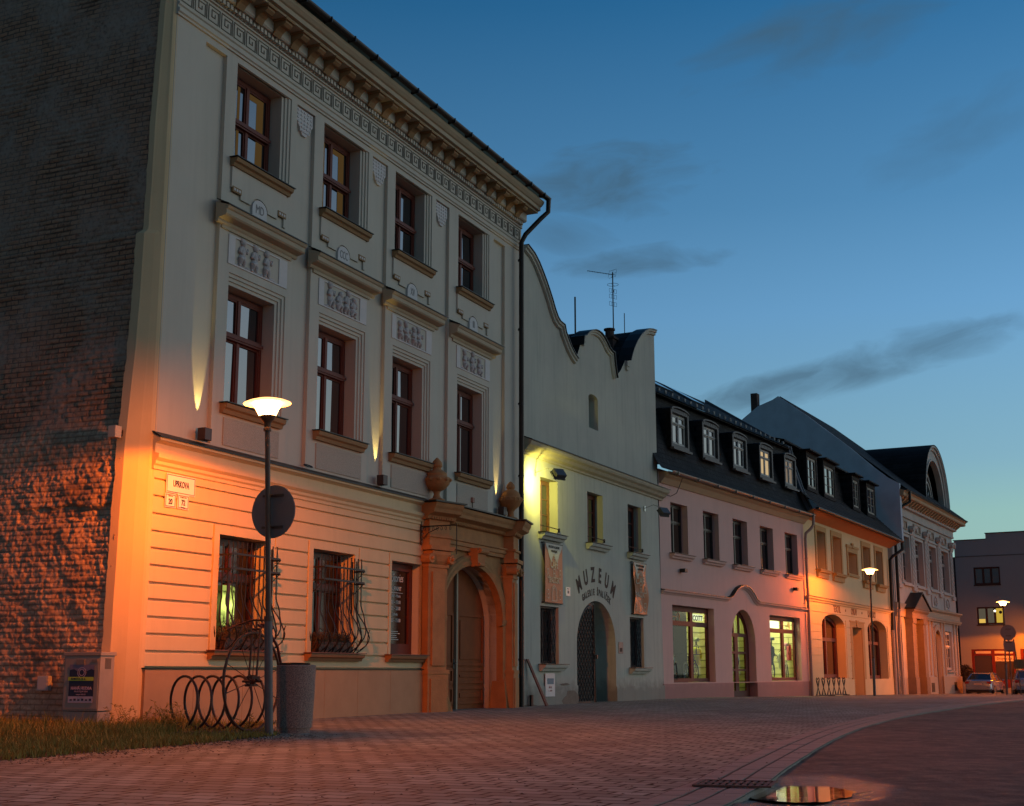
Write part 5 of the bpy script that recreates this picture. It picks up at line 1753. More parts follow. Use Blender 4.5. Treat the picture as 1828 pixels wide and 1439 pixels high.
for i, (a, b, z0, z1) in enumerate(W6):
    pn = mat('blue_glass', (.012, .02, .035), .08, ior=2.6)
    if i == 1:
        pn = emit('curtained_room', (.30, .25, .17), .30)
    wo = window(gr, a + .01, b - .01, z0 + .01, z1 - .01, .1, WOODD, pn, cols=3, fw=.08, name='window')
    MB().box(a - .02, b + .02, -.06, .1, z0 - .09, z0).build('sill', WOODD, wo)
    if i == 1:
        MB().box(a + .1, a + .58, .135, .139, z0 + .1, z0 + .42).build('lit_lower_pane', emit('lamp_lit_curtain', (1, .62, .12), .75), wo)
        MB().box(b - .66, b - .1, .135, .139, z0 + .1, z1 - .1).build('glow_pane', emit('lamp_lit_yellow', (.95, .62, .08), .60), wo)
        MB().ball((b - .70, .10, z1 - .32), .07, 8).build('ceiling_lamp', emit('white_bulb', (1, .95, .7), 8), wo)
        MB().lathe([(.12, -.003), (.12, .003)], 16, (0, 0, 0)).move(Matrix.Translation((b - .30, .128, z1 - .42)) @ Matrix.Rotation(R(90), 4, 'X')).build('round_sticker', BLACK, wo)
for i, (a, b, z0, z1) in enumerate(S6):
    q = MB()
    um = a + 1.58
    q.plate(rect(a, b, z0, z1), [rect(a + .18, um - .1, .55, 2.13), rect(um + .12, b - .15, .35, 2.13), rect(a + .18, um - .1, 2.28, 2.48), rect(um + .12, b - .15, 2.28, 2.48)], .06, .08)
    q.box(a, b, .0, .14, z0, z0 + .5)
    wo = q.build('shop_front', REDP, gr)
    MB().box(a + .1, b - .1, .12, .13, .3, 2.5).build('pane', mat('shop_glass_dark', (.05, .035, .03), .1, ior=2.0), wo)
    if i == 0:
        q = MB().box(a + .3, um - .15, .10, .115, 2.28, 2.47).box(um + .12, b - .15, .10, .115, 2.28, 2.47)
        q.box(um + .12, b - .15, .10, .115, 1.70, 2.10)
        bo = q.build('name_board', mat('board_cream', (.75, .66, .52), .6), wo)
        q = MB()
        q.text('Drogerie a pa', .26, (um + b) / 2, .098, 1.90, sx=.75, bold=.004)
        q.build('board_lettering', mat('board_brown', (.25, .10, .04)), bo)

# ================================================================ lamps
BULB = emit('lamp_bowl_glow', (1.0, .48, .15), 12.0, True)
HOOD = bpy.data.materials.new('lamp_hood')
HOOD.use_nodes = True
t = NT(HOOD.node_tree)
t_ = t.n('ShaderNodeBsdfPrincipled', ins={'Base Color': (.8, .7, .55, 1), 'Roughness': .4})
e_ = t.n('ShaderNodeEmission', ins={0: (1, .43, .12, 1), 1: 3.6})
ad = t.n('ShaderNodeAddShader', ins={0: t_.outputs[0], 1: e_.outputs[0]})
t.n('ShaderNodeOutputMaterial', ins={0: ad.outputs[0]})
def street_lamp(label, x, y, h, power, group='street lamps with glowing bowls', lean=0.0):
    o = thing('street_lamp', label, 'street lamp', (x, y, zg(y)), 0, group)
    o.rotation_euler = (0, -lean, 0)
    p = MB()
    p.lathe([(.062, -.3), (.062, 1.62), (.058, 1.66), (.044, 1.70)], 16)
    p.build('pole_base', POLEB, o, smooth=True)
    p = MB()
    p.lathe([(.042, 1.68), (.040, h - .42), (.06, h - .42), (.062, h - .38), (.045, h - .36)], 14)
    p.lathe([(.065, 1.64), (.068, 1.68), (.065, 1.72)], 14)
    p.build('pole', POLE, o, smooth=True)
    p = MB()
    p.lathe([(.045, h - .38), (.055, h - .30), (.08, h - .26), (.13, h - .20), (.13, h - .185)], 20)
    p.build('bowl_holder', POLE, o, smooth=True)
    b = MB()
    b.lathe([(.125, h - .185), (.175, h - .08), (.215, h - .005), (.22, h + .015)], 24, caps=False)
    b.build('glass_bowl', BULB, o, smooth=True)
    b = MB()
    b.lathe([(.05, h + .10), (.18, h + .075), (.29, h + .045), (.36, h + .015), (.365, h + .005), (.35, h + .0), (.22, h + .02), (.05, h + .03)], 28)
    b.build('hood', HOOD, o, smooth=True)
    l = bpy.data.lights.new('lamp_light', 'SPOT')
    l.energy = power
    l.color = (1.0, .172, .002)
    l.shadow_soft_size = .10
    l.spot_size = R(177)
    l.spot_blend = .10
    lo = bpy.data.objects.new('lamp_light', l)
    C.objects.link(lo)
    lo.parent = o
    lo.location = (.0, 0, h - .03)
    l2 = bpy.data.lights.new('lamp_spill', 'POINT')
    l2.energy = power * .16
    l2.color = (1.0, .20, .01)
    l2.shadow_soft_size = .09
    lo2 = bpy.data.objects.new('lamp_spill', l2)
    C.objects.link(lo2)
    lo2.parent = o
    lo2.location = (0, 0, h - .12)
    return o
street_lamp('nearest street lamp, in front of the tall cream house, round sign on its pole', -3.55, 20.20, 4.93, 2350, lean=R(2.3))
street_lamp('street lamp in front of the yellow house', 16.08, 61.0, 5.55, 1500, lean=R(-.8))
street_lamp('street lamp on the corner before the grey building', 27.35, 76.0, 5.05, 3000, lean=R(-1.5))
# round road sign seen from behind, clamped to the first pole
s = thing('road_sign', 'large round road sign seen from behind on the nearest lamp pole', 'road sign', (-3.62, 20.33, 3.29), R(-27))
q = MB().lathe([(.40, -.012), (.405, 0), (.40, .012)], 40).move(Matrix.Rotation(R(90), 4, 'X'))
q.build('sign_plate', SIGNB, s)
q = MB()
for z in (-.24, .24):
    q.box(-.19, .19, -.035, -.012, z - .018, z + .018)
    q.tube([(.0 + .06 * math.cos(R(t)), -.10 + .06 * math.sin(R(t)), z) for t in range(0, 360, 30)], .008, 4, closed=True)
q.build('clamp', POLE, s, weld=False)
s2 = thing('road_sign', 'round road sign seen from behind on a post before the grey building', 'road sign', (26.2, 72.0, -.27), R(-8))
q = MB().tube([(0, .06, -.2), (0, .06, 3.62)], .035, 8)
q.build('post', POLE, s2)
q = MB().lathe([(.40, -.012), (.40, .012)], 30, (0, 0, 0)).move(Matrix.Translation((0, 0, 3.22)) @ Matrix.Rotation(R(90), 4, 'X'))
q.build('sign_plate', SIGNB, s2)
q = MB().box(-.27, .27, -.01, .01, 2.22, 2.78)
q.build('supplementary_plate', SIGNB, s2)
q = MB()
for z in (3.4, 3.05, 2.7, 2.3):
    q.box(-.15, .15, -.02, 0.0, z - .015, z + .015)
q.build('clamp', POLE, s2, weld=False)
s3 = thing('sign_post', 'bare leaning sign post right beside the round sign of the grey building', 'sign post', (26.95, 73.0, -.28), 0)
MB().tube([(.1, 0, -.2), (-.12, 0, 2.9)], .03, 8).build('post', POLE, s3)
MB().box(-.2, .35, -.02, .0, 1.35, 1.85).build('plate', mat('sign_olive', (.12, .10, .05)), s3)

# fittings on the tall house
for i, u in enumerate((1.22, 7.62, 14.02)):
    lab = ['leftmost wall uplight on the cream house ledge, above the street name sign', 'middle wall uplight on the cream house ledge, between its second and third bays', 'wall uplight behind the right urn of the portal'][i]
    o = F1.on('wall_uplight', lab, 'wall light', u, -.085, 4.93, 'narrow uplights on the cream house')
    MB().box(-.10, .10, -.19, -.02, .02, .24).build('housing', mat('brown_housing', (.05, .03, .025), .5), o, bevel=.008)
    MB().box(-.05, .05, -.04, .0, .06, .16).build('bracket', IRON, o)
    l = bpy.data.lights.new('uplight_beam', 'SPOT')
    l.energy = 160
    l.color = (1.0, .74, .22)
    l.spot_size = R(24)
    l.spot_blend = .55
    l.shadow_soft_size = .01
    lo = bpy.data.objects.new('uplight_beam', l)
    C.objects.link(lo)
    lo.parent = o
    lo.location = (-.0, -.03, .255)
    lo.rotation_euler = (R(180 - 7), 0, 0)
def on_plate(u, y, z, w_, h_, label, name='wall_sign', cat='sign', m=SIGNW, border=None, F=F1):
    o = F.on(name, label, cat, u, y, z)
    MB().box(-w_ / 2, w_ / 2, -.012, 0, -h_ / 2, h_ / 2).build('plate', m, o, bevel=.003)
    if border:
        q = MB().plate(rect(-w_ / 2 + .015, w_ / 2 - .015, -h_ / 2 + .015, h_ / 2 - .015), [rect(-w_ / 2 + .027, w_ / 2 - .027, -h_ / 2 + .027, h_ / 2 - .027)], -.0145, .002)
        q.build('border', border, o)
    return o
o = on_plate(.73, -.10, 4.09, .80, .33, 'white street name sign reading UPRKOVA near the house corner', 'street_name_sign', 'street sign', border=BLACK)
MB().text('UPRKOVA', .155, 0, -.013, 0, sx=.62, bold=.004).build('lettering', BLACK, o)
o = on_plate(.46, -.10, 3.79, .29, .24, 'white house number plate reading 20, left of the other number plate', 'house_number_plate', 'number plate', border=REDP)
MB().text('20', .13, 0, -.013, -.02, sx=.8, bold=.004).text('Uprkova', .035, 0, -.013, .08).build('lettering', BLACK, o)
o = on_plate(.81, -.10, 3.80, .31, .25, 'white house number plate reading 72, right of the other number plate', 'house_number_plate', 'number plate', border=REDP)
MB().text('72', .13, 0, -.013, -.015, sx=.8, bold=.004).text('Krajská část', .035, 0, -.013, .08).text('Prostějov', .03, 0, -.013, -.095).build('lettering', BLACK, o)
# iron arm for a hanging sign by the portal
o = F1.on('sign_bracket', 'wrought iron sign arm jutting out left of the portal', 'bracket', 9.62, -.09, 4.05)
q = MB()
q.tube([(0, -.02, -.25), (0, -.02, .42)], .018, 6)
q.tube([(0, -.02, .18), (0, -.95, .18)], .014, 6)
q.tube([(0, -.03, -.15), (0, -.2, .02), (0, -.5, .14)], .010, 5)
for j in range(7):
    q.tube([(.045 * math.cos(R(t)), -.12 - j * .11 + .0, .12 + .045 * math.sin(R(t))) for t in range(0, 360, 40)], .006, 4, closed=True)
q.tube([(0, -.95, .22), (0, -.95, -.5)], .012, 5)
q.build('arm', IRON, o, weld=False)
o = F1.on('cable_ring', 'thin wire ring lying on the ledge under the second first-floor window', 'wire ring', 4.65, -.17, 4.95)
MB().tube([(.14 * math.cos(R(t)), .05 * math.sin(R(t)), .02 + .03 * math.sin(R(t))) for t in range(0, 360, 20)], .012, 5, closed=True).build('ring', BLACK, o)
o = F1.on('junction_box', 'small pink box on the wall above the portal', 'junction box', 12.35, -.10, 5.10)
MB().box(-.06, .06, -.06, 0, 0, .13).build('box', mat('box_pink', (.35, .2, .15)), o, bevel=.006)
MB().tube([(0, -.02, 0), (0, -.02, -.14)], .008, 5).build('cable', BLACK, o)
# flower boxes behind the grilles
for k, (a, b) in enumerate(GW[:2]):
    o = F1.on('flower_box', ['dark flower box with bushy plants behind the left window grille', 'dark flower box with heather behind the second window grille'][k], 'flower box', (a + b) / 2, -.02, 1.29, 'flower boxes behind the grilles')
    MB().box(-.62, .62, -.14, .10, 0, .20).box(-.64, .64, -.155, .115, .18, .21).build('box', mat('box_brown', (.06, .03, .02), .6), o)
    pl_ = MB()
    rnd = random.Random(90 + k)
    for i in range(650):
        x, y = rnd.uniform(-.6, .6), rnd.uniform(-.12, .08)
        hh = rnd.uniform(.08, .22) * (1 + 1.0 * (k == 0) * max(0, 1 - abs(x + .1) * 2.2))
        dx, dy = rnd.uniform(-.09, .09), rnd.uniform(-.1, .06)
        w_ = .010
        pl_.add([(x - w_, y, .2), (x + w_, y, .2), (x + dx, y + dy, .2 + hh)], [(0, 1, 2)])
        for j in range(3):
            tt = rnd.uniform(.3, 1)
            px, py, pz = x + dx * tt, y + dy * tt, .2 + hh * tt
            an = rnd.uniform(0, 6.28)
            pl_.add([(px, py, pz), (px + .03 * math.cos(an), py + .02 * math.sin(an), pz + .015), (px + .022 * math.cos(an + .9), py + .01, pz + .03)], [(0, 1, 2)])
    pl_.build('plants', mat('plant_dark', (.06, .05, .02), .8, .3, 8, col2=(.14, .05, .03)), o, recalc=False, weld=False)
# yellow-green reflection painted as glow on the left pane of the first grilled window
a, b = GW[0]
o = MB()
rnd = random.Random(3)
cells = MB().box(a + .60, a + .735, .252, .256, 1.42, 2.48).box(a + .735, a + 1.0, .252, .256, 1.42, 2.48)
gp = cells.build('glow_pane', None or emit('green_reflection_base', (.75, .85, .16), .01), None)
mg = bpy.data.materials.new('green_reflection_glow')
mg.use_nodes = True
t = NT(mg.node_tree)
tc = t.n('ShaderNodeTexCoord').outputs['Object']
v1 = t.n('ShaderNodeTexVoronoi', ins={'Vector': tc, 'Scale': 14.0})
n1 = t.n('ShaderNodeTexNoise', ins={'Vector': tc, 'Scale': 9.0, 'Detail': 4.0})
zz_ = t.n('ShaderNodeSeparateXYZ', ins={0: tc}).outputs[2]
hot = t.m('SUBTRACT', 1.0, t.m('MULTIPLY', t.m('ABSOLUTE', t.m('SUBTRACT', zz_, 2.12)), 4.0), clamp=True)
leaf = t.m('MULTIPLY', t.m('SUBTRACT', n1.outputs[0], .42, clamp=True), 9, clamp=True)
st_ = t.m('ADD', t.m('MULTIPLY', hot, 1.8), t.m('MULTIPLY', leaf, .55))
e_ = t.n('ShaderNodeEmission', ins={0: (.72, .85, .17, 1), 1: st_})
t.n('ShaderNodeOutputMaterial', ins={0: e_.outputs[0]})
gp.data.materials[0] = mg
gp.parent = b1

# fittings on the museum
def flood(u, z, label, lit, tip):
    o = F2.on('flood_lamp', label, 'flood lamp', u, -.01, z, 'flood lamps on long arms')
    MB().tube([(0, 0, 0), (tip[0] * .5, tip[1] * .5, .04), (tip[0], tip[1], tip[2])], .014, 6).box(-.04, .04, -.03, .01, -.10, .08).build('arm', CHROME, o)
    h = MB()
    h.box(-.17, .17, -.06, .08, -.13, .13)
    h.box(-.19, .19, -.09, -.05, -.15, .15)
    rot = Matrix.Translation((tip[0] + .05, tip[1] - .02, tip[2] - .12)) @ Matrix.Rotation(R(-28), 4, 'Z') @ Matrix.Rotation(R(140), 4, 'X')
    h.move(rot)
    h.build('head', mat('flood_grey', (.12, .12, .12), .5, metal=.4), o)
    g_ = MB().box(-.14, .14, -.095, -.091, -.11, .11).move(rot)
    g_.build('front_glass', emit('flood_glass', (.9, .95, .7), 1.4) if lit else mat('flood_glass_off', (.2, .2, .2), .2), o)
    return o, tip
o, tip = flood(.95, 6.44, 'lit flood lamp on an arm above the left museum window', True, (-.60, -.95, -.05))
l = bpy.data.lights.new('flood_light', 'SPOT')
l.energy = 400
l.color = (.95, .90, .18)
l.spot_size = R(150)
l.spot_blend = 1.0
l.shadow_soft_size = .04
lo = bpy.data.objects.new('flood_light', l)
C.objects.link(lo)
lo.parent = o
lo.location = (tip[0] + .10, tip[1] + .30, tip[2] - .20)
tgt = Vector((.0, .1, -.35))
lo.rotation_euler = (Vector(lo.location) - tgt).to_track_quat('Z', 'Y').to_euler()
flood(9.95, 6.40, 'unlit flood lamp on an arm by the right museum window', False, (-.95, -1.0, -.15))
def banner(u, z0, z1, label, wrinkle):
    o = F2.on('hanging_banner', label, 'banner', u, -.10, z0, 'orange banners under the museum windows')
    w_ = .62
    H_ = z1 - z0
    CL = mat('banner_rust', (.48, .15, .05), .5, .12, 2.5, .1, 20, col2=(.3, .09, .035))
    def wy(x, z):
        return wrinkle * (.07 * math.sin(x * 5 + z * 3.2) + .05 * math.sin(x * 9 - z * 2.0)) * math.sin(math.pi * min(1, max(0, z / H_)))
    n1_, n2_ = 16, 28
    q = MB()
    vs = [(-w_ + 2 * w_ * i / n1_, wy(-w_ + 2 * w_ * i / n1_, H_ * j / n2_), H_ * j / n2_) for j in range(n2_ + 1) for i in range(n1_ + 1)]
    q.add(vs, [(j * (n1_ + 1) + i, j * (n1_ + 1) + i + 1, (j + 1) * (n1_ + 1) + i + 1, (j + 1) * (n1_ + 1) + i) for j in range(n2_) for i in range(n1_)])
    q.build('cloth', CL, o, smooth=True)
    q = MB()
    q.add([(-w_ + .02, H_), (w_ - .02, H_), (w_ - .06, H_ - .10), (.38, H_ - .26), (.22, H_ - .52), (.10, H_ - .46), (.02, H_ - .36), (-.08, H_ - .34), (-.16, H_ - .48), (-.22, H_ - .50), (-.34, H_ - .36), (-.46, H_ - .16), (-.56, H_ - .08)] and [], [])
    lp = [(-w_ + .02, H_), (-.56, H_ - .08), (-.46, H_ - .16), (-.34, H_ - .36), (-.22, H_ - .50), (-.16, H_ - .48), (-.08, H_ - .34), (.02, H_ - .34), (.10, H_ - .46), (.22, H_ - .54), (.38, H_ - .28), (w_ - .06, H_ - .10), (w_ - .02, H_)]
    q.plate(lp, [], 0, .002)
    q.v = [(a, b - .008 + wy(a, c), c) for a, b, c in q.v]
    q.build('pale_headpiece', mat('banner_cream', (.62, .56, .44), .7), o)
    q = MB()
    q.text('MUZEUM A GALERIE', .095, 0, -.004, H_ - .09, sx=.9).text('V PROSTĚJOVĚ', .085, 0, -.004, H_ - .21, sx=.8)
    q.v = [(a, b - .008 + wy(a, c), c) for a, b, c in q.v]
    q.build('head_lettering', BRON, o)
    q = MB()
    q.text('CAFÉ', .30, 0, 0, H_ * .645, sx=.75, bold=.006)
    q.text('ŠPALÍČEK', .24, 0, 0, H_ * .375, sx=.72, bold=.004)
    for (x, z, w2, h2) in ((-.42, H_ * .49, .11, .26), (0, H_ * .50, .13, .26), (.42, H_ * .49, .11, .26), (-.42, H_ * .14, .11, .26), (.42, H_ * .14, .11, .28), (0, H_ * .79, .09, .13)):
        q.plate(rect(x - w2 * .5, x + w2 * .5, z - h2 / 2, z + h2 / 2), [rect(x - w2 * .34, x + w2 * .34, z - h2 * .4, z - h2 * .06), rect(x - w2 * .34, x + w2 * .34, z + h2 * .04, z + h2 * .4)], 0, .002)
    for r_ in (.19, .13):
        q.plate([(-r_, .04), (r_, .04)] + arc(0, .30, r_, r_, 0, 180, 10), [[(-r_ + .025, .06), (r_ - .025, .06)] + arc(0, .30, r_ - .025, r_ - .025, 0, 180, 10)], 0, .002)
    q.v = [(a, b - .012 + wy(a, c), c) for a, b, c in q.v]
    q.build('printed_drawing', mat('banner_print', (.66, .50, .36), .7), o)
    q = MB()
    q.tube([(-w_ - .06, .02, H_ + .01), (w_ + .06, .02, H_ + .01)], .014, 6).tube([(-w_ - .06, .02, -.01), (w_ + .06, .02, -.01)], .014, 6)
    for x in (-w_ - .02, w_ + .02):
        for z in (H_ + .01, -.01):
            q.tube([(x, .10, z), (x, .0, z)], .018, 5)
    q.build('hanging_rods', IRON, o, weld=False)
banner(2.02, 2.84, 4.50, 'flat rust-coloured banner under the lit left museum window', .06)
banner(9.16, 2.79, 4.46, 'wrinkled orange banner under the right museum window', .7)
o = on_plate(3.24, -.005, 3.22, .34, .26, 'small white number plate on the museum left of its doorway', 'house_number_plate', 'number plate', F=F2)
MB().text('18', .12, 0, -.013, -.02, bold=.004).text('Uprkova', .04, 0, -.013, .08).build('lettering', BLACK, o)
o = on_plate(7.50, -.005, 1.66, .40, .36, 'small framed plaque right of the museum doorway', 'wall_plaque', 'plaque', m=mat('plaque_brown', (.28, .22, .18), .6), F=F2)
MB().box(-.10, .10, -.018, -.012, -.12, .0).build('picture', BRON, o)
o = on_plate(1.84, -.035, .55, .66, .64, 'white notice board at the foot of the museum wall', 'notice_board', 'notice board', m=mat('notice_white', (.62, .62, .60), .5), F=F2)
MB().box(-.20, .24, -.016, -.012, .02, .18).build('picture', mat('notice_blue', (.08, .20, .26), .6), o)
MB().text('akce', .10, 0, -.013, -.06, sx=1.2).text('2. – 30. září', .05, 0, -.013, -.16).build('lettering', mat('notice_red', (.3, .08, .06)), o)
o = F2.on('leaning_board', 'narrow dark board leaning against the museum wall by the portal', 'board', .35, -.15, 0)
MB().add([(.32, -.30, 0), (.46, -.30, 0), (.0, .08, 1.25), (-.12, .08, 1.25), (.32, -.26, 0), (.46, -.26, 0), (.0, .12, 1.25), (-.12, .12, 1.25)], [(0, 1, 2, 3), (4, 5, 6, 7), (0, 1, 5, 4), (1, 2, 6, 5), (2, 3, 7, 6), (3, 0, 4, 7)]).build('board', mat('rust_board', (.10, .035, .02), .7), o)
MB().box(.0, .12, .0, .06, 0, .3).build('foot', IRON, o)
# loose cable at the museum / pink house joint
o = F3.on('loose_cable', 'black cable hanging in a loop at the joint of the museum and the pink house', 'cable', .1, -.05, 7.1)
MB().tube([(.05, 0, 0), (.5, -.1, -.03), (.9, -.15, .12), (1.1, -.2, .42), (1.12, -.3, .68)], .014, 5).build('cable', BLACK, o)
# small grey box high on the brick corner
o = F1.on('sensor_box', 'small pale box on the brick corner above the street lamp light line', 'sensor box', -.44, .34, 4.86)
MB().box(-.16, 0, -.08, .08, -.10, .10).build('housing', mat('sensor_pale', (.5, .42, .33), .6), o, bevel=.008)
MB().box(-.02, .12, -.04, .04, -.05, .05).build('bracket', IRON, o)
# one more lamp of the row stands beyond the right edge of the picture and lights the grey front
pl6 = F6.at(6.4, -3.2, 0)
street_lamp('street lamp close to the grey front, beyond the right edge of the picture', pl6[0], pl6[1], 4.6, 3200)

o = thing('rear_house', 'dark rear house wall in the gap between the white house and the grey building', 'house', F6.at(-.5, 3, -1.5), F6.ang)
q = MB().plate(rect(-7, 0, 0, 11.2), [rect(-2.2, -1.2, 4.2, 5.6)], 0, .3).box(-7, 0, .3, 6, 0, 11.2)
q.build('wall', mat('rear_wall_dark', (.05, .045, .05)), o)
window(o, -2.18, -1.22, 4.22, 5.58, .1, WOODD, GLASSB, name='window')
MB().box(-7.1, .1, -.1, 6.1, 11.2, 11.35).build('roof_edge', FLASH, o)

# and one stands behind the viewpoint, where the row goes on
street_lamp('street lamp behind the viewpoint, in line with the others along the paving', -13.0, -13.0, 5.0, 2600)
# ================================================================ ground
# edge of the paving against the unpaved lot (ground coordinates)
EDGE = [(-1.8, 4.0), (-.1, 6.6), (.85, 8.3), (1.43, 9.5), (1.86, 10.75), (2.14, 11.6), (2.8, 13.83), (4.41, 18.9), (6.09, 23.58), (8.42, 29.17), (11.27, 35.01), (14.46, 41.03), (20.0, 50.0), (28, 61), (46, 80)]
def spline(p, n=10):
    out = []
    for i in range(len(p) - 1):
        p0, p1, p2, p3 = (Vector(p[max(i - 1, 0)]), Vector(p[i]), Vector(p[i + 1]), Vector(p[min(i + 2, len(p) - 1)]))
        for k in range(n):
            t = k / n
            out.append(tuple(.5 * ((2 * p1) + (p2 - p0) * t + (2 * p0 - 5 * p1 + 4 * p2 - p3) * t * t + (3 * p1 - p0 - 3 * p2 + p3) * t ** 3)))
    out.append(tuple(p[-1]))
    return out
ED = spline(EDGE)
PAV = bpy.data.materials.new('paving')
PAV.use_nodes = True
t = NT(PAV.node_tree)
tc = t.n('ShaderNodeTexCoord').outputs['Object']
mp = t.n('ShaderNodeMapping', ins={'Vector': tc, 'Rotation': (0, 0, R(24.1))})
wv = t.n('ShaderNodeTexNoise', ins={'Vector': tc, 'Scale': .8, 'Detail': 2.0})
wadd = t.n('ShaderNodeVectorMath', operation='MULTIPLY_ADD', ins={0: wv.outputs['Color'], 1: (.05, .05, 0), 2: mp.outputs[0]})
bt = t.n('ShaderNodeTexBrick', ins={'Vector': wadd.outputs[0], 'Color1': (.205, .235, .20, 1), 'Color2': (.37, .415, .355, 1), 'Mortar': (.018, .013, .012, 1), 'Scale': 1.0, 'Mortar Size': .017, 'Mortar Smooth': .15, 'Brick Width': .29, 'Row Height': .225, 'Bias': -.1})
bt.offset = .43
n1 = t.n('ShaderNodeTexNoise', ins={'Vector': tc, 'Scale': .45, 'Detail': 6.0, 'Roughness': .6})
n2 = t.n('ShaderNodeTexNoise', ins={'Vector': tc, 'Scale': 7.0, 'Detail': 6.0, 'Roughness': .7})
n3 = t.n('ShaderNodeTexNoise', ins={'Vector': tc, 'Scale': 55.0, 'Detail': 3.0})
n4 = t.n('ShaderNodeTexNoise', ins={'Vector': tc, 'Scale': 2.2, 'Detail': 5.0, 'Roughness': .7})
# joints partly filled with sand
fill = t.m('MULTIPLY', t.m('SUBTRACT', n4.outputs[0], .52, clamp=True), 9, clamp=True)
plain = t.mix(n3.outputs[0], (.22, .165, .14), (.30, .23, .19))
c = t.mix(t.m('MULTIPLY', fill, t.m('MULTIPLY', bt.outputs['Fac'], .8)), bt.outputs['Color'], (.205, .225, .19))
c = t.mix(t.m('MULTIPLY', t.m('SUBTRACT', n1.outputs[0], .40, clamp=True), 3.2, clamp=True), c, t.mix(.55, c, (.12, .095, .08)))
sp = t.m('MULTIPLY', t.m('SUBTRACT', n2.outputs[0], .64, clamp=True), 16, clamp=True)
c = t.mix(sp, c, (.06, .045, .035))
hh = t.m('ADD', t.m('MULTIPLY', t.m('MULTIPLY', bt.outputs['Fac'], -1.0), t.m('SUBTRACT', 1.0, t.m('MULTIPLY', fill, .7))), t.m('MULTIPLY', n3.outputs[0], .25))
vb = t.n('ShaderNodeBump', ins={'Strength': .8, 'Distance': .012, 'Height': hh})
pr = t.n('ShaderNodeBsdfPrincipled', ins={'Base Color': c, 'Roughness': .85, 'Specular IOR Level': .25, 'Normal': vb.outputs[0]})
t.n('ShaderNodeOutputMaterial', ins={0: pr.outputs[0]})

def sheet(name, poly, mt, dz=0.0, kind='structure'):
    """ground polygon cut into strips so that it follows the slope of the street"""
    bm = bmesh.new()
    vs = [bm.verts.new((x, y, 0)) for x, y in poly]
    tris = tessellate_polygon([[Vector((x, y, 0)) for x, y in poly]])
    for a in tris:
        try:
            bm.faces.new([vs[i] for i in a])
        except ValueError:
            pass
    for cut in (50, 120):
        bmesh.ops.bisect_plane(bm, geom=bm.verts[:] + bm.edges[:] + bm.faces[:], plane_co=(0, cut, 0), plane_no=(0, 1, 0))
    for v in bm.verts:
        v.co.z = zg(v.co.y) + dz
    bmesh.ops.recalc_face_normals(bm, faces=bm.faces)
    me = bpy.data.meshes.new(name)
    bm.to_mesh(me)
    bm.free()
    if me.polygons and me.polygons[0].normal.z < 0:
        me.flip_normals()
    me.materials.append(mt)
    o = bpy.data.objects.new(name, me)
    C.objects.link(o)
    return tag(o, kind=kind)
pav_poly = [(-60, -20), (-26.0, -20)] + ED + [(44, 84), (32, 96.5), (29.5, 94), (40, 140), (-60, 140)]
pav_poly = [(-60, -5), (-9, 1.0)] + ED + [(60, 92), (36, 96), (-60, 96)]
sheet('pavement', pav_poly, PAV, 0.0)
LOT = bpy.data.materials.new('earth_lot')
LOT.use_nodes = True
t = NT(LOT.node_tree)
tc = t.n('ShaderNodeTexCoord').outputs['Object']
n1 = t.n('ShaderNodeTexNoise', ins={'Vector': tc, 'Scale': .35, 'Detail': 7.0, 'Roughness': .62})
n2 = t.n('ShaderNodeTexNoise', ins={'Vector': tc, 'Scale': 3.0, 'Detail': 8.0, 'Roughness': .72})
n3 = t.n('ShaderNodeTexNoise', ins={'Vector': tc, 'Scale': 38.0, 'Detail': 4.0, 'Roughness': .7})
vo = t.n('ShaderNodeTexVoronoi', ins={'Vector': tc, 'Scale': 26.0})
c = t.mix(t.m('MULTIPLY', t.m('SUBTRACT', n1.outputs[0], .35, clamp=True), 3, clamp=True), (.16, .11, .08), (.06, .048, .038))
c = t.mix(t.m('MULTIPLY', t.m('SUBTRACT', n2.outputs[0], .45, clamp=True), 4, clamp=True), c, (.28, .19, .14))
st_ = t.m('MULTIPLY', t.m('SUBTRACT', .20, vo.outputs['Distance'], clamp=True), 6, clamp=True)
c = t.mix(t.m('MULTIPLY', st_, t.m('GREATER_THAN', n3.outputs[0], .52)), c, (.42, .33, .27))
hh = t.m('ADD', t.m('MULTIPLY', n2.outputs[0], 1.2), t.m('MULTIPLY', n3.outputs[0], .5))
vb = t.n('ShaderNodeBump', ins={'Strength': 1.0, 'Distance': .09, 'Height': hh})
# the soil stays wet and dark round the puddle
px_, py_, pz_ = t.n('ShaderNodeSeparateXYZ', ins={0: tc}).outputs
ddx = t.m('DIVIDE', t.m('SUBTRACT', t.m('SUBTRACT', px_, 2.30), t.m('MULTIPLY', t.m('SUBTRACT', py_, 11.1), .25)), .75)
ddy = t.m('DIVIDE', t.m('SUBTRACT', py_, 11.1), 1.7)
rr_ = t.m('ADD', t.m('ADD', t.m('MULTIPLY', ddx, ddx), t.m('MULTIPLY', ddy, ddy)), t.m('MULTIPLY', t.m('SUBTRACT', n2.outputs[0], .5), 1.6))
wet = t.m('MULTIPLY', t.m('SUBTRACT', 1.25, rr_), 1.6, clamp=True)
c = t.mix(t.m('MULTIPLY', wet, .75), c, (.018, .012, .010))
pr = t.n('ShaderNodeBsdfPrincipled', ins={'Base Color': c, 'Roughness': t.m('SUBTRACT', t.m('ADD', .62, t.m('MULTIPLY', n1.outputs[0], .35)), t.m('MULTIPLY', wet, .5)), 'Normal': vb.outputs[0]})
t.n('ShaderNodeOutputMaterial', ins={0: pr.outputs[0]})
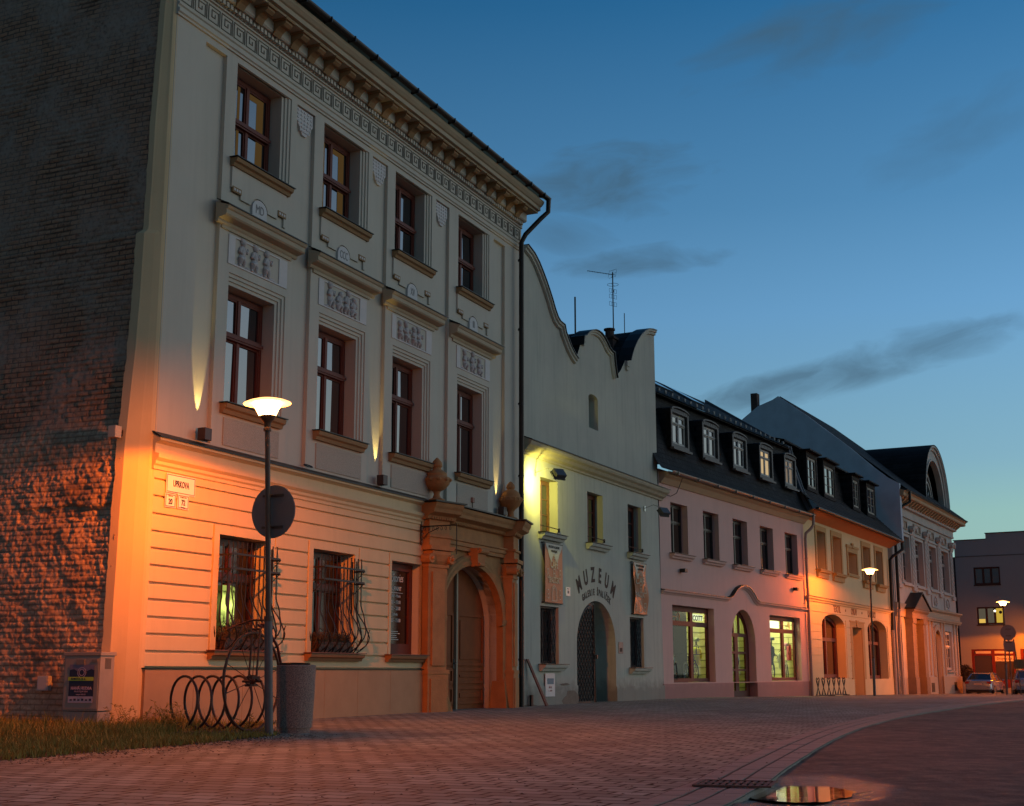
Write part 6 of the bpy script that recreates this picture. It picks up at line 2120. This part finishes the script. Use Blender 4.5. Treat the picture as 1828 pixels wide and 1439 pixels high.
# unpaved lot: real relief near the camera
PUD = (2.30, 11.10)
bm = bmesh.new()
bmesh.ops.create_grid(bm, x_segments=260, y_segments=320, size=.5)
for v in bm.verts:
    a, b = v.co.x + .5, v.co.y + .5
    y = 5.0 + 80 * b ** 2.0
    x = -3.5 + (14 + 62 * b ** 1.2) * a
    z = -.016 + .010 * noise.noise(Vector((x * 1.3, y * 1.3, 0))) + .008 * noise.noise(Vector((x * 6, y * 6, 1))) + .012 * noise.noise(Vector((x * .25, y * .25, 7)))
    dx, dy = (x - PUD[0] - .25 * (y - PUD[1])) / .52, (y - PUD[1]) / 1.15
    if y < 15:
        z += (.014 * noise.noise(Vector((x * 4, y * 4, 5))) + .007 * noise.noise(Vector((x * 12, y * 12, 8))))
    z -= .05 * max(0, 1 - (dx * dx + dy * dy) * .55) * (1 if y < 14 else 0)
    v.co = (x, y, min(z, -.004) + zg(y))
me = bpy.data.meshes.new('earth_lot')
bm.to_mesh(me)
bm.free()
me.shade_smooth()
me.materials.append(LOT)
lot = bpy.data.objects.new('earth_lot', me)
C.objects.link(lot)
tag(lot, kind='structure')
# far ground to the horizon
gp_ = [(-900, -60), (900, -60), (900, 1500), (-900, 1500)]
sheet('ground', gp_, mat('asphalt', (.055, .05, .047), .85, .2, 1.5, .6, 40), -.30)
# asphalt lane in front of the grey building
sheet('road', [(29.0, 78), (64, 60), (90, 60), (90, 110), (50, 108), (34, 108), (30.6, 97)], mat('asphalt_lane', (.045, .042, .042), .8, .2, 1.5, .6, 40), .006 - .10)
# kerb of three rows of long stones following the edge
kb = MB()
def offs(p, d):
    out = []
    for i, (x, y) in enumerate(p):
        a = Vector(p[max(0, i - 1)])
        b = Vector(p[min(len(p) - 1, i + 1)])
        t_ = (b - a).normalized()
        out.append((x - t_.y * d, y + t_.x * d))
    return out
KERB = mat('kerb_stone', (.27, .25, .21), .7, .2, 4, .5, 50)
NEAR = [p for p in ED if p[1] > 5]
rows = [(0.0, .20), (.225, .40), (.43, .60)]
for a_, b_ in rows:
    A_, B_ = offs(NEAR, a_ + .006), offs(NEAR, b_)
    # cut the strip in stones of about 0.4 m
    acc, last = 0, 0
    for i in range(1, len(NEAR)):
        acc += (Vector(NEAR[i]) - Vector(NEAR[i - 1])).length
        nseg = max(1, round((Vector(NEAR[i]) - Vector(NEAR[i - 1])).length / .40))
        for k in range(nseg):
            t0, t1 = (k + .02) / nseg, (k + .98) / nseg
            q0 = Vector(A_[i - 1]).lerp(Vector(A_[i]), t0); q1 = Vector(A_[i - 1]).lerp(Vector(A_[i]), t1)
            r0 = Vector(B_[i - 1]).lerp(Vector(B_[i]), t0); r1 = Vector(B_[i - 1]).lerp(Vector(B_[i]), t1)
            zz = .008 + random.uniform(0, .004)
            vs = []
            for q in (q0, q1, r1, r0):
                vs.append((q.x, q.y, zg(q.y) + zz))
            for q in (q0, q1, r1, r0):
                vs.append((q.x, q.y, zg(q.y) - .12 if a_ == 0 else zg(q.y) + .001))
            kb.add(vs, [(0, 1, 2, 3), (0, 1, 5, 4), (1, 2, 6, 5), (2, 3, 7, 6), (3, 0, 4, 7)])
kbo = kb.build('kerb', KERB, None, weld=False)
tag(kbo, kind='structure')
kj = MB()
A_, B_ = offs(NEAR, .0), offs(NEAR, .62)
n_ = len(NEAR)
kj.add([(x, y, zg(y) + .004) for x, y in A_] + [(x, y, zg(y) + .004) for x, y in B_], [(i, i + 1, i + 1 + n_, i + n_) for i in range(n_ - 1)])
tag(kj.build('kerb_joints', mat('joint_dark', (.05, .038, .032), .9)), kind='structure')
# drain grate
RST = mat('drain_rust', (.10, .065, .05), .7, .3, 12, .3, 60)
dg_ = thing('drain_grate', 'dark iron drain grate let into the kerb beside the puddle', 'drain', (1.80, 11.22, .014), R(-16))
q = MB()
q.box(-.31, .31, -.28, -.25, 0, .014).box(-.31, .31, .25, .28, 0, .014).box(-.31, -.28, -.25, .25, 0, .014).box(.28, .31, -.25, .25, 0, .014)
q.build('frame', RST, dg_, weld=False)
q = MB()
for i in range(10):
    q.box(-.27 + i * .056, -.27 + i * .056 + .030, -.25, .25, .0, .010)
q.box(-.28, .28, -.02, .02, .0, .0115)
q.build('grate_bars', RST, dg_, weld=False)
# puddle
WAT = bpy.data.materials.new('water')
WAT.use_nodes = True
t = NT(WAT.node_tree)
tc = t.n('ShaderNodeTexCoord').outputs['Object']
mpw = t.n('ShaderNodeMapping', ins={'Vector': tc, 'Scale': (3.0, 14.0, 1)})
nw = t.n('ShaderNodeTexNoise', ins={'Vector': mpw.outputs[0], 'Scale': 1.0, 'Detail': 3.0})
bw_ = t.n('ShaderNodeBump', ins={'Strength': .10, 'Distance': .01, 'Height': nw.outputs[0]})
pw = t.n('ShaderNodeBsdfGlossy', ins={0: (.85, .85, .85, 1), 'Roughness': .02, 'Normal': bw_.outputs[0]})
dw_ = t.n('ShaderNodeBsdfDiffuse', ins={0: (.03, .022, .018, 1)})
fr = t.n('ShaderNodeFresnel', ins={'IOR': 1.5})
mx = t.n('ShaderNodeMixShader', ins={0: t.m('ADD', fr.outputs[0], .12, clamp=True), 1: dw_.outputs[0], 2: pw.outputs[0]})
t.n('ShaderNodeOutputMaterial', ins={0: mx.outputs[0]})
q = MB()
lp = []
rnd = random.Random(8)
for i in range(48):
    a = 2 * math.pi * i / 48
    k = 1 + .22 * noise.noise(Vector((math.cos(a) * 2.2, math.sin(a) * 2.2, 3))) + .06 * noise.noise(Vector((math.cos(a) * 7, math.sin(a) * 7, 5)))
    lp.append((.40 * k * math.cos(a), 1.0 * k * math.sin(a)))
q.v = [(x, y, 0) for x, y in lp]
q.f = [tuple(range(48))]
q.move(Matrix.Rotation(R(-15), 4, 'Z'))
pu = q.build('puddle', WAT)
pu.location = (PUD[0], PUD[1], -.042)
pu.rotation_euler = (R(-.9), 0, 0)
tag(pu, kind='structure')

# ---------------------------------------------------------------- grass corner
GRS = bpy.data.materials.new('grass')
GRS.use_nodes = True
t = NT(GRS.node_tree)
tc = t.n('ShaderNodeTexCoord').outputs['Object']
n1 = t.n('ShaderNodeTexNoise', ins={'Vector': tc, 'Scale': 2.5, 'Detail': 5.0})
n2 = t.n('ShaderNodeTexNoise', ins={'Vector': tc, 'Scale': 60.0, 'Detail': 2.0})
c = t.mix(t.m('MULTIPLY', t.m('SUBTRACT', n1.outputs[0], .3, clamp=True), 2.6, clamp=True), (.17, .155, .022), (.31, .20, .03))
c = t.mix(t.m('MULTIPLY', t.m('SUBTRACT', n2.outputs[0], .55, clamp=True), 4, clamp=True), c, (.36, .24, .06))
pr = t.n('ShaderNodeBsdfPrincipled', ins={'Base Color': c, 'Roughness': .8})
t.n('ShaderNodeOutputMaterial', ins={0: pr.outputs[0]})
ga = [(-12, 10.6), (-5.33, 14.35), (-4.70, 16.15), (-4.08, 17.6), (-3.50, 19.9), (-3.42, 20.4), (-3.75, 21.6), (-4.55, 25.6), (-6.2, 22.4), (-10.5, 24.4), (-16, 26)]
sheet('grass_soil', ga, mat('soil', (.06, .045, .03), .95, .3, 5, .6, 40), .006)
def inside(x, y, poly):
    r_ = False
    j = len(poly) - 1
    for i in range(len(poly)):
        (xi, yi), (xj, yj) = poly[i], poly[j]
        if (yi > y) != (yj > y) and x < (xj - xi) * (y - yi) / (yj - yi) + xi:
            r_ = not r_
        j = i
    return r_
gs = MB()
rnd = random.Random(11)
cnt = 0
while cnt < 26000:
    x, y = rnd.uniform(-10, -3.4), rnd.uniform(12.5, 25.5)
    if not inside(x - abs(rnd.gauss(0, .07)), y + abs(rnd.gauss(0, .10)), ga) or x < -.42 * y - .6:
        continue
    dn = .5 + noise.noise(Vector((x * 1.2, y * 1.2, 2)))
    # distance along the paving edge: grass thins out there
    if y > 20.2 and x > -5.3 and rnd.random() > .30:
        continue
    cnt += 1
    tall = 0
    if y > 18.5 and x < -4.9:
        tall = .17 * max(0, noise.noise(Vector((x * 2.0, y * 2.0, 6))) + .35)
    if y < 17:
        tall *= .3
    hgt = rnd.uniform(.04, .10) + .09 * max(0, dn) * rnd.random() + tall * rnd.random() * 1.6
    if x > -4.9 and y > 18.5:
        hgt *= .55
    if rnd.random() < .004:
        hgt += .18
    a = rnd.uniform(0, 6.28)
    w_ = rnd.uniform(.004, .009)
    lx, ly = rnd.gauss(0, .35) * hgt, rnd.gauss(0, .35) * hgt
    ca, sa = math.cos(a) * w_, math.sin(a) * w_
    gs.add([(x - ca, y - sa, 0), (x + ca, y + sa, 0), (x + lx * .45 + ca * .7, y + ly * .45 + sa * .7, hgt * .6), (x + lx * .45 - ca * .7, y + ly * .45 - sa * .7, hgt * .6), (x + lx, y + ly, hgt)], [(0, 1, 2, 3), (3, 2, 4)])
go = gs.build('grass', GRS, None, recalc=False, weld=False)
tag(go, 'uneven tufted grass in the corner before the brick wall', 'grass', kind='stuff')
# leafy weeds at the foot of the walls
for i, (x, y, s_, lab) in enumerate(((-5.35, 21.3, 1.0, 'tall leafy weed clump left of the spiral bicycle rack'), (-6.02, 21.6, .9, 'leafy weed clump between the cabinet and the house corner'), (-4.15, 22.4, .6, 'small sprigs of weed growing through the spiral bicycle rack'))):
    o = thing('weed_clump', lab, 'weed', (x, y, 0), 0, 'weeds at the foot of the cream house')
    st_m, lf = MB(), MB()
    for k in range(26 if i < 2 else 12):
        hgt = rnd.uniform(.18, .46) * s_
        a = rnd.uniform(0, 6.28)
        r0 = rnd.uniform(0, .26)
        bx, by = math.cos(a) * r0 * 1.4, math.sin(a) * r0
        lx, ly = rnd.gauss(0, .12), rnd.gauss(0, .08)
        st_m.tube([(bx, by, 0), (bx + lx * .4, by + ly * .4, hgt * .55), (bx + lx, by + ly, hgt)], [.004, .003, .002], 4)
        for m_ in range(12):
            tt = rnd.uniform(.2, 1)
            px, py, pz = bx + lx * tt, by + ly * tt, hgt * tt
            an = rnd.uniform(0, 6.28)
            l_ = rnd.uniform(.03, .07)
            w_ = l_ * .22
            dx, dy = math.cos(an), math.sin(an)
            lf.add([(px, py, pz), (px + dx * l_ * .5 - dy * w_, py + dy * l_ * .5 + dx * w_, pz + l_ * .35), (px + dx * l_, py + dy * l_, pz + l_ * .4), (px + dx * l_ * .5 + dy * w_, py + dy * l_ * .5 - dx * w_, pz + l_ * .3)], [(0, 1, 2, 3)])
    st_m.build('stems', GRS, o, weld=False)
    lf.build('leaves', GRS, o, recalc=False, weld=False)

# ---------------------------------------------------------------- spiral bicycle rack
rk = thing('spiral_bike_rack', 'dark steel spiral bicycle rack with five loops by the cream house wall', 'bicycle rack', (-5.22, 21.45, 0), R(52))
q = MB()
pts = []
TU = 5.5
n_ = int(TU * 30)
for i in range(n_ + 1):
    th_ = 2 * math.pi * TU * i / n_
    pts.append((.02 + .275 * i / n_ * TU, -.41 * math.cos(th_ - R(60)), .42 + .42 * math.sin(th_ - R(60))))
q.tube(pts, .021, 8)
q.build('spiral_tube', mat('rack_steel', (.045, .035, .035), .4, .15, 8, .1, 40, metal=.5), rk, smooth=True)
q = MB()
for k in range(6):
    q.box(.0 + k * .275, .06 + k * .275, -.05, .05, -.02, .02)
q.build('foot_plate', IRON, rk)
# ---------------------------------------------------------------- high-wheel bicycle sculpture
pf_ = thing('high_wheel_bicycle', 'rusty high-wheel bicycle sculpture standing between the spiral rack and the lamp pole', 'bicycle sculpture', (-4.02, 21.25, 0), R(66))
RUST = mat('rusty_steel', (.10, .045, .028), .6, .3, 8, .3, 40, metal=.3)
q = MB()
wheel(q, (0, 0, .76), .75, .022)
fwo = q.build('front_wheel', RUST, pf_, smooth=True)
q = MB()
for i in range(10):
    a = 2 * math.pi * (i + .4) / 10
    q.tube([(0, 0, .76), (.74 * math.cos(a), 0, .76 + .74 * math.sin(a))], .007, 4)
q.ball((0, 0, .76), (.05, .06, .05), 8)
q.build('spokes', RUST, fwo, weld=False)
q = MB()
for s_ in (-.07, .07):
    q.tube([(0, s_, .76), (.06, s_, 1.56)], .016, 6)
q.tube([(.06, -.07, 1.56), (.06, .07, 1.56)], .018, 6)
q.tube([(.06, 0, 1.52), (.06, 0, 1.68)], .02, 6)
q.build('fork', RUST, pf_, weld=False)
q = MB().tube([(-.12, -.42, 1.56), (.02, -.32, 1.63), (.08, -.1, 1.70), (.08, .1, 1.70), (.02, .32, 1.63), (-.12, .42, 1.56)], .018, 6)
q.build('handlebar', RUST, pf_)
q = MB().tube([(.10, 0, 1.62), (.36, 0, 1.58), (.66, 0, 1.30), (.85, 0, .85), (.98, 0, .45), (1.02, 0, .24)], .022, 8)
q.build('backbone', mat('dark_red_steel', (.12, .02, .015), .5, .2, 8, .2, 40, metal=.3), pf_, smooth=True)
q = MB()
wheel(q, (1.02, 0, .24), .22, .018)
spokes(q, (1.02, 0, .24), .22, 8)
q.build('rear_wheel', RUST, pf_, weld=False)
q = MB()
q.tube([(0, -.18, .76), (0, .18, .76)], .018, 6)
q.tube([(0, -.14, .76), (-.16, -.15, .82)], .018, 6).tube([(0, .14, .76), (.16, .15, .70)], .018, 6)
q.box(-.32, -.12, -.22, -.12, .80, .84).box(.12, .32, .12, .22, .68, .72)
q.build('pedals', RUST, pf_, weld=False)
q = MB().ball((.34, 0, 1.64), (.16, .08, .035), 10)
q.build('saddle', mat('saddle_brown', (.08, .035, .02), .6), pf_)
# ---------------------------------------------------------------- litter bin
bn = thing('litter_bin', 'round concrete litter bin with pebble finish beside the nearest lamp pole', 'litter bin', (-3.29, 20.9, 0), 0)
q = MB().lathe([(.215, 0), (.235, .0), (.235, .075), (.262, .078), (.285, .5), (.298, .99), (.29, 1.005), (.25, 1.01), (.25, .80)], 40)
q.build('body', CONC, bn)
q = MB().lathe([(.19, 0), (.235, .0), (.245, .02), (.22, .03), (.02, .035)], 30, (-.03, 0, 1.01))
q.tube([(-.2, 0, .99), (-.19, 0, 1.04)], .01, 5).tube([(.15, 0, .99), (.15, 0, 1.04)], .01, 5)
q.build('lid', IRON, bn)
# ---------------------------------------------------------------- cable cabinet with poster
cb = thing('cable_cabinet', 'grey street cable cabinet with a dark poster, in the grass by the brick wall', 'cabinet', (-6.92, 22.06, 0), SA + R(180) - R(0) + R(3))
# local x runs along the cabinet front (to the right), y to the wall
w_, d_, h_ = .70, .36, 1.22
q = MB().box(-w_ / 2 + .015, w_ / 2 - .015, .015, d_ - .015, -.1, .28)
q.build('base', CABM, cb)
q = MB().box(-w_ / 2, w_ / 2, 0, d_, .29, h_ - .04)
q.build('body', CABM, cb, bevel=.008)
q = MB().box(-w_ / 2 - .02, w_ / 2 + .02, -.02, d_ + .02, h_ - .06, h_)
q.build('roof', CABM, cb, bevel=.008)
q = MB().box(-w_ / 2 + .02, w_ / 2 - .02, -.012, 0, .32, h_ - .08)
dro_ = q.build('door', CABM, cb, bevel=.004)
q = MB().box(-.10, .06, -.03, -.012, 1.02, 1.10).box(.2, .31, -.026, -.012, 1.06, 1.10)
q.build('handle', mat('cab_handle', (.2, .17, .14), .5), dro_)
q = MB().box(w_ / 2, w_ / 2 + .004, .12, .27, .95, 1.12)
q.build('label', mat('cab_label', (.10, .08, .06), .6), cb)
ps = thing('poster', 'dark blue poster with a yellow-green band pasted on the cable cabinet', 'poster', cb.matrix_basis @ Vector((.02, -.016, .42)), 0)
ps.rotation_euler = (0, R(0), cb.rotation_euler.z)
q = MB().box(-.245, .235, -.003, 0, 0, .60)
q.build('sheet', mat('poster_navy', (.022, .018, .05), .45, .1, 3, .05, 20), ps)
q = MB().plate([(-.245, .60), (-.245, .51), (-.16, .53), (-.10, .50), (0, .52), (.10, .50), (.18, .53), (.235, .51), (.235, .60)], [], -.005, .002)
q.build('poster_sky', mat('poster_lilac', (.18, .15, .22), .5), ps)
q = MB()
for r_ in (.085, .055):
    q.plate([(-.005 + r_ * math.cos(R(t)), .475 + r_ * math.sin(R(t))) for t in range(0, 360, 20)], [[(-.005 + (r_ - .012) * math.cos(R(t)), .475 + (r_ - .012) * math.sin(R(t))) for t in range(0, 360, 20)]], -.007, .002)
q.text('HANÁ HUDBA', .065, 0, -.006, .225, sx=.95, bold=.002)
q.text('PROSTĚJOV 2014', .035, 0, -.006, .175)
q.text('vstupné 200 Kč', .03, -.0, -.006, .13).text('předprodej', .025, 0, -.006, .09)
q.build('poster_print', mat('poster_pale', (.40, .32, .42), .5), ps)
q = MB().box(-.265, .23, -.008, -.004, .345, .405)
bd_ = q.build('date_band', mat('band_lime', (.45, .58, .05), .5), ps)
MB().text('SOBOTA 14. 6.', .045, -.06, -.009, .374, sx=1.0, bold=.001).build('band_lettering', mat('poster_navy', (.022, .018, .05)), bd_)
q = MB().box(-.245, .235, -.006, -.003, .0, .10)
fo_ = q.build('sponsor_strip', mat('poster_white', (.42, .38, .46), .5), ps)
q = MB()
for k in range(6):
    q.box(-.21 + k * .075, -.165 + k * .075, -.008, -.006, .03, .055 + .01 * (k % 2))
q.build('sponsor_marks', mat('poster_navy', (.022, .018, .05)), fo_)
mb_ = thing('meter_box', 'small pale metal box on the foot of the brick wall left of the cable cabinet', 'meter box', (-7.78, 22.75, .60), cb.rotation_euler.z)
MB().box(-.11, .11, 0, .10, 0, .24).build('body', mat('meter_grey', (.42, .42, .42), .5), mb_, bevel=.006)
MB().box(-.09, .09, -.006, 0, .02, .22).build('door', mat('meter_grey', (.42, .42, .42), .5), mb_)

# ---------------------------------------------------------------- heart shaped bicycle rack by the yellow house
o = F4.on('wavy_bike_rack', 'low black bicycle rack of looped bars before the yellow house', 'bicycle rack', -.1, -1.0, -.13)
q = MB()
for k in range(6):
    c = -2.2 + k * .88 + .0
    if k > 5:
        break
    for s_ in (-1, 1):
        q.tube([(c + s_ * .34, 0, .05), (c + s_ * .06, 0, .32), (c - s_ * .20, 0, .62), (c - s_ * .24, 0, .74), (c - s_ * .14, 0, .80), (c - s_ * .02, 0, .72)], .018, 6)
        q.tube([(c + s_ * .20, 0, .05), (c + s_ * .02, 0, .42), (c - s_ * .10, 0, .60), (c - s_ * .12, 0, .68)], .014, 6)
q.tube([(-2.6, 0, .05), (2.6, 0, .05)], .02, 6)
q.build('looped_bars', IRON, o, weld=False)
q = MB().box(-2.6, -2.5, -.15, .15, 0, .04).box(2.5, 2.6, -.15, .15, 0, .04).box(-.05, .05, -.15, .15, 0, .04)
q.build('feet', IRON, o)

# ---------------------------------------------------------------- parked cars
def car(label, x, y, rz, paint):
    o = thing('parked_car', label, 'car', (x, y, zg(y) - .09), rz, 'cars parked before the grey building')
    # side outline (x: rear -> front), widths per station
    st = [(-2.15, .42, .78, .70), (-2.12, .34, .92, .80), (-1.95, .28, 1.00, .86), (-1.55, .26, 1.03, .88), (-1.0, .25, 1.0, .89), (0, .25, .97, .90), (.9, .25, .95, .89), (1.4, .26, .90, .86), (1.9, .28, .80, .80), (2.1, .34, .68, .70), (2.16, .42, .60, .60)]
    b = MB()
    n_ = 10
    vs = []
    for (xx, z0, z1, hw) in st:
        ring = [(-hw * .86, z0), (-hw, z0 + .10), (-hw * 1.0, (z0 + z1) / 2), (-hw * .97, z1 - .08), (-hw * .86, z1), (hw * .86, z1), (hw * .97, z1 - .08), (hw, (z0 + z1) / 2), (hw, z0 + .10), (hw * .86, z0)]
        vs += [(xx, a, c_) for a, c_ in ring]
    fs = []
    for i in range(len(st) - 1):
        for k in range(n_):
            l_ = (k + 1) % n_
            fs.append((i * n_ + k, i * n_ + l_, (i + 1) * n_ + l_, (i + 1) * n_ + k))
    fs += [tuple(range(n_)), tuple(range(len(vs) - 1, len(vs) - n_ - 1, -1))]
    b.add(vs, fs)
    body = b.build('body', paint, o, smooth=True)
    gh = MB()
    cab = [(-1.72, 1.0, .72), (-1.15, 1.38, .60), (-.4, 1.45, .60), (.35, 1.40, .60), (1.12, .94, .72)]
    lo = [(-1.75, .98, .78), (-1.1, .98, .82), (-.4, .97, .83), (.4, .96, .82), (1.2, .92, .78)]
    gv = []
    for (a, z, hw), (a2, z2, hw2) in zip(cab, lo):
        gv += [(a2, -hw2, z2), (a, -hw, z), (a, hw, z), (a2, hw2, z2)]
    gf_ = []
    for i in range(4):
        for k in range(3):
            gf_.append((i * 4 + k, i * 4 + k + 1, i * 4 + k + 5, i * 4 + k + 4))
    gf_ += [(0, 1, 2, 3), (19, 18, 17, 16)]
    gh.add(gv, gf_)
    gh.build('windows', mat('car_glass', (.01, .012, .016), .05, ior=2.2), o)
    rf_ = MB()
    rf_.add([(-1.17, -.61, 1.385), (-.4, -.62, 1.46), (.37, -.61, 1.41), (.37, .61, 1.41), (-.4, .62, 1.46), (-1.17, .61, 1.385)], [(0, 1, 4, 5), (1, 2, 3, 4)])
    for s_ in (-1, 1):
        rf_.tube([(-1.75, s_ * .77, 1.0), (-1.16, s_ * .61, 1.39)], .035, 5)
        rf_.tube([(1.14, s_ * .76, .95), (.37, s_ * .61, 1.41)], .03, 5)
        rf_.tube([(-.25, s_ * .83, .97), (-.3, s_ * .61, 1.44)], .03, 5)
        rf_.tube([(-1.16, s_ * .61, 1.39), (-.4, s_ * .62, 1.46), (.37, s_ * .61, 1.41)], .025, 5)
    rf_.build('roof', paint, o, weld=False)
    for xx in (-1.32, 1.38):
        for s_ in (-1, 1):
            w_ = MB().lathe([(.18, -.09), (.30, -.09), (.315, -.05), (.315, .05), (.30, .09), (.18, .09)], 24).move(Matrix.Translation((xx, s_ * .80, .31)) @ Matrix.Rotation(R(90), 4, 'X'))
            wo_ = w_.build('wheel', mat('tyre', (.012, .012, .012), .8), o)
            w_ = MB().lathe([(.02, -.095), (.20, -.09), (.205, .09), (.02, .095)], 16).move(Matrix.Translation((xx, s_ * .80, .31)) @ Matrix.Rotation(R(90), 4, 'X'))
            w_.build('rim', CHROME, wo_)
    for s_ in (-1, 1):
        MB().box(-2.15, -1.98, min(s_ * .56, s_ * .84), max(s_ * .56, s_ * .84), .74, .90).build('tail_light', mat('tail_red', (.25, .01, .01), .3), o, bevel=.02)
        MB().box(2.0, 2.13, min(s_ * .45, s_ * .76), max(s_ * .45, s_ * .76), .58, .72).build('headlight', mat('head_glass', (.5, .5, .5), .2), o, bevel=.02)
        MB().ball((.85, s_ * .95, .98), (.10, .07, .07), 8).build('mirror', paint, o)
    MB().box(-2.19, -2.08, -.78, .78, .36, .58).build('bumper', paint, o, bevel=.03)
    MB().box(-2.17, -2.13, -.26, .26, .68, .79).build('number_plate', mat('plate_grey', (.45, .42, .42), .5), o)
    MB().box(-2.1, 2.05, -.70, .70, .16, .30).build('underbody', BLACK, o)
    return o
SIL = mat('car_silver_blue', (.26, .33, .44), .25, .03, 3, .0, 5, metal=.55, coat=.6)
SIL2 = mat('car_blue_grey', (.16, .20, .30), .25, .03, 3, .0, 5, metal=.55, coat=.6)
car('silver saloon seen from behind, just past the white house corner', 31.9, 92.5, R(58), SIL)
car('blue-grey car at the right edge before the grey building', 29.6, 78.6, R(72), SIL2)
# steel A-frame between the cars
o = thing('a_frame_stand', 'thin dark A-shaped stand between the two parked cars', 'stand', (32.2, 88.0, zg(88) - .09))
MB().tube([(-.1, 0, 0), (.0, 0, 1.15), (.45, .2, 0)], .025, 5).tube([(0, 0, 1.15), (.3, -.3, 0)], .025, 5).build('frame', IRON, o)
# round shrub behind the silver car, at the white house corner
o = thing('clipped_shrub', 'small brown leafy bush behind the silver car at the white house corner', 'bush', (31.9, 96.5, zg(96)))
MB().tube([(0, 0, -.1), (.02, 0, 1.2)], .05, 6).build('stem', mat('bark', (.08, .05, .03)), o)
lf = MB()
rnd = random.Random(21)
for i in range(1500):
    a, ph, r_ = rnd.uniform(0, 6.28), math.acos(rnd.uniform(-1, 1)), .62 * rnd.random() ** .4
    k = 1 + .2 * math.sin(a * 3)
    p0 = Vector((r_ * k * math.sin(ph) * math.cos(a), r_ * k * math.sin(ph) * math.sin(a), 1.35 + r_ * math.cos(ph)))
    d1 = Vector((rnd.gauss(0, 1), rnd.gauss(0, 1), rnd.gauss(0, 1))).normalized() * .07
    d2 = Vector((rnd.gauss(0, 1), rnd.gauss(0, 1), rnd.gauss(0, 1))).normalized() * .05
    lf.add([p0 - d1, p0 + d2, p0 + d1, p0 - d2], [(0, 1, 2, 3)])
lf.build('crown', mat('leaf_brown', (.12, .07, .03), .8, .3, 5), o, recalc=False, weld=False)

# dry leaves, bits of soil and litter blown over the paving, thickest along the grass
lt_ = MB()
rnd = random.Random(77)
for i in range(2600):
    if i < 1500:
        t_ = rnd.random()
        x = -5.3 + 1.9 * t_ + abs(rnd.gauss(0, .55))
        y = 14.35 + 6.0 * t_ - abs(rnd.gauss(0, .5))
    else:
        y = 8.5 + 22 * rnd.random() ** 1.4
        x = rnd.uniform(-.42 * y, .30 * y)
        if x > 1.9 + (y - 11) * .31:
            continue
    s_ = rnd.uniform(.006, .022) * (1.6 if rnd.random() < .1 else 1)
    a = rnd.uniform(0, 6.28)
    ca, sa = math.cos(a) * s_, math.sin(a) * s_
    z = .006 + rnd.uniform(0, .006)
    lt_.add([(x - ca, y - sa, z), (x + sa * .5, y - ca * .5, z + rnd.uniform(0, .008)), (x + ca, y + sa, z), (x - sa * .5, y + ca * .5, z + rnd.uniform(0, .008))], [(0, 1, 2, 3)])
lo_ = lt_.build('leaf_litter', mat('dry_leaf', (.07, .04, .02), .9, .4, 9, .1, 30), None, recalc=False, weld=False)
tag(lo_, 'small dry leaves and dirt scattered over the paving', 'leaf litter', kind='stuff')
